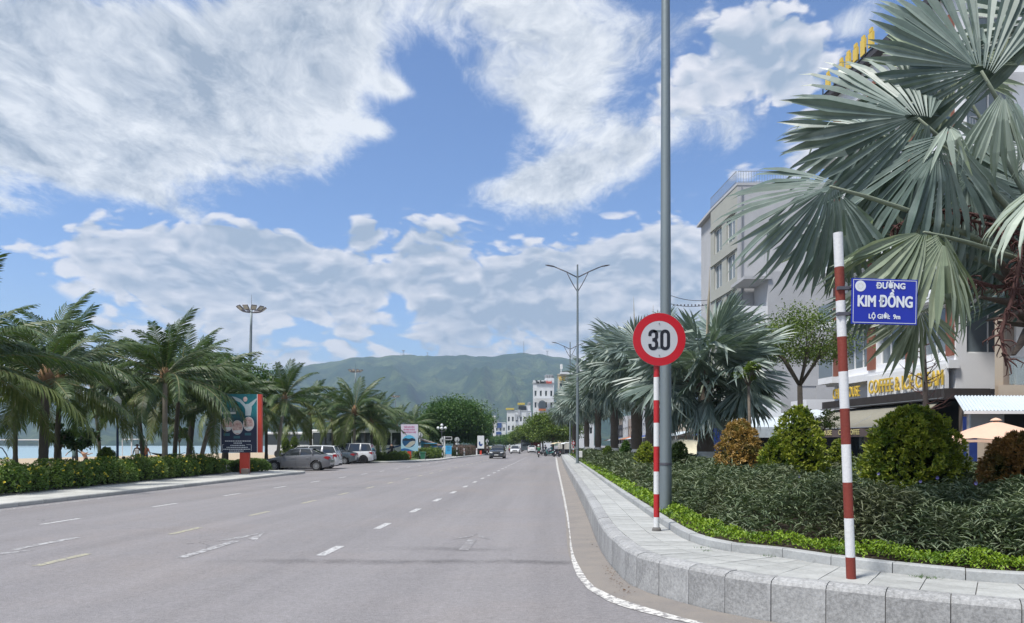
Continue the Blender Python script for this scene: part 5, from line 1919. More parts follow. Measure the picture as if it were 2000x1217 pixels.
block(t, 'core', [(CB.x + i_.x, CB.y + i_.y + .35), (backB.x, backB.y + .35), (back.x, back.y), (CA.x + i_.x, CA.y)], zfb + .1, ztop - .05, M_WHITE_R)
hl = []
for k in range(nfl):
    hl += [(.5, zf - zft + k * fl + .35, 2.6, zf - zft + k * fl + 2.6), (5, zf - zft + k * fl + .35, 7.4, zf - zft + k * fl + 2.6)]
wallgrid(t, 'end_wall', (CB.x, CB.y, zft), (-Nn), 14, ztop - zft, hl, M_WHITE_R, .15, glass=M_WINL)
for k in range(1, nfl):
    c = CB - Nn * 1.6 - Vector((0, .45, 0))
    b_ = MB(); b_.box((c.x, c.y, zf + k * fl - .2), (3.0, .9, .3)); b_.build('balcony', M_WHITE_R, t)
    railing(t, (c.x - 1.45, c.y - .42), (c.x + 1.45, c.y - .42), zf + k * fl - .05, .95, .12)
block(t, 'roof_slab', [(p.x, p.y) for p in (CB + Nn * .5 + U * .4, backB, back, CA + Nn * .5 - U * .4)], ztop, ztop + .3, M_CHAR)
# gold letters standing on the roof edge
for i, ch in enumerate('S HOTEL'):
    if ch == ' ': continue
    c = CA + U * (.2 + i * .75) + Nn * .5
    g_ = MB(); g_.box((c.x, c.y, ztop + .85), (.42, .12, .85 if i % 2 else .7), rz=ang); g_.box((c.x, c.y, ztop + 1.35), (.25, .1, .2), rz=ang); g_.build('gold_roof_character', M_GOLD, t)
b_ = MB()
for k in range(9):
    c = CA + U * (k * .65 - .4) + Nn * .5
    b_.box((c.x, c.y, ztop + .5), (.05, .05, .5))
for zz in (.36,):
    c = CA + U * 2.2 + Nn * .5; b_.box((c.x, c.y, ztop + zz), (5.6, .06, .06), rz=ang)
b_.build('letter_frame', M_BLACK, t)
# projecting glazed bays at the far end of the front
for k in range(0, nfl):
    z = zf + k * fl + .0
    c = CA + U * .6 + Nn * .45
    b_ = MB(); b_.box((c.x, c.y, z - .05), (1.6, .9, .34), rz=ang)
    b_.build('balcony', M_WHITE_R, t)
    b_ = MB(); c = CA + U * .6 + Nn * .86; b_.box((c.x, c.y, z + .65), (1.5, .03, 1.0), rz=ang); b_.build('balcony_glass', M_WINL, t)

# ---- coffee shop front (sign board, fascia, awning)
t = tag(empty('coffee_shop_front', (0, 0, 0)), 'coffee and ice cream shop front with gold letters, dark fascia and olive awning', 'shop')
FO = .62
fO = CA + Nn * FO
b_ = MB(); c = fO + U * (W / 2); b_.box((c.x, c.y, (zfb + zft) / 2), (W + .3, .12, zft - zfb), rz=ang)
b_.build('fascia', M_CHAR, t)
b_ = MB(); n = 110
for k in range(n):
    c = fO + U * (W * (k + .5) / n) + Nn * .07; b_.box((c.x, c.y, (zfb + zft) / 2 + .03), (W / n * .45, .03, zft - zfb - .10), rz=ang)
b_.build('fascia_ribs', M_CHAR, t)['kind'] = 'stuff'
b_ = MB(); c = fO + U * (W / 2) + Nn * .06; b_.box((c.x, c.y, zfb + .02), (W + .3, .16, .04), rz=ang); b_.build('fascia_trim', M_STEEL, t)
e0 = CB + Nn * (FO + .06) + U * .16; e1 = e0 - Nn * 2.1
b_ = MB(); c = (e0 + e1) / 2; b_.box((c.x, c.y, (zfb + zft) / 2), ((e1 - e0).length, .12, zft - zfb), rz=math.atan2((e1 - e0).y, (e1 - e0).x)); b_.build('fascia', M_CHAR, t)
c = CA + U * W / 2 + Nn * .28; b_ = MB(); b_.box((c.x, c.y, zft - .06), (W, .56, .06), rz=ang); b_.build('canopy_roof', M_CHAR, t)


def along(u, z, off=0.0):
    c = CA + U * u + Nn * off
    return (c.x, c.y, z)


def u_of_px(px, off):
    """distance along the front seen at photo column px"""
    k = (px - 1000) / F
    o = CA + Nn * off
    return (k * o.y - o.x) / (U.x - k * U.y)


uc0, uc1 = u_of_px(1697, .6), u_of_px(1842, .6)
b_ = MB(); b_.box(along((uc0 - .35 + W) / 2, zft + .55, .40), (W - uc0 + .35, .16, 1.12), rz=ang); b_.build('sign_board', M_WHITE_R, t)
text(t, 'sign_lettering', 'COFFEE & ICE CREAM', 1.0, M_GOLD, along((uc0 + uc1) / 2, zft + .46, .60), (PI / 2, 0, ang), bold=.004, ext=.03, width=uc1 - uc0, sy=.98)
ua, ub = u_of_px(1627, .6), u_of_px(1679, .6)
text(t, 'sign_lettering', 'CHILL HOUSE', .95, M_GOLD, along((ua + ub) / 2, zft + .36, .60), (PI / 2, 0, ang), bold=.004, ext=.03, width=ub - ua, sy=.85)
ao = 2.15; zlo = 2.50; vh = .44
w0, w1 = .3, W - .5
zv = zfb - .06
pA, pB = Vector(along(w0 + .4, zv, .45)), Vector(along(w1 + .2, zv, .45))
qA, qB = Vector(along(w0 - .3, zlo, ao)), Vector(along(w1, zlo, ao))
b_ = MB(); n = 24
vs = []
for k in range(n + 1):
    u = k / n; a = pA.lerp(pB, u); c = qA.lerp(qB, u)
    mid = a.lerp(c, .5) - Vector((0, 0, .05 + .02 * math.sin(k * 2.1)))
    vs += [a, mid, c]
b_.add(vs, [(3 * k + j, 3 * k + j + 1, 3 * k + j + 4, 3 * k + j + 3) for k in range(n) for j in range(2)])
o = b_.build('awning_canvas', M_AWN, t, smooth=True)
sol = o.modifiers.new('thickness', 'SOLIDIFY'); sol.thickness = .012
b_ = MB(); vs = []
for k in range(n + 1):
    c = qA.lerp(qB, k / n) + Nn * (.01 + .012 * math.sin(k * 1.7)); vs += [c, c - Vector((0, 0, vh))]
b_.add(vs, [(2 * k, 2 * k + 1, 2 * k + 3, 2 * k + 2) for k in range(n)])
o = b_.build('valance', M_AWNV, t); sol = o.modifiers.new('thickness', 'SOLIDIFY'); sol.thickness = .012
b_ = MB(); b_.tube([tuple(qA), tuple(qB)], .035, 6); b_.build('front_bar', M_STEEL, t)
b_ = MB()
for u in (.05, .5, .95):
    a = pA.lerp(pB, u) - Vector((0, 0, .1)); c = qA.lerp(qB, min(u + .02, 1)) - Vector((0, 0, .04))
    e = a.lerp(c, .5) + U * .5
    b_.tube([tuple(a), tuple(e), tuple(c)], .03, 6)
b_.build('awning_arms', M_STEEL, t)['kind'] = 'stuff'
for (pa, pb, s_) in ((1588, 1626, 'TEA HOUSE'), (1639, 1680, 'CHILL COFFEE'), (1708, 1752, 'CHILL COFFEE')):
    v0, v1 = u_of_px(pa, ao), u_of_px(pb, ao)
    text(t, 'valance_lettering', s_, .36, M_CREAML, along((v0 + v1) / 2, zlo - vh / 2, ao + .04), (PI / 2, 0, ang), bold=.006, ext=.004, width=v1 - v0)
b_ = MB(); b_.box(along(W / 2, zfb / 2, -.9), (W, .08, zfb), rz=ang); b_.build('shop_glazing', M_WIN, t)
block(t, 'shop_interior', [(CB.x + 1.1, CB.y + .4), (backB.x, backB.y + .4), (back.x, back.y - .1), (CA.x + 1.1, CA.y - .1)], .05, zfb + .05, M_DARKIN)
for u in (.1, 2.6, 5.2, 7.8, W - .2):
    b_ = MB(); b_.box(along(u, zfb / 2, -.55), (.35, .3, zfb), rz=ang); b_.build('pier', M_TAUPE, t)
b_ = MB(); b_.box(along(W - .6, 1.6, .9), (1.0, .05, 1.9), rz=ang); b_.build('blue_banner', M_BLUEP, t)
c = CB - Nn * 1.1
b_ = MB(); b_.box((c.x, c.y - .02, 1.6), (1.5, .05, 2.6)); b_.build('blue_banner', M_BLUEP, t)

# ---- corrugated sheds and low shops between the grey and white buildings
t = tag(empty('shed', (0, 0, 0)), 'low shed with pale corrugated awning and dark open front below the grey building', 'shed')
p0, p1 = P(1425, 50), P(1620, 50)
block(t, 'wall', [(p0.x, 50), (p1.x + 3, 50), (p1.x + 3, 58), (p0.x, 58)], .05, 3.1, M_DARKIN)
b_ = MB(); n = 60
z0, z1 = H + (HY - 835) / F * 47.5, H + (HY - 815) / F * 50
for k in range(n):
    xa = p0.x - .6 + (4.6) * k / n; xb = p0.x - .6 + 4.6 * (k + 1) / n; xm = (xa + xb) / 2
    b_.add([(xa, 47.5, z0), (xm, 47.5, z0 + .05), (xb, 47.5, z0), (xa, 50.2, z1), (xm, 50.2, z1 + .05), (xb, 50.2, z1)], [(0, 1, 4, 3), (1, 2, 5, 4)])
o = b_.build('corrugated_roof', M_ZINC, t); sol = o.modifiers.new('thickness', 'SOLIDIFY'); sol.thickness = .02
b_ = MB()
for k in range(n):
    xa = p0.x - .6 + 4.6 * k / n; xb = p0.x - .6 + 4.6 * (k + 1) / n; xm = (xa + xb) / 2
    b_.add([(xa, 47.45, z0 - .65), (xm, 47.40, z0 - .65), (xb, 47.45, z0 - .65), (xa, 47.45, z0), (xm, 47.40, z0), (xb, 47.45, z0)], [(0, 1, 4, 3), (1, 2, 5, 4)])
b_.build('corrugated_skirt', M_ZINC, t)
block(t, 'upper_wall', [(P(1575, 54).x, 54), (P(1630, 54).x, 54), (P(1630, 54).x, 57), (P(1575, 54).x, 57)], 3.1, H + (HY - 780) / F * 54, M_WHITE_R)
block(t, 'white_panel', [(P(1470, 52).x, 50.0), (P(1505, 52).x, 50.0), (P(1505, 52).x, 50.3), (P(1470, 52).x, 50.3)], 3.2, H + (HY - 782) / F * 50, M_WHITE_R)
b_ = MB(); q0, q1 = P(1552, 49), P(1632, 49); zz = H + (HY - 822) / F * 49
b_.add([(q0.x, 48.2, zz), (q1.x, 48.2, zz + .3), (q1.x, 52, zz + .9), (q0.x, 52, zz + .6)], [(0, 1, 2, 3)])
o = b_.build('lean_to_roof', M_ZINC, t); sol = o.modifiers.new('thickness', 'SOLIDIFY'); sol.thickness = .06
# blue corrugated hoarding behind the big silvery palm
t = tag(empty('hoarding', (0, 0, 0)), 'blue corrugated hoarding behind the large silvery palm trunk', 'fence')
b_ = MB(); a_, c_ = P(1388, 47), P(1442, 45)
zz = H + (HY - 836) / F * 46
n = 40
for k in range(n):
    p, q = a_.lerp(c_, k / n), a_.lerp(c_, (k + 1) / n); mdl = p.lerp(q, .5) + Vector((0, -.05, 0))
    b_.add([(p.x, p.y, 0), (mdl.x, mdl.y, 0), (q.x, q.y, 0), (p.x, p.y, zz), (mdl.x, mdl.y, zz), (q.x, q.y, zz)], [(0, 1, 4, 3), (1, 2, 5, 4)])
b_.build('corrugated_sheet', M_BLUEP, t)
b_ = MB()
for k in range(5):
    p = a_.lerp(c_, k / 4); b_.box((p.x, p.y + .08, zz / 2), (.07, .07, zz))
b_.build('posts', M_STEEL, t)

# ---- beige building at the right edge with glass balcony and pale awnings
t = tag(empty('building', (0, 0, 0)), 'beige building at the right edge with a glass-railed balcony over pale awnings', 'building')
bx = P(1935, 27); b3 = P(1937, 31.5)
zb0 = H + (HY - 778) / F * 26.5; zb1 = H + (HY - 752) / F * 26.5
XR = bx.x + 10


def slanted(name, dx0, y0, y1, z0, z1, m_, x1=None):
    f = lambda y: bx.x + (b3.x - bx.x) * (y - 27) / 4.5
    block(t, name, [(f(y0) + dx0, y0), (x1 or XR, y0), (x1 or XR, y1), (f(y1) + dx0, y1)], z0, z1, m_)


block(t, 'side_fin', [(bx.x - .05, 26.7), (bx.x + .26, 26.7), (bx.x + .5, 27.1), (bx.x + .24, 27.1)], .1, 13, M_BEIGE)
slanted('balcony_slab', .28, 26.5, 31.5, zb0, zb1, M_BEIGE)
slanted('back_wall', .28, 28.6, 29.0, zb1 + .002, zb1 + 3.0, M_TAUPE)
slanted('balcony_slab', .28, 26.5, 31.5, zb1 + 3.0, zb1 + 3.5, M_BEIGE)
slanted('upper_wall', .28, 27.2, 31.5, zb1 + 3.502, 13, M_WHITE_R)
b_ = MB(); b_.box((bx.x + 4.9, 26.58, zb1 + .5), (9, .02, .95)); b_.build('glass_railing', glass_mat('balustrade_glass', (.30, .36, .36), .1, .45), t)
b_ = MB(); b_.box((bx.x + 4.9, 26.58, zb1 + 1.02), (9, .06, .06)); b_.build('rail', M_STEEL, t)
for k in range(7):
    b_ = MB(); b_.box((bx.x + .5 + k * 1.4, 26.61, zb1 + .5), (.05, .03, 1.0)); b_.build('rail_post', M_STEEL, t)
b_ = MB(); b_.box((bx.x + 2.6, 28.55, zb1 + 1.3), (1.3, .12, 2.5)); b_.build('balcony_door', M_FRAME_W, t)
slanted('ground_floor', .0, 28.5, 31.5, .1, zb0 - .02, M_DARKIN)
for xx in (bx.x - .3, bx.x + 2.2):
    block(t, 'pier', [(xx, 26.9), (xx + .45, 26.9), (xx + .45, 27.3), (xx, 27.3)], 0, zb0 - .1, M_BEIGE)
# corrugated awning over the pavement
t = tag(empty('awning', (0, 0, 0)), 'pale corrugated awning with a hanging striped skirt above the parasol', 'awning')
xa0 = P(1882, 23.5).x; xa1 = xa0 + 8
zl = H + (HY - 803) / F * 23.5; zh = H + (HY - 774) / F * 26
b_ = MB(); n = 70
for k in range(n):
    x0 = xa0 + (xa1 - xa0) * k / n; x1 = xa0 + (xa1 - xa0) * (k + 1) / n; xm = (x0 + x1) / 2
    off = 1.2
    b_.add([(x0, 23.5, zl), (xm, 23.5, zl + .045), (x1, 23.5, zl), (x0 + off, 26, zh), (xm + off, 26, zh + .045), (x1 + off, 26, zh)], [(0, 1, 4, 3), (1, 2, 5, 4)])
o = b_.build('corrugated_roof', M_ZINC, t); sol = o.modifiers.new('thickness', 'SOLIDIFY'); sol.thickness = .015
b_ = MB(); b_.box(((xa0 + xa1) / 2, 23.46, zl - .04), (xa1 - xa0, .05, .10)); b_.build('gutter', M_FRAME_W, t)
b_ = MB(); n = 30; x0_ = P(1893, 24.5).x; x1_ = P(1960, 24.5).x
for k in range(n):
    x0 = x0_ + (x1_ - x0_) * k / n; x1 = x0_ + (x1_ - x0_) * (k + 1) / n; xm = (x0 + x1) / 2
    b_.add([(x0, 24.5, zl - .62), (xm, 24.44, zl - .62), (x1, 24.5, zl - .62), (x0, 24.5, zl), (xm, 24.44, zl), (x1, 24.5, zl)], [(0, 1, 4, 3), (1, 2, 5, 4)])
b_.build('skirt', M_ZINC, t)
b_ = MB()
for x in (xa0 + .2, xa0 + 3, xa0 + 6): b_.tube([(x, 23.6, 0), (x, 23.6, zl)], .04, 6)
b_.build('posts', M_STEEL, t)

# ---- parasol
ux = P(1945, 22)
t = tag(empty('parasol', (ux.x, 22, 0)), 'peach canvas market parasol with a pink patch at the right edge', 'parasol')
M_PEACH = mat('peach_canvas', (.62, .41, .30), .85, .14, 2, .1, 20, stain=.2, stain_col=(.6, .28, .26))
zr, za = H + (HY - 859) / F * 22, H + (HY - 822) / F * 22
b_ = MB(); R = 1.42
ring = [(R * math.cos(2 * PI * k / 8 + .2), R * math.sin(2 * PI * k / 8 + .2), zr) for k in range(8)]
for k in range(8):
    a, c = Vector(ring[k]), Vector(ring[(k + 1) % 8]); top = Vector((0, 0, za))
    m1, m2 = a.lerp(top, .5) + Vector((0, 0, .045)), c.lerp(top, .5) + Vector((0, 0, .045))
    mid = (a + c) / 2 + Vector((0, 0, .05))
    b_.add([a, mid, c, m2, top, m1], [(0, 1, 5), (1, 2, 3), (1, 3, 5), (5, 3, 4)])
    b_.add([a, c, c - Vector((0, 0, .10)), mid - Vector((0, 0, .12)), a - Vector((0, 0, .10))], [(0, 1, 2, 3, 4)])
o = b_.build('canopy', M_PEACH, t)
b_ = MB(); b_.tube([(0, 0, 0), (0, 0, za + .05)], .025, 8); b_.build('pole', M_STEEL, t)
b_ = MB(); b_.lathe([(.0, 0), (.16, .02), (.10, .07), (0.02, .1)], 8, c=(0, 0, za - .01)); b_.build('cap', M_PEACH, t)
b_ = MB()
for k in range(8):
    b_.tube([(0, 0, zr + .1), (ring[k][0] * .95, ring[k][1] * .95, zr + .02)], .01, 4)
b_.build('ribs', M_STEEL, t)
b_ = MB(); b_.lathe([(.28, 0), (.28, .08), (.05, .12)], 12); b_.build('base', M_MORTAR, t)

# ---- far buildings down the road
def far_building(px0, px1, Y, ytop, label, m, rows, cols, side_px=None, side_turn=None, wm=None, dep=14, floor=3.3, extra=None, glass=None, wfrac=.5, hfrac=.5, z_first=4.5):
    t = tag(empty('building', (0, 0, 0)), label, 'building')
    a, b2 = P(px0, Y), P(px1, Y)
    top = H + (HY - ytop) / F * Y
    W = b2.x - a.x
    holes = []
    cw = W / cols
    for r in range(rows):
        z = top - 2.2 - floor * (r + 0) - floor * .35
        if z < z_first: break
        for c in range(cols):
            if extra and (r, c) in extra: continue
            u = cw * (c + .5 - wfrac / 2)
            holes.append((round(u, 3), z - floor * hfrac * .5, round(u + cw * wfrac, 3), z + floor * hfrac * .5))
    wallgrid(t, 'front_wall', (a.x, Y, 0), (1, 0, 0), W, top, holes, m, .2, glass=glass or M_WIN, framem=wm or M_FRAME_W, fr=.08, mull=False)
    dx = SLOPE * dep + (side_turn or 0)
    wallgrid(t, 'side_wall', (a.x + dx, Y + dep, 0), (-dx, -dep), math.hypot(dx, dep), top,
             [(dep * (k + .2) / 4, top - 3.0 - floor * r, dep * (k + .75) / 4, top - 1.4 - floor * r) for k in range(4) for r in range(max(1, rows - 1)) if top - 3 - floor * r > 4], m, .2, glass=glass or M_WIN, framem=wm or M_FRAME_W, fr=.08, mull=False)
    block(t, 'core', [(a.x + .4, Y + .4), (b2.x, Y + .4), (b2.x + dx, Y + dep), (a.x + dx + .4, Y + dep)], 0, top - .05, m)
    block(t, 'roof_slab', [(a.x - .2, Y - .2), (b2.x + .05, Y - .2), (b2.x + dx, Y + dep), (a.x + dx - .2, Y + dep)], top, top + .25, m)
    return t, a, b2, top


M_DBLUE = mat('blue_panel', (.03, .07, .22), .5)
M_YEL = mat('yellow_sheeting', (.52, .42, .09), .6, .3)
M_GREYP = mat('grey_panel', (.36, .38, .41), .7, .1)
M_REDL = mat('red_letters', (.62, .10, .07), .5)
tb, a, b2, top = far_building(1041, 1082, 270, 749, 'tall white hotel with black and red rooftop lettering and arched lower windows', M_WHITE_FAR, 9, 4, floor=4.2, wfrac=.42, hfrac=.5)
Z = lambda py, Y: H + (HY - py) / F * Y
text(tb, 'sign_lettering', 'The Beach', 1.55, M_BLACK, (P(1056, 269.6).x, 269.6, Z(746.5, 270)), bold=.04, ext=.08, width=(1066 - 1045.5) / F * 270)
text(tb, 'sign_lettering', 'Hotel', 1.5, M_REDL, (P(1072, 269.6).x, 269.6, Z(746.8, 270)), bold=.04, ext=.08, width=(1077.5 - 1067) / F * 270)
block(tb, 'parapet', [(P(1041, 270).x, 269.7), (P(1082, 270).x, 269.7), (P(1082, 270).x, 270.3), (P(1041, 270).x, 270.3)], top + .25, Z(743, 270), M_WHITE_FAR)
block(tb, 'lift_tower', [(P(1065, 272).x, 272), (P(1082, 272).x, 272), (P(1082, 272).x, 278), (P(1065, 272).x, 278)], top, Z(738.5, 272), M_WHITE_FAR)
b_ = MB()
for x in (1068, 1072, 1077): b_.lathe([(.0, 0), (.8, .1), (.9, 1.1), (.3, 1.4)], 8, c=(P(x, 274).x, 274, Z(738.5, 272)))
b_.build('water_tanks', M_STEEL, tb)
b_ = MB(); b_.box((P(1060, 269).x, 268.6, Z(779, 270)), (30 / F * 270, 1.6, .3)); b_.build('balcony', M_WHITE_FAR, tb)
railing(tb, (P(1045, 268).x, 267.9), (P(1075, 268).x, 267.9), Z(779, 270) + .15, 1.0, .5, M_FRAME_W)
b_ = MB(); c0 = P(1059, 269.5)
vs = [(c0.x + 1.3 * math.cos(a_), 269.75, Z(789, 270) + 1.3 * math.sin(a_)) for a_ in np.linspace(0, PI, 12)] + [(c0.x - 1.3, 269.75, Z(798, 270)), (c0.x + 1.3, 269.75, Z(798, 270))]
b_.add(vs, [tuple(range(len(vs)))]); b_.build('arched_window', M_WINL, tb)
b_ = MB(); b_.box((c0.x, 269.3, Z(800.5, 270)), (2.6, .9, .7)); b_.build('terracotta_balcony', M_ORANGE, tb)

tb, a, b2, top = far_building(990, 1037, 330, 803, 'mid-rise white building with grey panel pattern and yellow sheeting on its roof', M_WHITE_FAR, 6, 6, floor=4.0, wfrac=.5, hfrac=.55)
for k, (px, py) in enumerate(((1008, 815), (1014, 806), (1024, 824), (1017, 838), (1030, 812), (1010, 832), (1026, 842))):
    b_ = MB(); c = P(px, 329.6); b_.box((c.x, 329.7, Z(py, 330)), (1.1, .25, 2.6)); b_.build('grey_panel', M_GREYP, tb)
block(tb, 'roof_room', [(P(1012, 332).x, 332), (P(1036, 332).x, 332), (P(1036, 332).x, 340), (P(1012, 332).x, 340)], top, Z(792, 332), M_WHITE_FAR)
b_ = MB(); b_.box((P(1018, 331).x, 331, Z(789, 331)), (14 / F * 331, 3, .9)); b_.box((P(996, 331).x, 331, Z(799, 331)), (16 / F * 331, 3, .8)); b_.build('yellow_roof_sheet', M_YEL, tb)
b_ = MB(); b_.box((P(1020, 331).x, 331.5, Z(797, 331)), (16 / F * 331, .6, 1.6)); b_.build('dark_roof_opening', M_WIN, tb)
b_ = MB(); b_.lathe([(.0, 0), (.9, .1), (.9, 1.2), (.2, 1.5)], 8, c=(P(1003, 332).x, 332, top)); b_.lathe([(.0, 0), (.9, .1), (.9, 1.2), (.2, 1.5)], 8, c=(P(1034, 332).x, 333, Z(792, 332))); b_.build('water_tank', M_STEEL, tb)

tb, a, b2, top = far_building(967, 988, 420, 826, 'farthest small white building with a blue panel, left of the panelled one', M_WHITE_FAR, 4, 3, floor=4.0)
b_ = MB(); b_.box((P(975, 419).x, 419.6, Z(831, 420)), (2.6, .3, 2.9)); b_.box((P(974, 419).x, 419.6, Z(846, 420)), (3, .3, 1.6)); b_.build('blue_panel', M_DBLUE, tb)
b_ = MB(); b_.lathe([(.0, 0), (1.1, .1), (1.1, 1.5), (.3, 1.8)], 8, c=(P(970, 422).x, 424, top)); b_.build('water_tank', M_STEEL, tb)
block(tb, 'lower_wing', [(P(962, 425).x, 425), (P(968, 425).x, 425), (P(968, 425).x, 435), (P(962, 425).x, 435)], 0, Z(812, 425), M_WHITE_FAR)

tb, a, b2, top = far_building(1090, 1124, 225, 732, 'tall cream hotel with open roof terrace and gold lettering behind the slim lamp post', mat('cream_wall', (.52, .50, .43), .85, .15, .4), 8, 3, floor=3.6, wfrac=.5)
text(tb, 'sign_lettering', 'VS 66', 1.7, M_GOLD, (P(1096, 224.5).x + .3, 224.6, Z(740, 225)), bold=.05, ext=.08, width=(1104 - 1090) / F * 225)
b_ = MB(); b_.box((P(1108, 224).x, 223.8, Z(730, 225)), (28 / F * 225, 2.4, .6)); b_.build('roof_canopy', M_WHITE_FAR, tb)
block(tb, 'plant_room', [(P(1097, 226).x, 226), (P(1123, 226).x, 226), (P(1123, 226).x, 232), (P(1097, 226).x, 232)], top, Z(725.5, 226), M_DARKIN)
b_ = MB(); b_.tube([(P(1096, 225).x, 225, Z(726, 225)), (P(1096, 225).x, 225, Z(713, 225))], .12, 5); b_.box((P(1096.4, 225).x, 225, Z(716, 225)), (.7, .1, 1.4)); b_.build('roof_flag', M_FRAME_W, tb)
tb, a, b2, top = far_building(1126, 1160, 200, 712, 'pale tower with stepped roof just right of the slim lamp post', M_WHITE_FAR, 7, 3, floor=3.6)
block(tb, 'stepped_roof', [(P(1133, 202).x, 202), (P(1143, 202).x, 202), (P(1143, 202).x, 208), (P(1133, 202).x, 208)], top, Z(705, 202), M_GREYP)
# row of low shophouses behind the fan palms
rsh = random.Random(12)
for i in range(11):
    Y = 74 + i * 13
    x0 = 20.5 + SLOPE * (Y - 70) + (1.5 if i == 0 else 0)
    hgt = rsh.choice((6.5, 7.2, 9.0, 8.2)) if i > 2 else (6.0, 5.6, 6.8)[i]
    tb = tag(empty('shophouse', (x0, Y, 0)), ['plain', 'narrow', 'wide', 'grey', 'cream', 'pale', 'tall', 'squat', 'bright', 'white', 'last'][i] + ' low shophouse behind the fan palms, %s from the grey building' % ['first', 'second', 'third', 'fourth', 'fifth', 'sixth', 'seventh', 'eighth', 'ninth', 'tenth', 'eleventh'][i], 'shop', 'low shophouses along the right side of the road')
    m_ = [M_WHITE_R, M_BEIGE, M_GREYR][i % 3] if i < 3 else [M_TAUPE, M_GREYR, M_DARKIN][i % 3]
    wallgrid(tb, 'front_wall', (SLOPE * 12, 12, 0), (-SLOPE * 12, -12), 12, hgt, [(.8, 3.9, 3.2, 5.6), (4.6, 3.9, 7.2, 5.6), (8.4, 3.9, 11, 5.6), (.6, .05, 5.4, 2.9), (6.2, .05, 11.4, 2.9)], m_, .25, mull=True)
    block(tb, 'core', [(.4, 0.05), (12, .05), (12.6, 11.95), (1.05, 11.95)], 0, hgt - .05, m_)
    b_ = MB(); b_.add([(.0, 0.3, 3.3), (-2.0, .3, 2.7), (-2.0 + SLOPE * 11, 11.5, 2.7), (SLOPE * 11, 11.5, 3.3)], [(0, 1, 2, 3)])
    o = b_.build('awning', [M_BLUEP, M_ZINC, M_ORANGE, M_AWN][i % 4], tb); sol = o.modifiers.new('thickness', 'SOLIDIFY'); sol.thickness = .05

# ---- blue hut by the far pavement
p = P(836, 100); t = tag(empty('hut', (0, 0, 0)), 'bright blue kiosk hut with a sloping tiled roof edge under the big round tree', 'hut')
M_HUT = mat('blue_painted_wall', (.09, .30, .50), .8, .15, 1)
hx0, hx1 = P(822, 100).x, P(851, 100).x
b_ = MB()
zl, zr_ = Z(857, 100), Z(868, 100)
b_.add([(hx0, 100, .1), (hx1, 100, .1), (hx1, 100, zr_), (hx0, 100, zl), (hx0, 104, .1), (hx1, 104, .1), (hx1, 104, zr_), (hx0, 104, zl)], [(0, 1, 2, 3), (1, 5, 6, 2), (4, 0, 3, 7), (5, 4, 7, 6)])
b_.build('wall', M_HUT, t)
b_ = MB(); b_.add([(hx0 - .3, 99.6, zl + .05), (hx1 + .5, 99.6, zr_ - .1), (hx1 + .5, 104.3, zr_ - .1), (hx0 - .3, 104.3, zl + .05)], [(0, 1, 2, 3)])
o = b_.build('roof', mat('brown_roof_sheet', (.26, .19, .16), .8), t); sol = o.modifiers.new('thickness', 'SOLIDIFY'); sol.thickness = .14
b_ = MB(); b_.box((P(834, 99.9).x, 99.93, 1.1), (.9, .1, 1.6)); b_.build('door', M_TAUPE, t)
b_ = MB(); b_.box((P(836, 99.7).x, 99.7, Z(866, 100)), (2.4, .6, .12)); b_.build('door_canopy', M_HUT, t)
# volleyball / goal frames and the far shore

# ================================================================== street furniture
M_GALV = mat('galvanised_steel', (.22, .26, .275), .55, .35, 2.2, .12, 20, metal=.55, streak=True, stain=.3, stain_col=(.30, .34, .36))
M_LAMPD = mat('dark_lamp_metal', (.10, .10, .12), .5, .2, 4, metal=.3)
M_RED = mat('red_pole_paint', (.44, .018, .022), .4, .3, 6, .2, 30, stain=.4, stain_col=(.26, .03, .03), streak=True)
M_RUST = mat('weathered_red_paint', (.22, .035, .022), .7, .6, 9, .3, 40, stain=.6, stain_col=(.28, .09, .045), streak=True)
M_WPAINT = mat('white_pole_paint', (.66, .67, .68), .5, .2, 4, .2, 30, stain=.4, stain_col=(.42, .36, .30), streak=True)
M_SIGNW = mat('sign_white_sheeting', (.50, .52, .56), .4, .08, 2, stain=.1, stain_col=(.42, .42, .45))
M_SIGNR = mat('sign_red_sheeting', (.50, .010, .022), .32, .15, 2)
M_SIGNK = mat('sign_black', (.012, .014, .022), .4, .1)
M_SIGNB = mat('sign_blue_sheeting', (.008, .025, .36), .35, .1, 3)
M_SIGNT = mat('sign_white_letters', (.68, .72, .76), .4, .05)
M_SIGNBK = mat('sign_back_grey', (.40, .42, .42), .6, .15, 3)


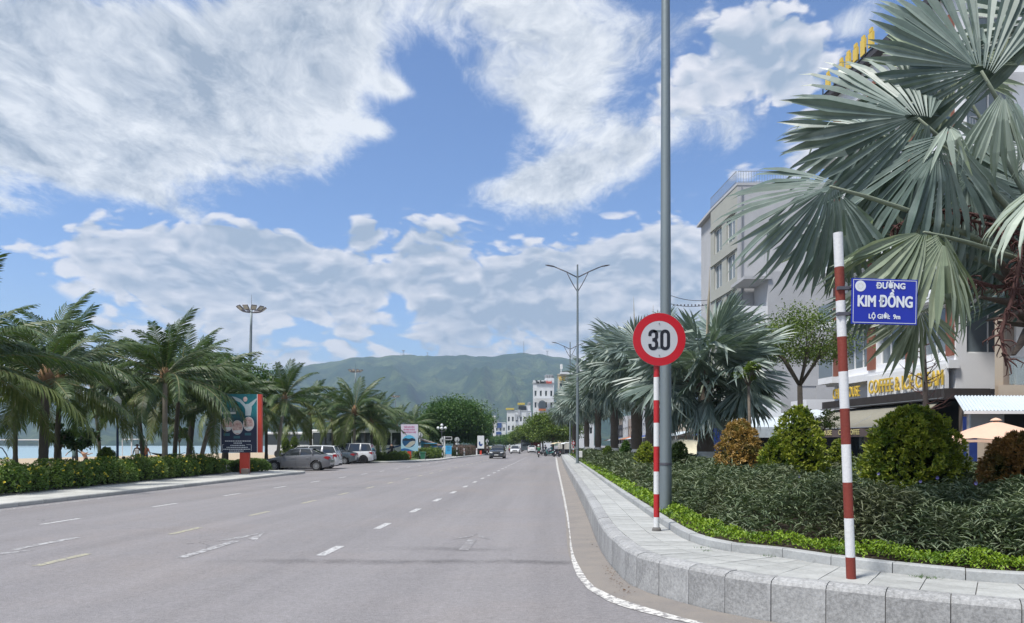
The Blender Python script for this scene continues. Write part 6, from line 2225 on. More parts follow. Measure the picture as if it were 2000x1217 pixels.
def lamp_post(loc, label, zt, r0, r1, s=1.0, group=None, camera_box=False, rz=0.0):
    t = tag(empty('street_lamp', loc, rz), label, 'street lamp', group)
    b_ = MB(); n = 10
    b_.tube([(0, 0, zt * k / n) for k in range(n + 1)], [r0 + (r1 - r0) * k / n for k in range(n + 1)], 20)
    b_.build('pole', M_GALV if s == 1 else M_GALV, t, smooth=True, auto=40)
    b_ = MB(); b_.lathe([(r0 * 1.04, .90), (r0 * 1.05, .91), (r0 * 1.05, .935), (r0 * 1.04, .945)], 20); b_.build('band', M_LAMPD, t)
    b_ = MB(); b_.box((0, 0, .012), (.36, .36, .024), ch=.004)
    for a in range(4):
        b_.tube([(.14 * (1 if a % 2 else -1), .14 * (1 if a > 1 else -1), 0), (.14 * (1 if a % 2 else -1), .14 * (1 if a > 1 else -1), .06)], .012, 6)
    b_.build('base_plate', M_GALV, t)
    for sd in (-1, 1):
        b_ = MB()
        za = zt - .85
        b_.tube([(0, 0, za), (sd * .75, 0, za + .38), (sd * 1.45, 0, za + .68)], .038, 8)
        b_.tube([(0, 0, za - .95), (sd * .25, 0, za - .55), (sd * .52, 0, za - .05), (sd * .72, 0, za + .36)], .028, 8)
        b_.build('arm', M_LAMPD, t, smooth=True)
        b_ = MB()
        b_.tube([(sd * 1.40, 0, za + .66), (sd * 1.62, 0, za + .74), (sd * 1.95, 0, za + .80), (sd * 2.15, 0, za + .83)], [.05, .10, .115, .03], 10, flat=.42)
        h = b_.build('lamp_head', M_LAMPD, t, smooth=True)
    return t


lg = 'double-armed street lamps along the island'
zt = Z(517, 49) - KZ
pl = G(1299.5, 1009, KZ)
lamp_post((2.66, 12.8, KZ), 'large galvanised lamp pole behind the speed limit sign, its top out of the picture', zt, .105, .058, 1.0, lg)
lamp_post(tuple(P(1128, 49, z=KZ)), 'slim double-armed street lamp against the clouds, the nearer of the two seen whole', zt, .105, .055, 1.0, lg)
lamp_post(tuple(P(1113.5, 86, z=KZ)), 'smaller, farther double-armed street lamp just left of the slim one', zt, .105, .055, 1.0, lg)
# small control box on the slim post
t = tag(empty('control_box', P(1133, 50.5, z=BEDZ)), 'small grey control box on a stake beside the slim street lamp', 'control box')
b_ = MB(); b_.box((0, 0, .55), (.28, .2, .42), ch=.02); b_.build('case', M_FRAME_W, t)
b_ = MB(); b_.tube([(0, 0, 0), (0, 0, .34)], .03, 6); b_.build('stake', M_LAMPD, t)

# ---- speed limit sign
SY = 10.77
px_ = P(1282.3, SY).x
t = tag(empty('speed_limit_sign', (px_, SY, KZ)), 'round 30 speed limit sign on a red and white banded post', 'traffic sign')
bands = [1032, 1010, 965, 921, 872, 826, 782, 737, 640]
for i in range(len(bands) - 1):
    z0 = Z(bands[i], SY) - KZ; z1 = Z(bands[i + 1], SY) - KZ
    b_ = MB(); b_.tube([(0, 0, z0), (0, 0, z1)], .0425, 18, caps=(i in (0, len(bands) - 2)))
    b_.build('pole_band', M_WPAINT if i % 2 == 0 else M_RED, t, smooth=True, auto=40)
b_ = MB(); b_.lathe([(.068, 0), (.066, .03), (.046, .055)], 14); b_.build('concrete_foot', M_MORTAR, t)
cx, cz, R = P(1286, SY).x - px_, Z(664, SY) - KZ, 51.5 / F * SY


def disc(name, r, y, m, n=64, cx=cx, cz=cz, parent=t, th=.006, r0=0.0):
    b_ = MB()
    if r0 == 0:
        vs = [(cx + r * math.cos(2 * PI * k / n), y, cz + r * math.sin(2 * PI * k / n)) for k in range(n)]
        vs2 = [(x, y + th, z) for x, _, z in vs]
        b_.add(vs + vs2, [tuple(range(n)), tuple(reversed(range(n, 2 * n)))] + [(k, n + k, n + (k + 1) % n, (k + 1) % n) for k in range(n)])
    else:
        v1 = [(cx + r * math.cos(2 * PI * k / n), y, cz + r * math.sin(2 * PI * k / n)) for k in range(n)]
        v2 = [(cx + r0 * math.cos(2 * PI * k / n), y, cz + r0 * math.sin(2 * PI * k / n)) for k in range(n)]
        b_.add(v1 + v2, [(k, (k + 1) % n, n + (k + 1) % n, n + k) for k in range(n)])
    return b_.build(name, m, parent)


disc('sign_plate', R, -.056, M_SIGNBK, th=.004)
disc('red_ring', R * .995, -.0585, M_SIGNR, r0=R * .695)
disc('white_face', R * .70, -.0575, M_SIGNW, th=.001)


def stroke(mb, pts, w, y):
    """flat ribbon in the XZ plane"""
    pts = [Vector((a, 0, b)) for a, b in pts]
    n = len(pts); L = []
    for i, p in enumerate(pts):
        d = (pts[min(i + 1, n - 1)] - pts[max(i - 1, 0)]).normalized(); nn = Vector((-d.z, 0, d.x))
        L.append((p - nn * w / 2, p + nn * w / 2))
    vs = [(v.x, y, v.z) for ab in L for v in ab]
    mb.add(vs, [(2 * i, 2 * i + 1, 2 * i + 3, 2 * i + 2) for i in range(n - 1)])


hN = 44.5 / F * 10.77 / 1.1 * .97
def zero(cx_, hh, ww, w):
    r = ww / 2 - w / 2
    pts = []
    for k in range(13): a = PI - PI * k / 12; pts.append((cx_ + r * math.cos(a), hh / 2 - w / 2 - r + r * math.sin(a)))
    for k in range(13): a = -PI * k / 12; pts.append((cx_ + r * math.cos(a), -(hh / 2 - w / 2 - r) + r * math.sin(a)))
    pts.append(pts[0])
    return pts


s_ = 1 / F * SY
hh, ww, w = 40.5 * s_, 19.2 * s_, 6.2 * s_
zc_ = cz - 1.0 * s_
nb = MB()
stroke(nb, [(x, z + zc_) for x, z in zero(cx + 11.4 * s_, hh, ww, w)], w, -.0600)
nb.build('digit_zero', M_SIGNK, t)
r = ww / 2 - w / 2; c3 = cx - 11.6 * s_
pts = [(c3 - r, hh / 2 - w / 2 - r - 3.2 * s_)]
for k in range(13): a = PI - PI * k / 12; pts.append((c3 + r * math.cos(a), hh / 2 - w / 2 - r + r * math.sin(a)))
pts += [(c3 + r, 5.5 * s_), (c3 + r * .75, 2.4 * s_), (c3 + r * .2, .4 * s_), (c3 - 1.8 * s_, .4 * s_)]
nb = MB(); stroke(nb, [(x, z + zc_) for x, z in pts], w, -.0600)
pts = [(c3 - 1.8 * s_, -.2 * s_), (c3 + r * .25, -.2 * s_), (c3 + r * .8, -2.6 * s_), (c3 + r, -6 * s_)]
for k in range(13): a = -PI * k / 12; pts.append((c3 + r * math.cos(a), -(hh / 2 - w / 2 - r) + r * math.sin(a)))
pts += [(c3 - r, -(hh / 2 - w / 2 - r) + 3.0 * s_)]
stroke(nb, [(x, z + zc_) for x, z in pts], w, -.0602)
nb.build('digit_three', M_SIGNK, t)
b_ = MB()
for dz in (.3, -.3): b_.tube([(cx, -.06, cz + dz * R * 2), (cx, -.066, cz + dz * R * 2)], .008, 8)
for dz in (.12, -.12): b_.box((0, -.03, cz + dz), (.12, .06, .03))
b_.build('clamp', M_GALV, t)

# ---- street name sign on its leaning banded post
NY = 6.94
b0 = P(1662.5, NY, z=KZ); tp = P(1636.5, NY, 455)
t = tag(empty('street_name_sign', tuple(b0)), 'blue street name sign on a tall leaning post with rusty red and white bands', 'street sign')
ax = (tp - b0)


def onpole(py):
    z = Z(py, NY) - KZ
    return ax * (z / ax.z)


bands = [1131, 1088, 1012, 942, 868, 798, 726, 658, 588, 522, 455]
for i in range(len(bands) - 1):
    a, c = onpole(bands[i]), onpole(bands[i + 1])
    if i == 0: a = a * 0 + Vector((0, 0, 0))
    b_ = MB(); b_.tube([tuple(a), tuple(c)], .0425 if i else .0435, 20, caps=(i in (0, 9)))
    b_.build('pole_band', M_RUST if i % 2 == 0 else M_WPAINT, t, smooth=True, auto=40)
k = 1 / F * NY
pcx, pcz = P(1721.5, NY).x - b0.x, Z(591.5, NY) - KZ
pw, ph = 130.5 * k, 88 * k
M = Matrix.Translation((pcx, -.052, pcz)) @ Matrix.Rotation(math.radians(.9), 4, 'Y') @ Matrix.Rotation(math.radians(3), 4, 'Z')
pr = empty('sign_plate_mount'); bpy.data.objects.remove(pr)
b_ = MB(); b_.box((0, 0, 0), (pw, .012, ph)); b_.v = [tuple(v) for v in b_.v]
plate = b_.build('sign_plate', M_SIGNB, t); plate.matrix_local = M
b_ = MB(); y_ = -.0075; e = .009; iw, ih = pw / 2 - .010, ph / 2 - .011
xl = -pw / 2 + .012
for (x0, z0, x1, z1) in ((xl, ih - .005, iw, ih), (xl, -ih, iw, -ih + .005), (xl, -ih + .005, xl + .005, ih - .005), (iw - .005, -ih + .005, iw, ih - .005)):
    b_.quad((x0, y_, z0), (x1, y_, z0), (x1, y_, z1), (x0, y_, z1))
b_.build('white_border', M_SIGNT, plate)
b_ = MB(); cxx, czz, rr = (1673 - 1721.5) * k, (591.5 - 562.5) * k, 10.6 * k; n = 36
b_.add([(cxx + rr * math.cos(2 * PI * q / n), y_ - .0005, czz + rr * math.sin(2 * PI * q / n)) for q in range(n)], [tuple(range(n))])
b_.build('white_disc', M_SIGNT, plate)
b_ = MB()
for q in range(9):
    a = q * 2 * PI / 9
    b_.add([(cxx + rr * .25 * math.cos(a), y_ - .0012, czz + rr * .25 * math.sin(a)), (cxx + rr * .62 * math.cos(a - .22), y_ - .0012, czz + rr * .62 * math.sin(a - .22)), (cxx + rr * .62 * math.cos(a + .22), y_ - .0012, czz + rr * .62 * math.sin(a + .22))], [(0, 1, 2)])
b_.build('faint_emblem', mat('faded_print', (.60, .62, .56), .5), plate)
text(plate, 'lettering', 'ĐƯỜNG', .082, M_SIGNT, ((1733.5 - 1721.5) * k, y_ - .001, (591.5 - 561.5) * k), bold=.0034, ext=.0006, width=58.5 * k, sy=.92)
text(plate, 'lettering', 'KIM ĐỒNG', .13, M_SIGNT, ((1722.5 - 1721.5) * k, y_ - .001, (591.5 - 592.5) * k), bold=.0052, ext=.0006, width=110 * k, sy=1.12)
text(plate, 'lettering', 'LỘ GIỚI:  9m', .060, M_SIGNT, ((1721.5 - 1721.5) * k, y_ - .001, (591.5 - 621.0) * k), bold=.0022, ext=.0006, width=63 * k, sy=1.0)
b_ = MB()
for z_ in (.13, -.11):
    b_.box((P(1646, NY).x - b0.x, -.03, pcz + z_), (.13, .05, .03))
    b_.tube([(P(1655, NY).x - b0.x, -.052, pcz + z_), (P(1655, NY).x - b0.x, -.070, pcz + z_)], .008, 8)
b_.build('clamp', M_LAMPD, t)

# ---- dark advertising board with a red side, on a red post
BY = 39.5
k = 1 / F * BY
bc = P(469, BY)
t = tag(empty('advertising_board', (bc.x, BY, .12)), 'dark blue spa advertising board with red edge on a red post, by the hedge end', 'billboard')
M_BRED = mat('red_board_frame', (.55, .055, .03), .5, .15, 2)
m = bpy.data.materials.new('advert_print'); m.use_nodes = True; g = NT(m.node_tree)
co = g.n('ShaderNodeTexCoord').outputs['Object']; sx, sy, sz = g.n('ShaderNodeSeparateXYZ', None, _0=co).outputs
f = g.ramp(sz, 2.4, 3.6)
c = g.mix(f, (.006, .012, .045), (.008, .13, .15))
c = g.mix(g.m('MULTIPLY', g.ramp(g.noise(co, 1.6, 5, .7), .45, .65), g.m('MULTIPLY', f, .5)), c, (.02, .26, .30))
b = g.n('ShaderNodeBsdfPrincipled'); g.put(b.inputs['Base Color'], c); b.inputs['Roughness'].default_value = .35
g.n('ShaderNodeOutputMaterial', None, Surface=b); M_ADV = m
xl, xr = (435 - 469) * k, (503 - 469) * k
zb_, zt_ = Z(884, BY) - .12, Z(770, BY) - .12
Rt = Matrix.Rotation(math.radians(7), 4, 'Z')
b_ = MB(); b_.box(((xl + xr) / 2, 0, (zb_ + zt_) / 2), (xr - xl, .30, zt_ - zb_), M=Rt); b_.build('panel', M_ADV, t)
b_ = MB(); b_.box((xr + .11, .0, (zb_ + zt_) / 2), (.20, .34, zt_ - zb_), M=Rt); b_.build('red_side', M_BRED, t)
b_ = MB(); b_.box((xl - .02, -.02, (zb_ + zt_) / 2), (.035, .32, zt_ - zb_), M=Rt); b_.box((xr - .01, -.16, (zb_ + zt_) / 2), (.03, .02, zt_ - zb_), M=Rt); b_.build('trim', M_FRAME_W, t)
b_ = MB(); b_.box(((478 - 469) * k, 0, zb_ / 2), (.48, .26, zb_ - .01), M=Rt, ch=0); b_.build('post', M_BRED, t)
b_ = MB(); b_.box(((484 - 469) * k, -.35, .13), (.36, .3, .3), ch=.03); b_.build('stone_foot', M_TAUPE, t)


def on(px, py, d=.001):
    v = Rt @ Vector(((px - 469) * k, -.151 - d, 0)); return (v.x, v.y, Z(py, BY) - .12)


def patch(name, pts, m, d=.001):
    b_ = MB(); b_.add([on(x, y, d) for x, y in pts], [tuple(range(len(pts)))]); return b_.build(name, m, t)


M_SKIN_P = mat('printed_pale_figure', (.42, .50, .52), .5, .3, 3)
M_PINK = mat('printed_pink', (.42, .22, .20), .5, .5, 8, col2=(.75, .60, .55))
M_PRW = mat('printed_white', (.70, .72, .72), .5, .1)
patch('printed_figure', [(453, 774.5), (462, 776), (471, 780), (477, 786), (480, 790), (486, 789), (493, 784), (501, 778), (502, 780), (497, 788), (492, 794), (492, 800), (490, 812), (480, 812), (480, 800), (478, 795), (470, 786), (458, 781), (452, 779)], M_SKIN_P)
patch('printed_head', [(480 + 4 * math.cos(a), 780 - 5 * math.sin(a)) for a in np.linspace(0, 6.1, 12)], M_PINK, .002)
patch('white_bar', [(437, 805), (462, 804.5), (462, 809), (437, 809.5)], M_PRW, .003)
for (cx_, cy_) in ((446, 829), (465, 835), (486, 828)):
    patch('printed_photo_rim', [(cx_ + 10.5 * math.cos(a), cy_ - 14 * math.sin(a)) for a in np.linspace(0, 6.1, 20)], M_PRW, .001)
    patch('printed_photo', [(cx_ + 9.6 * math.cos(a), cy_ - 13 * math.sin(a)) for a in np.linspace(0, 6.1, 20)], M_PINK, .002)
    patch('printed_towel', [(cx_ - 8, cy_ + 6), (cx_ + 8, cy_ + 5), (cx_ + 5, cy_ + 11), (cx_ - 4, cy_ + 11)], M_PRW, .003)
M_TEALP = mat('printed_teal', (.03, .12, .16), .5)
for (cx_, cy_) in ((445, 849), (464, 854), (485, 848)):
    patch('printed_caption', [(cx_ - 6, cy_ - 2.5), (cx_ + 6, cy_ - 2.5), (cx_ + 6, cy_ + 2.5), (cx_ - 6, cy_ + 2.5)], M_TEALP, .001)
for (x0, x1, y) in ((442, 488, 861.5), (458, 474, 865.5), (452, 478, 870), (445, 484, 873.8), (439, 489, 877.5), (450, 476, 881)):
    b_ = MB(); r_ = random.Random(int(y)); x = x0
    while x < x1:
        w = r_.uniform(1.2, 3.4); b_.add([on(x, y - .8, .002), on(x + w, y - .8, .002), on(x + w, y + .8, .002), on(x, y + .8, .002)], [(3, 2, 1, 0)]); x += w + .7
    b_.build('small_print', M_SIGNT, t)
for (x0, y0, x1, y1) in ((437, 868.4, 440, 868.9), (482, 868.4, 491, 868.9), (436.5, 869, 437.1, 881), (491, 869, 491.6, 881)):
    patch('print_frame', [(x0, y0), (x1, y0), (x1, y1), (x0, y1)][::-1], M_TEALP if False else M_SIGNT, .002)
b_ = MB()
for i, x in enumerate((452, 456, 459, 463, 466)):
    b_.add([on(x, 797, .003), on(x + 2.4, 797, .003), on(x + 2.4, 803, .003), on(x, 803, .003)], [(3, 2, 1, 0)])
b_.build('print_title', mat('printed_grey', (.30, .36, .40), .5), t)

# ---- pale blue poster board, green bin, signs and lantern by the far pavement
PY_ = 77; k = 1 / F * PY_; bc = P(800, PY_)
t = tag(empty('advertising_board', (bc.x, PY_, .12)), 'pale blue poster board with pink lettering and a round bay picture, on a red post', 'billboard')
m = bpy.data.materials.new('poster_print'); m.use_nodes = True; g = NT(m.node_tree)
co = g.n('ShaderNodeTexCoord').outputs['Object']; sx, sy, sz = g.n('ShaderNodeSeparateXYZ', None, _0=co).outputs
c = g.mix(g.ramp(sz, .9, 3.4), (.30, .52, .66), (.62, .58, .68))
b = g.n('ShaderNodeBsdfPrincipled'); g.put(b.inputs['Base Color'], c); b.inputs['Roughness'].default_value = .4
g.n('ShaderNodeOutputMaterial', None, Surface=b); M_POST = m
zb_, zt_ = Z(881, PY_) - .12, Z(829, PY_) - .12
b_ = MB(); b_.box((0, 0, (zb_ + zt_) / 2), (33 * k, .22, zt_ - zb_)); b_.build('panel', M_POST, t)
b_ = MB(); b_.box((0, .02, zt_ + .03), (33.6 * k, .26, .06)); b_.build('frame', M_BLACK, t)


def on2(px, py, d=.001): return ((px - 800) * k, -.111 - d, Z(py, PY_) - .12)


def patch2(name, pts, m, d=.001, par=None):
    b_ = MB(); b_.add([on2(x, y, d) for x, y in pts], [tuple(range(len(pts)))]); return b_.build(name, m, t)


cc = (799, 862)
patch2('picture_sky', [(cc[0] + 13 * math.cos(a), cc[1] - 12.2 * math.sin(a)) for a in np.linspace(0, 6.15, 30)], mat('printed_sky_blue', (.10, .42, .66), .5), .001)
patch2('picture_bay', [(cc[0] + 13 * math.cos(a), cc[1] - 12.2 * math.sin(a)) for a in np.linspace(PI - .35, 2 * PI + .35, 24)], mat('printed_bay_blue', (.01, .07, .18), .5), .002)
patch2('picture_hills', [(787, 858), (792, 855.5), (799, 857), (806, 855.5), (811.5, 858), (811, 861), (787, 861)][::-1], mat('printed_dark_hill', (.01, .025, .05), .5), .003)
patch2('picture_shore', [(791, 872), (796, 868), (801, 863), (807, 861), (811.5, 862), (811, 866), (806, 870), (801, 873.5), (795, 874)][::-1], mat('printed_town', (.45, .45, .40), .5, .5, 20), .004)
patch2('picture_wave', [(783.6, 877), (790, 875.5), (797, 876.5), (806, 880), (808, 880.8), (783.6, 880.8)][::-1], mat('printed_wave', (.02, .12, .35), .5), .002)
M_MAG = mat('printed_magenta', (.48, .10, .28), .5)
for s_, y, w in (('VÌ BIỂN QUÊ HƯƠNG', 834.5, 21), ('HÃY CHUNG TAY GIỮ GÌN', 839.5, 22), ('THÀNH PHỐ SẠCH VÀ ĐẸP', 844.5, 27)):
    text(t, 'lettering', s_, .2, M_MAG, on2(799.5, y, .002), bold=.006, ext=.0005, width=w * k, sy=1.1)
b_ = MB(); b_.box((-.03, 0, zb_ / 2), (.38, .2, zb_)); b_.build('post', M_BRED, t)
b_ = MB(); b_.tube([(-.03, -.12, .32), (-.03, -.16, .32)], .1, 10); b_.build('reflector', M_PRW, t)

t = tag(empty('wheelie_bin', P(826, 75.5, z=.125)), 'green wheeled rubbish bin on the far pavement beside the poster board', 'bin')
M_BIN = mat('green_plastic', (.015, .13, .07), .4, .15)
b_ = MB(); b_.add([(-.2, -.22, .08), (.2, -.22, .08), (.2, .22, .08), (-.2, .22, .08), (-.27, -.30, .72), (.27, -.30, .72), (.27, .30, .72), (-.27, .30, .72)], [(0, 1, 5, 4), (1, 2, 6, 5), (2, 3, 7, 6), (3, 0, 4, 7), (3, 2, 1, 0)]); b_.build('body', M_BIN, t)
b_ = MB(); b_.box((0, 0, .76), (.60, .66, .07), ch=.03); b_.build('lid', M_BIN, t)
for x in (-.22, .22):
    b_ = MB(); b_.tube([(x - .03, .2, .08), (x + .03, .2, .08)], .08, 12); b_.build('wheel', M_BLACK, t)
M_BKW = mat('black_post_band', (.03, .03, .03), .6)


def roadsign(px, Y, ytop, yd, rpx, label, zb=.12, back=True, plate=False, posts='bw', face=None, sgroup=None):
    t = tag(empty('traffic_sign', P(px, Y, z=zb)), label, 'traffic sign', sgroup)
    zt = Z(ytop, Y) - zb; n = 8
    for i in range(n):
        b_ = MB(); b_.tube([(0, 0, zt * i / n), (0, 0, zt * (i + 1) / n)], .045, 8, caps=(i in (0, n - 1)))
        b_.build('pole_band', (M_WPAINT if i % 2 else (M_BKW if posts == 'bw' else M_RED)), t)
    b_ = MB(); b_.tube([(0, .06, Z(yd, Y) - zb), (0, .08, Z(yd, Y) - zb)], rpx / F * Y, 24); b_.build('sign_disc', M_SIGNBK if back else (face or M_SIGNR), t)
    if not back:
        b_ = MB(); b_.tube([(0, -.06, Z(yd, Y) - zb), (0, -.065, Z(yd, Y) - zb)], rpx / F * Y, 24); b_.build('red_ring', M_SIGNR, t)
        b_ = MB(); b_.tube([(0, -.07, Z(yd, Y) - zb), (0, -.075, Z(yd, Y) - zb)], rpx / F * Y * .66, 24); b_.build('white_face', M_SIGNW, t)
    if plate:
        b_ = MB(); b_.box((0, .07, Z(yd + 8, Y) - zb), (.45, .02, .22)); b_.build('small_plate', M_SIGNBK, t)
    return t


roadsign(820, 78, 844, 850, 5.4, 'back of a round sign on a black and white banded post beside the poster board')
roadsign(864, 84, 853, 860, 5.2, 'back of a round sign overlapping the white direction frame post')
roadsign(892.5, 92, 855, 858.5, 4.8, 'back of a round sign with a small plate beneath, right of the blue notice board', plate=True)
roadsign(951.5, 112, 857, 861.5, 3.2, 'distant round sign back beside the farthest poster board')
roadsign(1120, 80, 860, 865.5, 3.4, 'small round red-rimmed sign between the slim lamp post and the fan palm', zb=KZ, back=False, posts='rw')
t = tag(empty('direction_sign', P(868, 85, z=.12)), 'white post with an empty rectangular white-framed arm', 'sign')
b_ = MB(); b_.box((0, 0, (Z(852, 85) - .12) / 2), (.16, .1, Z(852, 85) - .12)); b_.build('post', M_WPAINT, t)
b_ = MB(); x0, x1, z0, z1 = .09, 14.5 / F * 85, Z(859, 85) - .12, Z(853.3, 85) - .12
for c, d in ((((x0 + x1) / 2, 0, z0), (x1 - x0, .06, .06)), (((x0 + x1) / 2, 0, z1), (x1 - x0, .06, .06)), ((x1, 0, (z0 + z1) / 2), (.06, .06, z1 - z0))): b_.box(c, d)
b_.build('frame', M_WPAINT, t)
b_ = MB(); b_.box(((x0 + x1) / 2, .02, (z0 + z1) / 2), (x1 - x0 - .08, .03, z1 - z0 - .08)); b_.build('dark_panel', M_BLACK, t)
t = tag(empty('notice_board', P(876, 88, z=.12)), 'bright sky-blue upright notice board beside the direction post', 'sign')
b_ = MB(); b_.box((0, 0, (Z(870.5, 88) + Z(887, 88)) / 2 - .12), (12 / F * 88, .12, Z(870.5, 88) - Z(887, 88))); b_.build('panel', mat('sky_blue_panel', (.05, .34, .62), .5, .1), t)
b_ = MB()
for i, z in enumerate((873.5, 877, 880)): b_.box((0, -.065, Z(z, 88) - .12), (6 / F * 88, .01, .05))
b_.build('print', M_DBLUE, t)
b_ = MB(); b_.box((0, 0, .2), (12 / F * 88, .1, .45)); b_.build('base', M_GREYP, t)
t = tag(empty('banner', P(855.5, 90, z=.12)), 'dark blue low banner with white lettering in front of the blue hut', 'banner')
b_ = MB(); b_.box((0, 0, (Z(871, 90) + Z(888, 90)) / 2 - .12), (16 / F * 90, .06, 17 / F * 90)); b_.build('panel', M_DBLUE, t)
b_ = MB()
for q in range(5): b_.box((-.32 + q * .16, -.035, Z(881, 90) - .12), (.11, .01, .22))
b_.build('white_print', M_SIGNT, t)['kind'] = 'stuff'
b_ = MB()
for x in (-.48, .48): b_.box((x, .05, .35), (.05, .05, .7))
b_.build('posts', M_STEEL, t)
# white globe lantern
LY = 92; t = tag(empty('globe_lamp', P(863, LY, z=.12)), 'ornamental lamp post with a cluster of white globes under the round tree', 'street lamp')
zt = Z(834, LY) - .12
b_ = MB(); b_.lathe([(.16, 0), (.14, .3), (.07, .45), (.05, 1.2), (.045, zt - .4), (.07, zt - .3), (.03, zt)], 12); b_.build('post', M_LAMPD, t, smooth=True)
for (dx, dy, dz) in ((-.46, 0, -.18), (.46, 0, -.18), (0, -.4, -.22), (0, .4, -.22), (0, 0, .18)):
    b_ = MB(); b_.tube([(0, 0, zt - .55), (dx * .6, dy * .6, zt - .5 + dz * .2), (dx, dy, zt + dz - .15)], .022, 6); b_.build('bracket', M_LAMPD, t)
    b_ = MB(); n = 8; b_.lathe([(.001, -.18)] + [(.18 * math.sin(PI * q / n), -.18 * math.cos(PI * q / n)) for q in range(1, n)] + [(.001, .18)], 12, c=(dx, dy, zt + dz + .05)); b_.build('globe', M_PRW, t, smooth=True)
# third poster board, curved picture
TY = 112; t = tag(empty('advertising_board', P(939, TY, z=.12)), 'distant white poster board with a blue curved picture, at the end of the brown hedge', 'billboard')
k2 = 1 / F * TY
b_ = MB(); b_.box((0, 0, (Z(851, TY) + Z(876, TY)) / 2 - .12), (13 * k2, .2, 25 * k2)); b_.build('panel', M_PRW, t)
b_ = MB(); vs = []
for a in np.linspace(PI * .75, PI * 1.9, 10): vs.append(((.32 * math.cos(a)), -.105, Z(866, TY) - .12 + .45 * math.sin(a)))
for a in np.linspace(PI * 1.9, PI * .75, 10): vs.append(((.12 * math.cos(a) + .05), -.105, Z(865, TY) - .12 + .2 * math.sin(a)))
b_.add(vs, [tuple(range(20))]); b_.build('picture', M_DBLUE, t)
b_ = MB(); b_.box((0, 0, .3), (.3, .15, .65)); b_.build('post', M_BRED, t)
# low white kerb posts by the brown hedge
for i, px in enumerate((906.5, 931)):
    t = tag(empty('marker_post', P(px, 98 + i * 9, z=.12)), ['short white marker post in the brown hedge, nearer one', 'short white marker post in the brown hedge, farther one'][i], 'post', 'marker posts by the brown hedge')
    b_ = MB(); b_.box((0, 0, .5), (.2, .16, 1.0), ch=.03); b_.build('post', M_WPAINT, t)
    b_ = MB(); b_.box((0, -.085, .78), (.1, .01, .1)); b_.build('reflector', M_BRED, t)

# ---- tall floodlight masts
def highmast(px, Y, yhead, label, s=1.0, ytop=None, lean=.0):
    t = tag(empty('floodlight_mast', P(px, Y, z=-.3), 0), label, 'floodlight mast', 'floodlight masts above the beach palms')
    zh = Z(yhead, Y) + .3
    b_ = MB(); n = 8
    b_.tube([(lean * i / n, 0, zh * i / n) for i in range(n + 1)], [.34 - .20 * i / n for i in range(n + 1)], 12)
    b_.build('pole', M_GALV, t, smooth=True)
    b_ = MB(); b_.tube([(lean, 0, zh), (lean, 0, zh + 1.9)], [.04, .015], 6); b_.build('lightning_rod', M_LAMPD, t)
    b_ = MB(); n = 16
    for q in range(n):
        a, c = 2 * PI * q / n, 2 * PI * (q + 1) / n
        b_.tube([(lean + 1.25 * math.cos(a), 1.25 * math.sin(a), zh - .35), (lean + 1.25 * math.cos(c), 1.25 * math.sin(c), zh - .35)], .05, 5)
        if q % 4 == 0: b_.tube([(lean, 0, zh - .5), (lean + 1.25 * math.cos(a), 1.25 * math.sin(a), zh - .35)], .05, 5)
    b_.build('ring_frame', M_LAMPD, t)
    for q in range(10):
        a = 2 * PI * q / 10 + .2
        f = Vector((math.cos(a), math.sin(a), .0))
        b_ = MB()
        Mx = Matrix.Translation((lean + 1.6 * f.x, 1.6 * f.y, zh - .02)) @ Matrix.Rotation(a, 4, 'Z') @ Matrix.Rotation(math.radians(-38), 4, 'Y')
        b_.box((0, 0, 0), (.75, .72, .16), M=Mx, ch=.04)
        o = b_.build('floodlight', M_LAMPD, t)
        b_ = MB(); b_.box((-.0, 0, -.09), (.62, .6, .02), M=Mx); b_.build('glass', M_SIGNBK, o)
    return t


highmast(484, 100, 603, 'tall floodlight mast rising behind the palms, nearest and tallest in view', lean=.5)
highmast(693, 190, 724, 'mid-distance floodlight mast head just above the palms', lean=.2)
highmast(772, 290, 774, 'farthest floodlight mast, its head barely above the palms', lean=.1)
# blue cast lamp post behind the hedge
t = tag(empty('lamp_post', P(229.5, 36, z=.1)), 'dark blue cast-iron lamp post behind the cone-shaped shrub', 'street lamp')
b_ = MB(); b_.lathe([(.16, 0), (.15, .25), (.09, .35), (.11, .5), (.06, .7), (.05, 2.8), (.08, 2.9), (.03, 3.3)], 12); b_.build('post', mat('navy_cast_iron', (.02, .05, .13), .4), t, smooth=True)
b_ = MB(); b_.lathe([(.05, 3.3), (.16, 3.45), (.18, 3.75), (.03, 3.95)], 10); b_.build('lantern', M_PRW, t)
# big round clay pots / boulders
M_CLAY = mat('weathered_clay', (.17, .095, .06), .9, .4, 3, .5, 12)
t = tag(empty('clay_pot', P(412.5, 46, z=.05)), 'large round brown clay pot behind the hedge, left of the dark board', 'pot')
b_ = MB(); b_.lathe([(.30, 0), (.42, .15), (.47, .38), (.42, .6), (.28, .74), (.26, .78), (.22, .78)], 18); b_.build('bowl', M_CLAY, t, smooth=True)
t = tag(empty('clay_pot', P(392, 48, z=.05)), 'smaller grey clay pot at the foot of the leaning palm', 'pot')
b_ = MB(); b_.lathe([(.22, 0), (.34, .12), (.38, .3), (.30, .48), (.24, .52)], 16); b_.build('bowl', M_TAUPE, t, smooth=True)
t = tag(empty('stone_block', P(498, 46, z=.12)), 'small carved stone block right of the red board post', 'stone')
b_ = MB(); b_.box((0, 0, .3), (.7, .5, .6), ch=.12); b_.build('block', M_TAUPE, t)
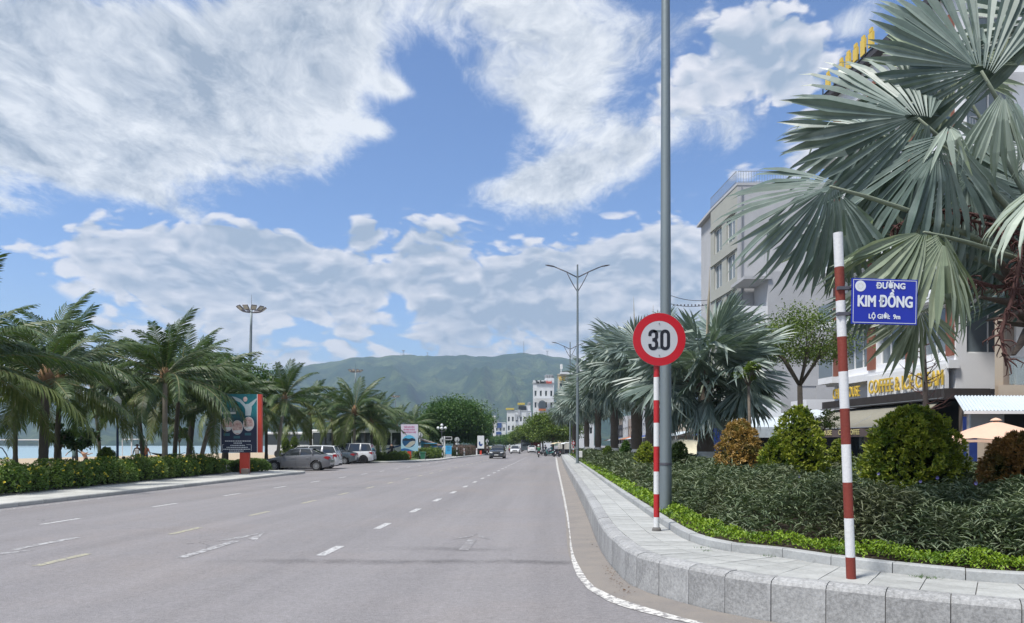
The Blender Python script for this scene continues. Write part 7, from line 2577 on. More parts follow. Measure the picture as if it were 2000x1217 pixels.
# beach bench / net frame on the sand
t = tag(empty('goal_frame', P(262, 90, z=-1.0)), 'thin white tubular frame standing on the sand by the water', 'frame')
b_ = MB()
for px in (239, 286): x = P(px, 90).x - P(262, 90).x; b_.tube([(x, 0, 0), (x, 0, 3.4)], .06, 6)
b_.tube([(P(239, 90).x - P(262, 90).x, 0, 3.3), (P(286, 90).x - P(262, 90).x, 0, 3.3)], .05, 6); b_.build('tubes', M_WPAINT, t)
b_ = MB(); x = P(257, 90).x - P(262, 90).x; b_.tube([(x, 0, 0), (x, 0, 4.0)], .08, 6); b_.build('tall_tube', M_WPAINT, t)
t = tag(empty('beach_net', P(40, 88, z=-.9)), 'long white net band stretched above the sand at the far left', 'net')
b_ = MB(); x0, x1 = P(-60, 88).x - P(40, 88).x, P(76, 88).x - P(40, 88).x; zz = Z(859, 88) + .9
b_.box(((x0 + x1) / 2, 0, zz), (x1 - x0, .04, .12)); b_.build('band', M_WPAINT, t)
b_ = MB()
for x in (x0, x1): b_.tube([(x, 0, 0), (x, 0, zz + .1)], .04, 6)
b_.build('posts', M_WPAINT, t)
b_ = MB()
for q in range(60):
    x = x0 + (x1 - x0) * q / 59; b_.box((x, 0, zz - .45), (.012, .012, .85))
for q in range(7): b_.box(((x0 + x1) / 2, 0, zz - .1 - q * .13), (x1 - x0, .012, .012))
b_.build('mesh_strings', M_LAMPD, t)['kind'] = 'stuff'
t = tag(empty('exercise_hoop', P(-4, 30, z=.1)), 'dark curved tube at the far left picture edge with a red foot', 'tube')
b_ = MB(); b_.tube([(.2, 0, 0), (.34, 0, .4), (.42, 0, .8), (.36, 0, 1.15), (.18, 0, 1.42), (-.1, 0, 1.5)], .022, 7); b_.build('tube', M_LAMPD, t, smooth=True)
b_ = MB(); b_.box((.2, 0, .25), (.1, .06, .12)); b_.build('red_foot', M_RED, t)
# hammock between the palms
t = tag(empty('hammock', P(318, 40, z=0)), 'dark hammock slung between the pale palm trunk and its neighbour', 'hammock')
a, c = P(286, 41, 880) - P(318, 40), P(362, 42, 884) - P(318, 40); mid = P(318, 40, 902) - P(318, 40)
b_ = MB(); vs = []; n = 16
for q in range(n + 1):
    u = q / n; p = a * (1 - u) ** 2 + mid * 2 * u * (1 - u) + c * u * u
    w = .04 + .32 * math.sin(PI * min(max((u - .12) / .76, 0), 1)) ** 1.0
    vs += [p + Vector((0, -w, w * .35)), p, p + Vector((0, w, w * .35))]
b_.add(vs, [(3 * q + j, 3 * q + j + 1, 3 * q + j + 4, 3 * q + j + 3) for q in range(n) for j in range(2)])
o = b_.build('sling', mat('dark_hammock_cloth', (.03, .035, .05), .9), t, smooth=True); sol = o.modifiers.new('th', 'SOLIDIFY'); sol.thickness = .012
# overhead string of cables with little lamps between lamp pole and grey building
t = tag(empty('cable', (0, 0, 0)), 'thin overhead cables strung between the lamp pole and the grey building', 'cable')
b_ = MB()
for dz in (0, .35):
    p, q = P(1305, 60, 592), P(1386, 60, 594); p.z += dz * 2; q.z += dz
    pts = [p.lerp(q, u) - Vector((0, 0, .6 * u * (1 - u) * 4 * .4)) for u in np.linspace(0, 1, 12)]
    b_.tube(pts, .025, 4)
for q in range(11): p = P(1309 + q * 7, 60, 596); b_.box(p, (.1, .06, .12))
b_.build('wires', M_LAMPD, t)

# ================================================================== vehicles
M_TYRE = mat('tyre_rubber', (.022, .022, .024), .85, .2, 5)
M_RIM = mat('alloy_rim', (.42, .43, .44), .35, .1, 3, metal=.6)
M_RIMD = mat('black_rim', (.02, .02, .022), .4, .1, 3)
M_CGLASS = glass_mat('car_glass', (.025, .03, .035), .04)
M_TRIM = mat('black_plastic_trim', (.025, .025, .027), .6, .1)
M_TAIL = mat('tail_light', (.45, .02, .03), .25, .1)
M_HEAD = mat('head_light', (.68, .70, .70), .15, .1)
M_CHROME = mat('chrome', (.6, .6, .6), .15, .05, metal=1.0)
M_PLATE = mat('number_plate', (.60, .60, .58), .5, .1)


def paint(name, col, metal=.3, rough=.3):
    return mat(name, col, rough, .05, 1, coat=.8, metal=metal)


def wheel_mesh(r, w, rim):
    b = MB(); b.cur = 0
    prof = [(r * .62, -w / 2), (r * .94, -w / 2), (r, -w * .36), (r, w * .36), (r * .94, w / 2), (r * .62, w / 2)]
    Mx = Matrix.Rotation(PI / 2, 4, 'X')
    n = 22
    vs = []; fs = []
    for (rr, z) in prof:
        for k in range(n):
            a = 2 * PI * k / n; vs.append((rr * math.cos(a), z, rr * math.sin(a)))
    for i in range(5):
        for k in range(n):
            k2 = (k + 1) % n; fs.append((i * n + k, i * n + k2, (i + 1) * n + k2, (i + 1) * n + k))
    b.add(vs, fs)
    ty = b.build('tyre', M_TYRE, None, smooth=True, auto=50)
    b = MB()
    b.add([(r * .64 * math.cos(2 * PI * k / n), sd * w * .30, r * .64 * math.sin(2 * PI * k / n)) for sd in (-1, 1) for k in range(n)], [tuple(range(n)), tuple(reversed(range(n, 2 * n)))])
    dk = b
    b2 = MB()
    for sd in (-1, 1):
        for k in range(10):
            a = 2 * PI * k / 10; ca, sa = math.cos(a), math.sin(a)
            b2.box((ca * r * .36, sd * w * .42, sa * r * .36), (r * .52, .02, r * .13), M=Matrix.Identity(4)) if False else None
            t1 = Vector((ca, 0, sa)); t2 = Vector((-sa, 0, ca))
            q = [t1 * r * .12 - t2 * r * .05, t1 * r * .12 + t2 * r * .05, t1 * r * .60 + t2 * r * .075, t1 * r * .60 - t2 * r * .075]
            b2.add([(v.x, sd * w * .44, v.z) for v in q] + [(v.x, sd * w * .32, v.z) for v in q], [(0, 1, 2, 3), (0, 4, 5, 1), (1, 5, 6, 2), (2, 6, 7, 3), (3, 7, 4, 0)])
        nn = 22
        v1 = [(r * .645 * math.cos(2 * PI * k / nn), sd * w * .47, r * .645 * math.sin(2 * PI * k / nn)) for k in range(nn)]
        v2 = [(r * .56 * math.cos(2 * PI * k / nn), sd * w * .42, r * .56 * math.sin(2 * PI * k / nn)) for k in range(nn)]
        b2.add(v1 + v2, [(k, (k + 1) % nn, nn + (k + 1) % nn, nn + k) for k in range(nn)])
        b2.add([(r * .14 * math.cos(2 * PI * k / 8), sd * w * .46, r * .14 * math.sin(2 * PI * k / 8)) for k in range(8)], [tuple(range(8))])
    ri = b2.build('rim', rim, None); br = dk.build('brake_disc', M_TRIM, None)
    out = (ty.data, ri.data, br.data)
    for o in (ty, ri, br): bpy.data.objects.remove(o)
    return out


WH = {}


def car(loc, rz, label, m, L=4.45, W=1.72, Hh=1.47, kind='sedan', group=None, wr=.31, rim=None, plate=True, name='car', cat='car', roof_m=None):
    """body lofted from plan and side curves; nose along +X"""
    t = tag(empty(name, loc, rz), label, cat, group)
    rim = rim or M_RIM
    xf, xr = L * .5 - .80, -L * .5 + .86          # axles
    if kind == 'sedan':
        belt = [(-L/2, .66), (-L/2 + .12, .96), (-L/2 + .55, 1.02), (-.9, 1.0), (0, .95), (.75, .93), (L/2 - .75, .82), (L/2 - .2, .70), (L/2, .52)]
        gh = dict(r0=-L/2 + .42, r1=-.95, f1=.38, f0=1.12, zr=Hh, zb=.93)
    elif kind == 'mpv':
        belt = [(-L/2, .72), (-L/2 + .08, 1.05), (-L/2 + .2, 1.10), (-.9, 1.07), (0, 1.03), (.95, 1.02), (L/2 - .7, .94), (L/2 - .15, .80), (L/2, .55)]
        gh = dict(r0=-L/2 + .06, r1=-L/2 + .34, f1=.62, f0=1.42, zr=Hh, zb=1.02)
    else:
        belt = [(-L/2, .72), (-L/2 + .08, 1.00), (-L/2 + .2, 1.06), (-.9, 1.04), (0, 1.0), (.8, 1.0), (L/2 - .65, .95), (L/2 - .12, .82), (L/2, .55)]
        gh = dict(r0=-L/2 + .10, r1=-L/2 + .55, f1=.28, f0=1.02, zr=Hh, zb=1.0)
    bx = [p[0] for p in belt]; bz = [p[1] for p in belt]
    xs = sorted(set(np.round(np.concatenate([np.linspace(-L/2, L/2, 46), xf + np.linspace(-.38, .38, 15), xr + np.linspace(-.38, .38, 15), [-L/2 + .05, L/2 - .05]]), 3)))
    rows = []
    ar = wr + .065
    for x in xs:
        e = abs(x) / (L / 2)
        w = W / 2 * (1 - .16 * max(0, (e - .72) / .28) ** 2.2)
        zb = float(np.interp(x, bx, bz))
        sill = .19 + .10 * max(0, (e - .8) / .2)
        for ax_ in (xf, xr):
            d = abs(x - ax_)
            if d < ar: sill = max(sill, wr + math.sqrt(ar * ar - d * d))
        sill = min(sill, zb - .08)
        mid = max(sill + .01, .52); sh = max(mid + .01, zb - .10)
        rows.append([(0.0, sill if sill < .4 else sill), (w * .93, sill), (w * 1.0, min(mid, zb - .05)), (w * .985, min(sh, zb - .02)), (w * .935, zb), (w * .5, zb + .03), (0, zb + .04)])
    n = len(rows[0]); b = MB(); vs = []
    for sd in (1, -1):
        o = len(vs)
        for x, r in zip(xs, rows):
            vs += [(x, sd * y, z) for y, z in r]
        fs = []
        for i in range(len(xs) - 1):
            for j in range(n - 1):
                a = o + i * n + j
                f = (a, a + n, a + n + 1, a + 1)
                fs.append(f if sd > 0 else f[::-1])
        e0 = tuple(o + j for j in range(n)); e1 = tuple(o + (len(xs) - 1) * n + j for j in range(n))
        fs += [e0 if sd > 0 else e0[::-1], e1[::-1] if sd > 0 else e1]
        b.f += fs; b.mi += [0] * len(fs)
    b.v = vs
    body = b.build('body', m, t, smooth=True, auto=32)
    # glasshouse
    g = gh; wb, wt = W / 2 * .925, W / 2 * .72
    def ghrow(u):   # u 0 rear .. 1 front along belt and roof
        return g['r0'] + (g['f0'] - g['r0']) * u, g['r1'] + (g['f1'] - g['r1']) * u
    gx = MB(); N_ = 8; vs = []
    for k in range(N_ + 1):
        u = k / N_; xb, xt = ghrow(u)
        zc = g['zr'] - .05 - .05 * (2 * abs(u - .45)) ** 2
        zb = float(np.interp(xb, bx, bz)) - .03
        wtap = 1 - .05 * abs(2 * u - 1)
        for sd in (1, -1):
            vs += [(xb, sd * wb * wtap, zb), (xt * .45 + xb * .55, sd * (wb * .55 + wt * .45) * wtap, zb + (zc - zb) * .52), (xt, sd * wt * wtap, zc)]
    fs = []
    for k in range(N_):
        for s2 in (0, 3):
            for j in range(2):
                a = k * 6 + s2 + j; f = (a, a + 6, a + 7, a + 1); fs.append(f if s2 == 0 else f[::-1])
    fs += [(0, 1, 4, 3), (1, 2, 5, 4), tuple(x + N_ * 6 for x in (3, 4, 1, 0)), tuple(x + N_ * 6 for x in (4, 5, 2, 1))]
    gx.add(vs, fs)
    gx.build('windows', M_CGLASS, t, smooth=False)
    rf = MB(); vs = []
    for k in range(N_ + 1):
        u = k / N_; xb, xt = ghrow(u)
        xt = xt + (-.03 if k == 0 else (.03 if k == N_ else 0))
        zc = g['zr'] - .05 - .05 * (2 * abs(u - .45)) ** 2
        for y, z in ((-wt - .02, -.035), (-wt * .8, .025), (0, .05), (wt * .8, .025), (wt + .02, -.035)):
            vs.append((xt, y * (1 - .05 * abs(2 * u - 1)), zc + z))
    rf.add(vs, [(k * 5 + j, k * 5 + j + 1, (k + 1) * 5 + j + 1, (k + 1) * 5 + j) for k in range(N_) for j in range(4)])
    o = rf.build('roof', roof_m or m, t, smooth=True)
    pl = MB()
    ups = {'sedan': (0.0, .16, .52, 1.0), 'mpv': (0.0, .30, .62, 1.0), 'suv': (0.0, .22, .60, 1.0)}[kind]
    for i, u in enumerate(ups):
        for sd in (1, -1):
            xb, xt = ghrow(u); zb = float(np.interp(xb, bx, bz)) - .02; zc = g['zr'] - .05 - .05 * (2 * abs(u - .45)) ** 2
            wtap = 1 - .05 * abs(2 * u - 1)
            if 0 < i < 3: xb, xt = (xb * .7 + xt * .3), (xt * .7 + xb * .3)
            mid = ((xb + xt) / 2, sd * ((wb * .55 + wt * .45) * wtap + .008), zb + (zc - zb) * .52)
            pl.tube([(xb, sd * (wb * wtap + .004), zb), mid, (xt, sd * (wt * wtap + .004), zc)], [.045, .035, .035] if i != 1 else [.11, .08, .05], 6, flat=.4)
    pl.build('pillars', m if kind != 'suv' else m, t, smooth=True)
    # belt moulding, door lines, handles, mirrors
    b = MB()
    for sd in (1, -1):
        pts = [(x, sd * (W / 2 * .94), float(np.interp(x, bx, bz)) + .002) for x in np.linspace(g['r0'] + .25, g['f0'] - .1, 10)]
        b.tube(pts, .012, 4)
        pts = [(x, sd * (W / 2 * .955), .235) for x in np.linspace(xr + ar, xf - ar, 6)]
        b.tube(pts, .03, 5)
    b.build('mouldings', M_CHROME if kind == 'sedan' else M_TRIM, t)
    b = MB()
    for sd in (1, -1):
        for x in (-.95, -.02, .92):
            zb = float(np.interp(x, bx, bz))
            b.tube([(x, sd * (W / 2 * .965), .30), (x + .02, sd * (W / 2 * 1.001), .52), (x, sd * (W / 2 * .988), zb - .10), (x, sd * (W / 2 * .905), zb)], .006, 4)
    b.build('door_gaps', M_TRIM, t)
    for sd in (1, -1):
        for x in (-.75, .18):
            b = MB(); b.box((x, sd * (W / 2 * .992), .80), (.20, .035, .035), ch=.01); b.build('door_handle', m, t)
        b = MB(); b.lathe([(.0, -.06), (.08, -.04), (.09, .03), (.0, .07)], 8, c=(g['f0'] - .28, sd * (W / 2 + .06), g['zb'] + .12)); b.build('wing_mirror', m, t, smooth=True)
        b = MB(); zt = bz[1] - .13
        b.add([(-L/2 + .02, sd * W * .30, zt + .05), (-L/2 + .02, sd * W * .30, zt - .12), (-L/2 + .10, sd * W * .445, zt - .13), (-L/2 + .42, sd * W * .495, zt - .0), (-L/2 + .30, sd * W * .488, zt + .08), (-L/2 + .10, sd * W * .445, zt + .09)], [(0, 1, 2, 5), (2, 3, 4, 5)])
        b.v = [(x - .012, y * 1.012, z) for x, y, z in b.v]
        b.build('tail_light', M_TAIL, t)
        b = MB(); zt = float(np.interp(L/2 - .18, bx, bz)) - .10
        b.add([(L/2 - .03, sd * W * .26, zt + .03), (L/2 - .03, sd * W * .26, zt - .09), (L/2 - .09, sd * W * .43, zt - .08), (L/2 - .46, sd * W * .488, zt + .06), (L/2 - .40, sd * W * .475, zt + .10), (L/2 - .12, sd * W * .42, zt + .07)], [(0, 1, 2, 5), (2, 3, 4, 5)])
        b.v = [(x + .016, y * 1.012, z) for x, y, z in b.v]
        b.build('headlight', M_HEAD, t)
    b = MB(); b.box((L/2 - .005, 0, .58 if kind == 'sedan' else .64), (.03, W * .46, .14)); b.box((L/2 - .01, 0, .32), (.05, W * .62, .14)); b.box((-L/2 + .01, 0, .30), (.05, W * .6, .14)); b.build('grille', M_TRIM, t)
    if plate:
        b = MB(); b.box((L/2 + .015, 0, .44), (.012, .47, .11)); b.build('number_plate', M_PLATE, t)
        b = MB(); b.box((-L/2 - .012, 0, .74), (.012, .47, .13)); b.build('number_plate', M_PLATE, t)
    b = MB(); b.box((0, 0, .26), (L - .5, W * .8, .16)); b.build('underbody', M_TRIM, t)
    key = (wr, rim.name)
    if key not in WH: WH[key] = wheel_mesh(wr, .20, rim)
    for x in (xf, xr):
        for sd in (1, -1):
            wh = link('tyre', WH[key][0], None); wroot = empty('wheel', (x, sd * (W / 2 - .11), wr)); wroot.parent = t
            wh.parent = wroot; link('rim', WH[key][1], wroot); link('brake_disc', WH[key][2], wroot)
    return t


PG_, PW, PD = paint('grey_metallic', (.16, .165, .18), .2, .35), paint('white_car_paint', (.66, .67, .68), 0, .25), paint('slate_blue_grey', (.10, .125, .14), .4, .3)
PB = paint('black_car_paint', (.02, .022, .024), .2, .2)
LEFT = PI   # nose towards -X
car((P(584, 47.9).x, 47.9, 0), LEFT + .03, 'grey metallic sedan parked nose-left at the car park edge, nearest of the parked cars', PG_, 4.30, 1.72, 1.45, 'sedan', None)
car((P(603, 51.2).x, 51.2, 0), LEFT + .03, 'white crossover parked directly behind the grey metallic sedan', PW, 4.35, 1.80, 1.62, 'mpv', None, .33)
car((P(668, 63.5).x - .8, 63.0, 0), LEFT, 'slate-grey older sedan parked behind the white crossover', PD, 4.35, 1.70, 1.42, 'sedan', None, .30)
car((P(681, 66.2).x, 66.2, 0), LEFT, 'white people carrier with black wheels, farthest of the parked cars', PW, 4.70, 1.83, 1.80, 'mpv', None, .34, rim=M_RIMD)
RD = PI / 2 + math.pi - math.atan(SLOPE)
car((P(972, 89).x, 89, 0), RD, 'black sport utility car coming towards the eye in the middle of the road', PB, 4.3, 1.78, 1.64, 'suv', None, .34)
car((P(1006.5, 135).x, 135, 0), RD, 'white car coming down the road behind the black one', PW, 4.3, 1.75, 1.5, 'sedan', None)
car((P(1038.5, 150).x, 150, 0), PI / 2, 'white hatchback standing on the right beside the flat-tiered street trees', PW, 3.8, 1.66, 1.5, 'mpv', None)
car((P(981, 190).x, 190, 0), RD, 'distant dark car farther down the road, left of the white one', PB, 4.3, 1.75, 1.5, 'suv', None)
vg = 'vehicles parked in the side street behind the fan palms'
car((P(1172, 88).x + 3.5, 92, 0), PI / 2, 'white van-like car behind the leftmost fan palm trunks', PW, 4.6, 1.8, 1.8, 'mpv', vg)
car((P(1215, 66).x + 3.2, 68, 0), PI / 2, 'mustard-yellow car behind the fan palm trunks', paint('mustard_paint', (.42, .26, .06), 0), 4.2, 1.75, 1.55, 'mpv', vg)
car((P(1255, 56).x + 3.2, 58, 0), PI / 2, 'white car behind the yellow-green shrub and the lamp pole', PW, 4.4, 1.75, 1.55, 'mpv', vg)
car((P(1300, 50).x + 2.6, 51, 0), PI / 2, 'dark sedan next to the tarp-covered one', PD, 4.4, 1.75, 1.45, 'sedan', vg)

# car under a cream dust cover
t = tag(empty('covered_car', (P(1342, 41).x, 41, 0), .15), 'car wrapped in a cream dust cover between the lamp pole and the large silvery palm', 'car cover')
M_TARP = mat('cream_dust_cover', (.60, .56, .42), .85, .2, 1.5, .4, 6)
nx, ny = 40, 22; vs = []
for i in range(nx + 1):
    for j in range(ny + 1):
        u, v = i / nx * 2 - 1, j / ny * 2 - 1
        x, y = u * 1.0, v * 2.2
        prof = float(np.interp(y, [-2.2, -2.05, -1.1, -.5, .9, 1.6, 2.1, 2.2], [0.25, .85, .95, 1.45, 1.47, 1.05, .9, .25]))
        side = max(0, 1 - abs(u) ** 5)
        z = .12 + (prof - .12) * side ** .55 + .035 * noise.noise(Vector((x * 3, y * 3, 1))) + .02 * math.sin(y * 9 + x * 4)
        vs.append((x * (1 - .12 * side * 0), y, z))
b = MB(); b.add(vs, [(i * (ny + 1) + j, (i + 1) * (ny + 1) + j, (i + 1) * (ny + 1) + j + 1, i * (ny + 1) + j + 1) for i in range(nx) for j in range(ny)])
b.build('cover', M_TARP, t, smooth=True); t.scale = (1.15, 1.1, 1.32)
b = MB()
for (x, y) in ((-.75, 1.35), (.75, 1.35), (-.75, -1.35), (.75, -1.35)): b.tube([(x - .1, y, .3), (x + .1, y, .3)], .3, 14)
b.build('wheels', M_TYRE, t)

# white coach behind the palms
t = tag(empty('coach', (P(700, 86).x, 86, 0)), 'long white coach with dark windows standing behind the palms and parked cars', 'bus')
bw = P(800, 86).x - P(600, 86).x
bp = mat('coach_white_paint', (.62, .63, .64), .3, .08, 1, coat=.5)
b = MB(); b.box((0, 1.25, .98), (bw, 2.5, 1.25), ch=.0); b.box((0, 1.25, 3.22), (bw, 2.5, .36), ch=.12); b.build('body', bp, t)
b = MB(); b.box((0, 1.25, 2.32), (bw - .12, 2.42, 1.44)); b.build('window_band', M_CGLASS, t)
for k in range(8):
    b = MB(); b.box((-bw / 2 + .6 + k * (bw - 1.2) / 7, -.0, 2.32), (.14, .04, 1.44)); b.build('window_post', M_TRIM if k % 3 else bp, t)
b = MB(); vs = []
for q in range(12): u = q / 11; vs += [(bw / 2 - 4.0 + u * 3.9, -.006, .9 + .9 * u ** 1.6), (bw / 2 - 4.0 + u * 3.9, -.006, 1.0 + .95 * u ** 1.4)]
b.add(vs, [(2 * q, 2 * q + 1, 2 * q + 3, 2 * q + 2) for q in range(11)]); b.build('blue_stripe', M_DBLUE, t)
for x in (-bw / 2 + 2.6, bw / 2 - 2.2):
    for y in (.12, 2.38):
        b = MB(); b.tube([(x, y - .15, .48), (x, y + .15, .48)], .48, 18); wo = b.build('wheel', M_TYRE, t)
        b = MB(); b.tube([(x, y - .16, .48), (x, y + .16, .48)], .24, 12); b.build('hub', M_RIM, wo)
t = tag(empty('coach', (P(585, 92).x, 93, 0)), 'second pale coach mostly hidden behind the palms left of the long white one', 'bus')
b = MB(); b.box((0, 1.25, .98), (9, 2.5, 1.25)); b.box((0, 1.25, 3.1), (9, 2.5, .3), ch=.1); b.build('body', bp, t)
b = MB(); b.box((0, 1.25, 2.3), (8.9, 2.42, 1.35)); b.build('window_band', M_CGLASS, t)
for x in (-3, 3):
    b = MB(); b.tube([(x, -.03, .48), (x, 2.53, .48)], .48, 16); b.build('wheel_pair', M_TYRE, t)

# ================================================================== people
M_SKIN = mat('skin', (.40, .235, .16), .6, .1, 6)
M_HAIR = mat('black_hair', (.012, .010, .010), .6, .2, 20)


def body(parent, J, mats, seg_mat, name='body', s=1.0, extra=()):
    """continuous skinned figure. J: joint name -> (x, y, z); materials chosen by the nearest limb"""
    E_ = [('pelvis', 'waist'), ('waist', 'chest'), ('chest', 'neck'), ('neck', 'head'), ('head', 'crown'), ('chest', 'shl'), ('shl', 'ell'), ('ell', 'wrl'), ('wrl', 'hal'), ('chest', 'shr'), ('shr', 'elr'), ('elr', 'wrr'), ('wrr', 'har'),
          ('pelvis', 'hil'), ('hil', 'knl'), ('knl', 'anl'), ('anl', 'tol'), ('pelvis', 'hir'), ('hir', 'knr'), ('knr', 'anr'), ('anr', 'tor')]
    R_ = dict(pelvis=.135, waist=.125, chest=.15, neck=.055, head=.092, crown=.075, shl=.065, ell=.045, wrl=.030, hal=.030, shr=.065, elr=.045, wrr=.030, har=.030,
              hil=.095, knl=.062, anl=.042, tol=.035, hir=.095, knr=.062, anr=.042, tor=.035)
    names = list(J.keys()); idx = {n: i for i, n in enumerate(names)}
    me = bpy.data.meshes.new(name)
    me.from_pydata([Vector(J[n]) * s for n in names], [(idx[a], idx[b_]) for a, b_ in E_], [])
    o = bpy.data.objects.new(name, me); COL.objects.link(o)
    md = o.modifiers.new('skin', 'SKIN')
    for i, n in enumerate(names):
        me.skin_vertices[0].data[i].radius = (R_[n] * s, R_[n] * s)
        me.skin_vertices[0].data[i].use_root = (n == 'pelvis')
    sb = o.modifiers.new('sub', 'SUBSURF'); sb.levels = 1; sb.render_levels = 1
    bpy.context.view_layer.update()
    dg = bpy.context.evaluated_depsgraph_get()
    nm = bpy.data.meshes.new_from_object(o.evaluated_get(dg))
    bpy.data.objects.remove(o)
    for m_ in mats: nm.materials.append(m_)
    segs = [(Vector(J[a]) * s, Vector(J[b_]) * s, seg_mat.get(a + '-' + b_, seg_mat.get(b_, 0))) for a, b_ in E_]
    for p in nm.polygons:
        c = p.center; best = (9, 0)
        for a, b_, mi in segs:
            ab = b_ - a; u = max(0, min(1, (c - a).dot(ab) / max(ab.length_squared, 1e-9)))
            d = (c - (a + ab * u)).length
            if d < best[0]: best = (d, mi)
        p.material_index = best[1]; p.use_smooth = True
    return link(name, nm, parent)


def stand(arm=.0, spread=.13, armf=0.0, lean=0.0, stride=0.0):
    """standing pose facing +Y"""
    return dict(pelvis=(0, 0, .93), waist=(0, lean * .3, 1.08), chest=(0, lean * .7, 1.30), neck=(0, lean, 1.48), head=(0, lean + .02, 1.60), crown=(0, lean, 1.68),
                shl=(-.17, lean * .9, 1.40), ell=(-.22 - arm, lean + armf * .5, 1.14 + arm * .3), wrl=(-.24 - arm * 1.7, lean + armf + .05, .92 + arm * .5), hal=(-.24 - arm * 1.9, lean + armf + .08, .84 + arm * .5),
                shr=(.17, lean * .9, 1.40), elr=(.22 + arm, lean + armf * .5, 1.14 + arm * .3), wrr=(.24 + arm * 1.7, lean + armf + .05, .92 + arm * .5), har=(.24 + arm * 1.9, lean + armf + .08, .84 + arm * .5),
                hil=(-.09, 0, .88), knl=(-spread * .9, stride * .5 + .02, .49), anl=(-spread, stride, .09), tol=(-spread, stride + .16, .035),
                hir=(.09, 0, .88), knr=(spread * .9, -stride * .5 + .02, .49), anr=(spread, -stride, .09), tor=(spread, -stride + .16, .035))


def sit():
    """sitting, thighs forward, facing +Y; seat at z=0.45"""
    return dict(pelvis=(0, 0, .50), waist=(0, -.02, .66), chest=(0, .02, .88), neck=(0, .05, 1.05), head=(0, .08, 1.17), crown=(0, .06, 1.25),
                shl=(-.17, .02, .97), ell=(-.22, .12, .74), wrl=(-.16, .32, .66), hal=(-.12, .38, .66), shr=(.17, .02, .97), elr=(.22, .12, .74), wrr=(.16, .32, .66), har=(.12, .38, .66),
                hil=(-.09, .02, .48), knl=(-.12, .42, .50), anl=(-.12, .46, .10), tol=(-.12, .60, .05), hir=(.09, .02, .48), knr=(.12, .42, .50), anr=(.12, .46, .10), tor=(.12, .60, .05))


SHIRT = {k: 1 for k in ('waist', 'chest', 'shl', 'ell', 'shr', 'elr')}
LEGS = {k: 2 for k in ('hil', 'knl', 'anl', 'hir', 'knr', 'anr', 'pelvis')}
FEET = {'tol': 3, 'tor': 3}


def clothes(shirt=1, legs=2, long_sleeve=False, short_legs=False, bare=False):
    d = {}
    d.update({k: (0 if bare else 1) for k in ('waist', 'chest', 'shl', 'shr', 'ell', 'elr')})
    d['neck'] = 0; d['head'] = 0; d['crown'] = 3
    d.update({k: 2 for k in ('hil', 'hir', 'knl', 'knr', 'anl', 'anr')}); d['tol'] = d['tor'] = 3
    if long_sleeve: d.update(wrl=1, wrr=1)
    if short_legs: d.update(anl=0, anr=0)
    return d


def cloth(name, c): return mat(name, c, .9, .25, 6, .2, 20)


# person in the dark hat, back turned
t = tag(empty('person', P(268, 57, z=-.05), 0.3), 'person in long black clothes and a wide dark hat with a white backpack, back turned', 'person')
kb_ = cloth('black_cloth', (.015, .016, .022))
body(t, stand(.04), [M_SKIN, kb_, kb_, M_HAIR], clothes(long_sleeve=True))
b = MB(); b.lathe([(.0, 1.60), (.25, 1.60), (.26, 1.615), (.11, 1.64), (.10, 1.73), (.04, 1.76), (0, 1.76)], 14); b.build('hat', kb_, t, smooth=True)
b = MB(); b.box((0, -.20, 1.20), (.26, .14, .36), ch=.05); b.build('backpack', cloth('white_backpack', (.6, .62, .62)), t)
b = MB(); b.lathe([(.20, .22), (.17, .6), (.14, .95), (.13, 1.0)], 12); b.build('skirt', kb_, t, smooth=True)
# two men by the small tree
t = tag(empty('person', P(145, 56, z=-.15), .1), 'man in a grey-green shirt with both arms held out, back turned, under the small tree', 'person')
body(t, stand(.22, .14), [M_SKIN, cloth('grey_green_shirt', (.10, .16, .16)), cloth('dark_trousers', (.05, .07, .085)), M_HAIR], clothes())
b = MB(); b.lathe([(.0, 1.62), (.11, 1.62), (.10, 1.70), (0, 1.74)], 12); b.build('cap', M_PRW, t, smooth=True)
t = tag(empty('person', P(169, 56, z=-.25), PI / 2), 'shirtless man in a dark cap and dark trousers lunging to the left', 'person')
J = stand(0, .1, 0, .18, .42)
J.update(pelvis=(0, 0, .80), hil=(-.09, .02, .76), hir=(.09, -.02, .76), knl=(-.12, .38, .48), anl=(-.12, .55, .10), tol=(-.12, .70, .05), knr=(.12, -.30, .42), anr=(.12, -.62, .12), tor=(.12, -.52, .03),
         waist=(0, .08, .96), chest=(0, .20, 1.18), neck=(0, .32, 1.33), head=(0, .40, 1.43), crown=(0, .40, 1.51), shl=(-.17, .22, 1.27), shr=(.17, .22, 1.27), ell=(-.24, .02, 1.22), wrl=(-.26, -.20, 1.32), hal=(-.26, -.28, 1.34),
         elr=(.24, .0, 1.16), wrr=(.25, -.26, 1.26), har=(.25, -.34, 1.25))
body(t, J, [M_SKIN, M_SKIN, cloth('black_trousers', (.02, .02, .025)), M_HAIR], clothes(bare=True))
b = MB(); b.lathe([(.0, 1.46), (.11, 1.46), (.105, 1.52), (0, 1.56)], 12, c=(0, .40, 0)); b.box((0, .54, 1.47), (.16, .14, .02)); b.build('cap', kb_, t)
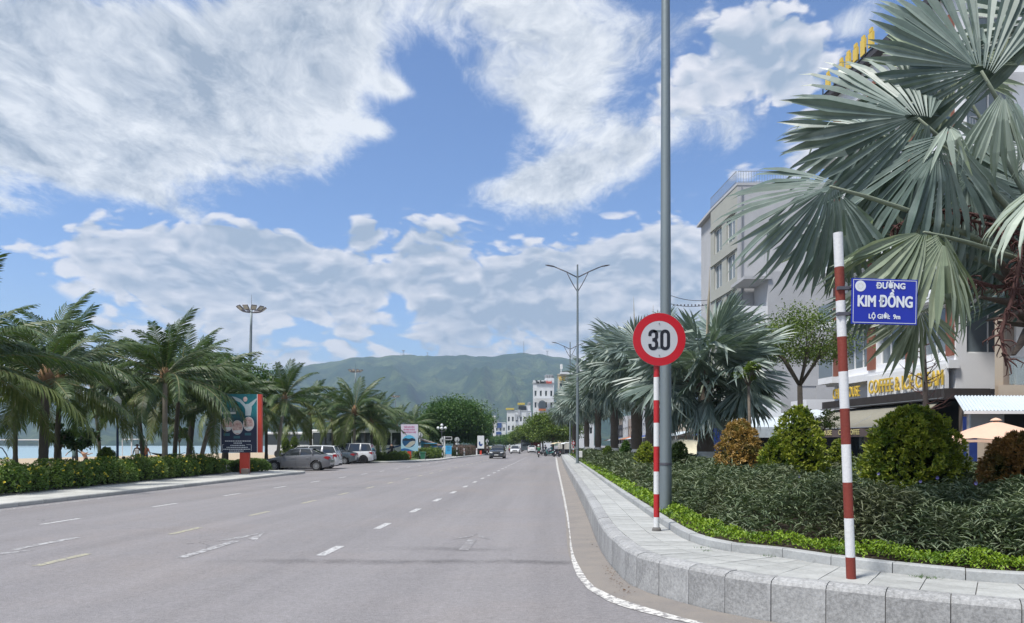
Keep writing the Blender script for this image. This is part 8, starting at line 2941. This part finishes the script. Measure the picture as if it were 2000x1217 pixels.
# sitting people
t = tag(empty('person', P(240, 48, z=-.42), -PI / 2), 'person in dark red sitting low, facing right, by the beach edge', 'person')
body(t, sit(), [M_SKIN, cloth('dark_red_shirt', (.13, .02, .025)), cloth('dark_shorts', (.03, .03, .04)), M_HAIR], clothes(short_legs=True))
b = MB(); b.lathe([(.12, 1.16), (.125, 1.24), (.08, 1.31), (0, 1.33)], 10, c=(0, .05, 0)); b.build('hair', M_HAIR, t, smooth=True)
t = tag(empty('person', P(304, 40.4, z=-.28), .3), 'person in a white shirt with dark hair sitting in the hammock, seen from behind', 'person')
body(t, sit(), [M_SKIN, cloth('white_shirt', (.6, .62, .62)), cloth('dark_trousers2', (.03, .03, .04)), M_HAIR], clothes())
b = MB(); b.lathe([(.12, 1.12), (.125, 1.22), (.08, 1.30), (0, 1.32)], 10, c=(0, .04, 0)); b.build('hair', M_HAIR, t, smooth=True)
t = tag(empty('person', P(285, 58, z=-.05), .0), 'person in an orange top half hidden by the palm trunk beside the dark hat', 'person')
body(t, stand(.05), [M_SKIN, cloth('orange_top', (.45, .14, .06)), cloth('jeans', (.05, .08, .14)), M_HAIR], clothes())
t = tag(empty('person', P(765, 74, z=.12), 0.5), 'dark clothed person standing at the flower bed left of the pale poster board', 'person')
body(t, stand(.02), [M_SKIN, kb_, kb_, M_HAIR], clothes(long_sleeve=True))


# motorbikes and riders
def motorbike(loc, rz, label, col, shirt=None, helmet=None, group=None, trousers=(.03, .035, .05)):
    """scooter, front along +Y"""
    t = tag(empty('motorbike', loc, rz), label, 'motorbike', group)
    m_ = paint('bike_paint', col, .1)
    for y in (-.62, .62):
        b = MB(); n = 16; vs = []
        prof = [(.20, -.04), (.27, -.05), (.29, 0), (.27, .05), (.20, .04)]
        for rr, x in prof:
            for k in range(n): a = 2 * PI * k / n; vs.append((x, y + rr * math.cos(a), .29 + rr * math.sin(a)))
        b.add(vs, [(i * n + k, i * n + (k + 1) % n, (i + 1) * n + (k + 1) % n, (i + 1) * n + k) for i in range(4) for k in range(n)])
        w = b.build('wheel', M_TYRE, t)
        b = MB(); b.tube([(-.03, y, .29), (.03, y, .29)], .19, 12); b.build('hub', M_RIMD, w)
    b = MB(); b.tube([(0, -.85, .62), (0, -.5, .60), (0, -.1, .50), (0, .15, .36), (0, .35, .42), (0, .48, .80), (0, .42, .98)], [.08, .15, .15, .12, .13, .15, .09], 9, flat=1.1); b.build('body', m_, t, smooth=True)
    b = MB(); b.tube([(0, -.78, .76), (0, -.4, .78), (0, -.02, .72)], [.09, .14, .11], 8, flat=.5); b.build('seat', M_TRIM, t, smooth=True)
    b = MB(); b.tube([(-.33, .32, 1.02), (-.1, .42, 1.0), (.1, .42, 1.0), (.33, .32, 1.02)], .018, 6); b.tube([(0, .44, .95), (0, .62, .30)], .03, 6)
    for sd in (-1, 1): b.tube([(sd * .25, .36, 1.02), (sd * .30, .36, 1.18)], .01, 4); b.box((sd * .32, .36, 1.2), (.11, .02, .07))
    b.build('handlebar', M_TRIM, t)
    b = MB(); b.lathe([(.0, -.05), (.08, -.03), (.08, .03), (0, .05)], 10, c=(0, .54, .90)); b.build('headlight', M_HEAD, t)
    b = MB(); b.box((0, -.92, .66), (.16, .04, .07)); b.build('tail_light', M_TAIL, t)
    b = MB(); b.box((0, -.93, .50), (.17, .012, .13)); b.build('number_plate', M_PLATE, t)
    if shirt:
        p = tag(empty('person', loc, rz), None, 'person')
        p['label'] = shirt[1]
        J = sit()
        for k_, v in list(J.items()):
            J[k_] = (v[0], v[1] - .30, v[2] + .32)
        J.update(wrl=(-.28, .20, 1.04), hal=(-.30, .28, 1.04), wrr=(.28, .20, 1.04), har=(.30, .28, 1.04), ell=(-.27, -.08, 1.10), elr=(.27, -.08, 1.10), knl=(-.17, .10, .74), knr=(.17, .10, .74), anl=(-.17, .12, .38), anr=(.17, .12, .38), tol=(-.17, .26, .35), tor=(.17, .26, .35))
        body(p, J, [M_SKIN, cloth('jacket', shirt[0]), cloth('trousers', trousers), M_TRIM], clothes(long_sleeve=True))
        b = MB(); n = 7; b.lathe([(.125, -.08), (.135, 0), (.12, .08), (.07, .13), (.0, .145)], 12, c=(0, -.22, 1.52)); b.build('helmet', mat('helmet_shell', helmet or (.6, .6, .6), .3), p, smooth=True)
    return t


mg = 'motorbikes on the road ahead'
motorbike(P(1052, 96, z=0), .0, 'dark scooter ridden away by the person in the green jacket, middle right of the road', (.03, .03, .03), ((.04, .16, .09), 'rider in a green jacket and white helmet seen from behind on the road'), (.62, .62, .60), mg)
motorbike(P(1074, 103, z=0), 1.2, 'green scooter turning left near the end of the island', (.03, .12, .12), ((.03, .12, .12), 'rider in teal turning left near the island end'), (.05, .05, .06), mg)
motorbike(P(1087, 99, z=0), .5, 'dark scooter stopped just left of the island end', (.02, .02, .03), None, None, mg)
motorbike(P(995, 150, z=0), PI, 'red scooter coming towards the eye, left of the white oncoming car', (.35, .02, .02), ((.5, .5, .5), 'rider in pale clothes on the oncoming red scooter'), (.6, .6, .6), mg)
motorbike(P(1063, 118, z=0), .7, 'grey scooter standing beyond the green-jacketed rider', (.15, .16, .18), ((.05, .06, .09), 'rider in dark clothes beyond the green-jacketed one'), (.1, .1, .1), mg)
motorbike(P(1069, 126, z=0), -.6, 'blue-grey scooter at the roadside under the street trees', (.06, .10, .18), None, None, mg)
motorbike(P(1096, 110, z=0), .1, 'black scooter parked in front of the canopied carts', (.02, .02, .02), None, None, mg)
motorbike(P(958, 118, z=.12), 1.3, 'dark red scooter parked beside the distant sign on the left pavement', (.20, .02, .03), None, None, mg)


def cart(px, Y, label, canopy_m):
    t = tag(empty('food_cart', P(px, Y, z=0), .4), label, 'cart', 'street carts with cloth canopies at the island end')
    b = MB(); b.box((0, 0, .72), (1.5, 1.1, .55), ch=.03); b.build('box', M_TRIM, t)
    b = MB(); vs = []
    for i in range(7):
        for j in range(6):
            x, y = (i / 6 - .5) * 2.1, (j / 5 - .5) * 1.7
            vs.append((x, y, 1.95 - .12 * abs(x) - .28 * abs(i / 6 - .5) ** 3 * 8 * .3 + .05 * math.sin(i * 2 + j * 3)))
    b.add(vs, [(i * 6 + j, (i + 1) * 6 + j, (i + 1) * 6 + j + 1, i * 6 + j + 1) for i in range(6) for j in range(5)])
    o = b.build('canopy', canopy_m, t, smooth=True); sol = o.modifiers.new('th', 'SOLIDIFY'); sol.thickness = .02
    b = MB()
    for x in (-.85, .85):
        for y in (-.6, .6): b.tube([(x, y, .4), (x, y, 1.85)], .02, 5)
    b.build('posts', M_STEEL, t)['kind'] = 'stuff'
    for sd in (-1, 1):
        b = MB(); b.tube([(sd * .78 - .03, 0, .32), (sd * .78 + .03, 0, .32)], .32, 16); b.build('wheel', M_TYRE, t)
    return t


cart(1091, 106, 'street cart with a cream cloth canopy, left one by the island end', mat('cream_canopy', (.55, .48, .32), .9, .2))
cart(1109, 104, 'street cart with a white cloth canopy, right one by the island end', mat('white_canopy', (.58, .60, .60), .9, .2))
t = tag(empty('kiosk', P(1042, 165, z=0)), 'small red roadside stall behind the white hatchback', 'stall')
b = MB(); b.box((0, 0, 1.4), (3.2, 1.6, 2.0)); b.build('wall', mat('faded_red_wall', (.30, .07, .06), .8, .3), t)
b = MB(); b.box((0, -.3, 2.6), (3.8, 2.6, .12)); b.build('roof', M_TAUPE, t)
t = tag(empty('truck', P(1027, 160, z=0)), 'dark box-bodied truck standing under the street trees', 'truck')
b = MB(); b.box((0, 1, 1.6), (2.1, 4.2, 2.2), ch=.05); b.build('cargo_box', M_LAMPD, t)
b = MB(); b.box((0, -1.9, 1.25), (1.9, 1.4, 1.6), ch=.12); b.build('cab', PD, t)
b = MB(); b.box((0, -2.61, 1.6), (1.6, .03, .6)); b.build('windscreen', M_CGLASS, t)
for x in (-.85, .85):
    for y in (-1.8, 2.2):
        b = MB(); b.tube([(x - .1, y, .4), (x + .1, y, .4)], .4, 14); b.build('wheel', M_TYRE, t)

# ================================================================== air
HAZE = 1
if HAZE:
    b = MB(); b.box((-500, 2150, 210), (9000, 4700, 480))
    hz = b.build('haze', [], None)
    m = bpy.data.materials.new('haze_air'); m.use_nodes = True
    g = NT(m.node_tree)
    pv = g.n('ShaderNodeVolumePrincipled')
    pv.inputs['Color'].default_value = (.62, .80, 1.0, 1)
    pv.inputs['Density'].default_value = .00018
    pv.inputs['Anisotropy'].default_value = .2
    g.n('ShaderNodeOutputMaterial', None, Volume=pv)
    hz.data.materials.append(m)
    hz.visible_shadow = True
    tag(hz, kind='stuff', label='thin bluish air between the eye and the far mountain', cat='haze')
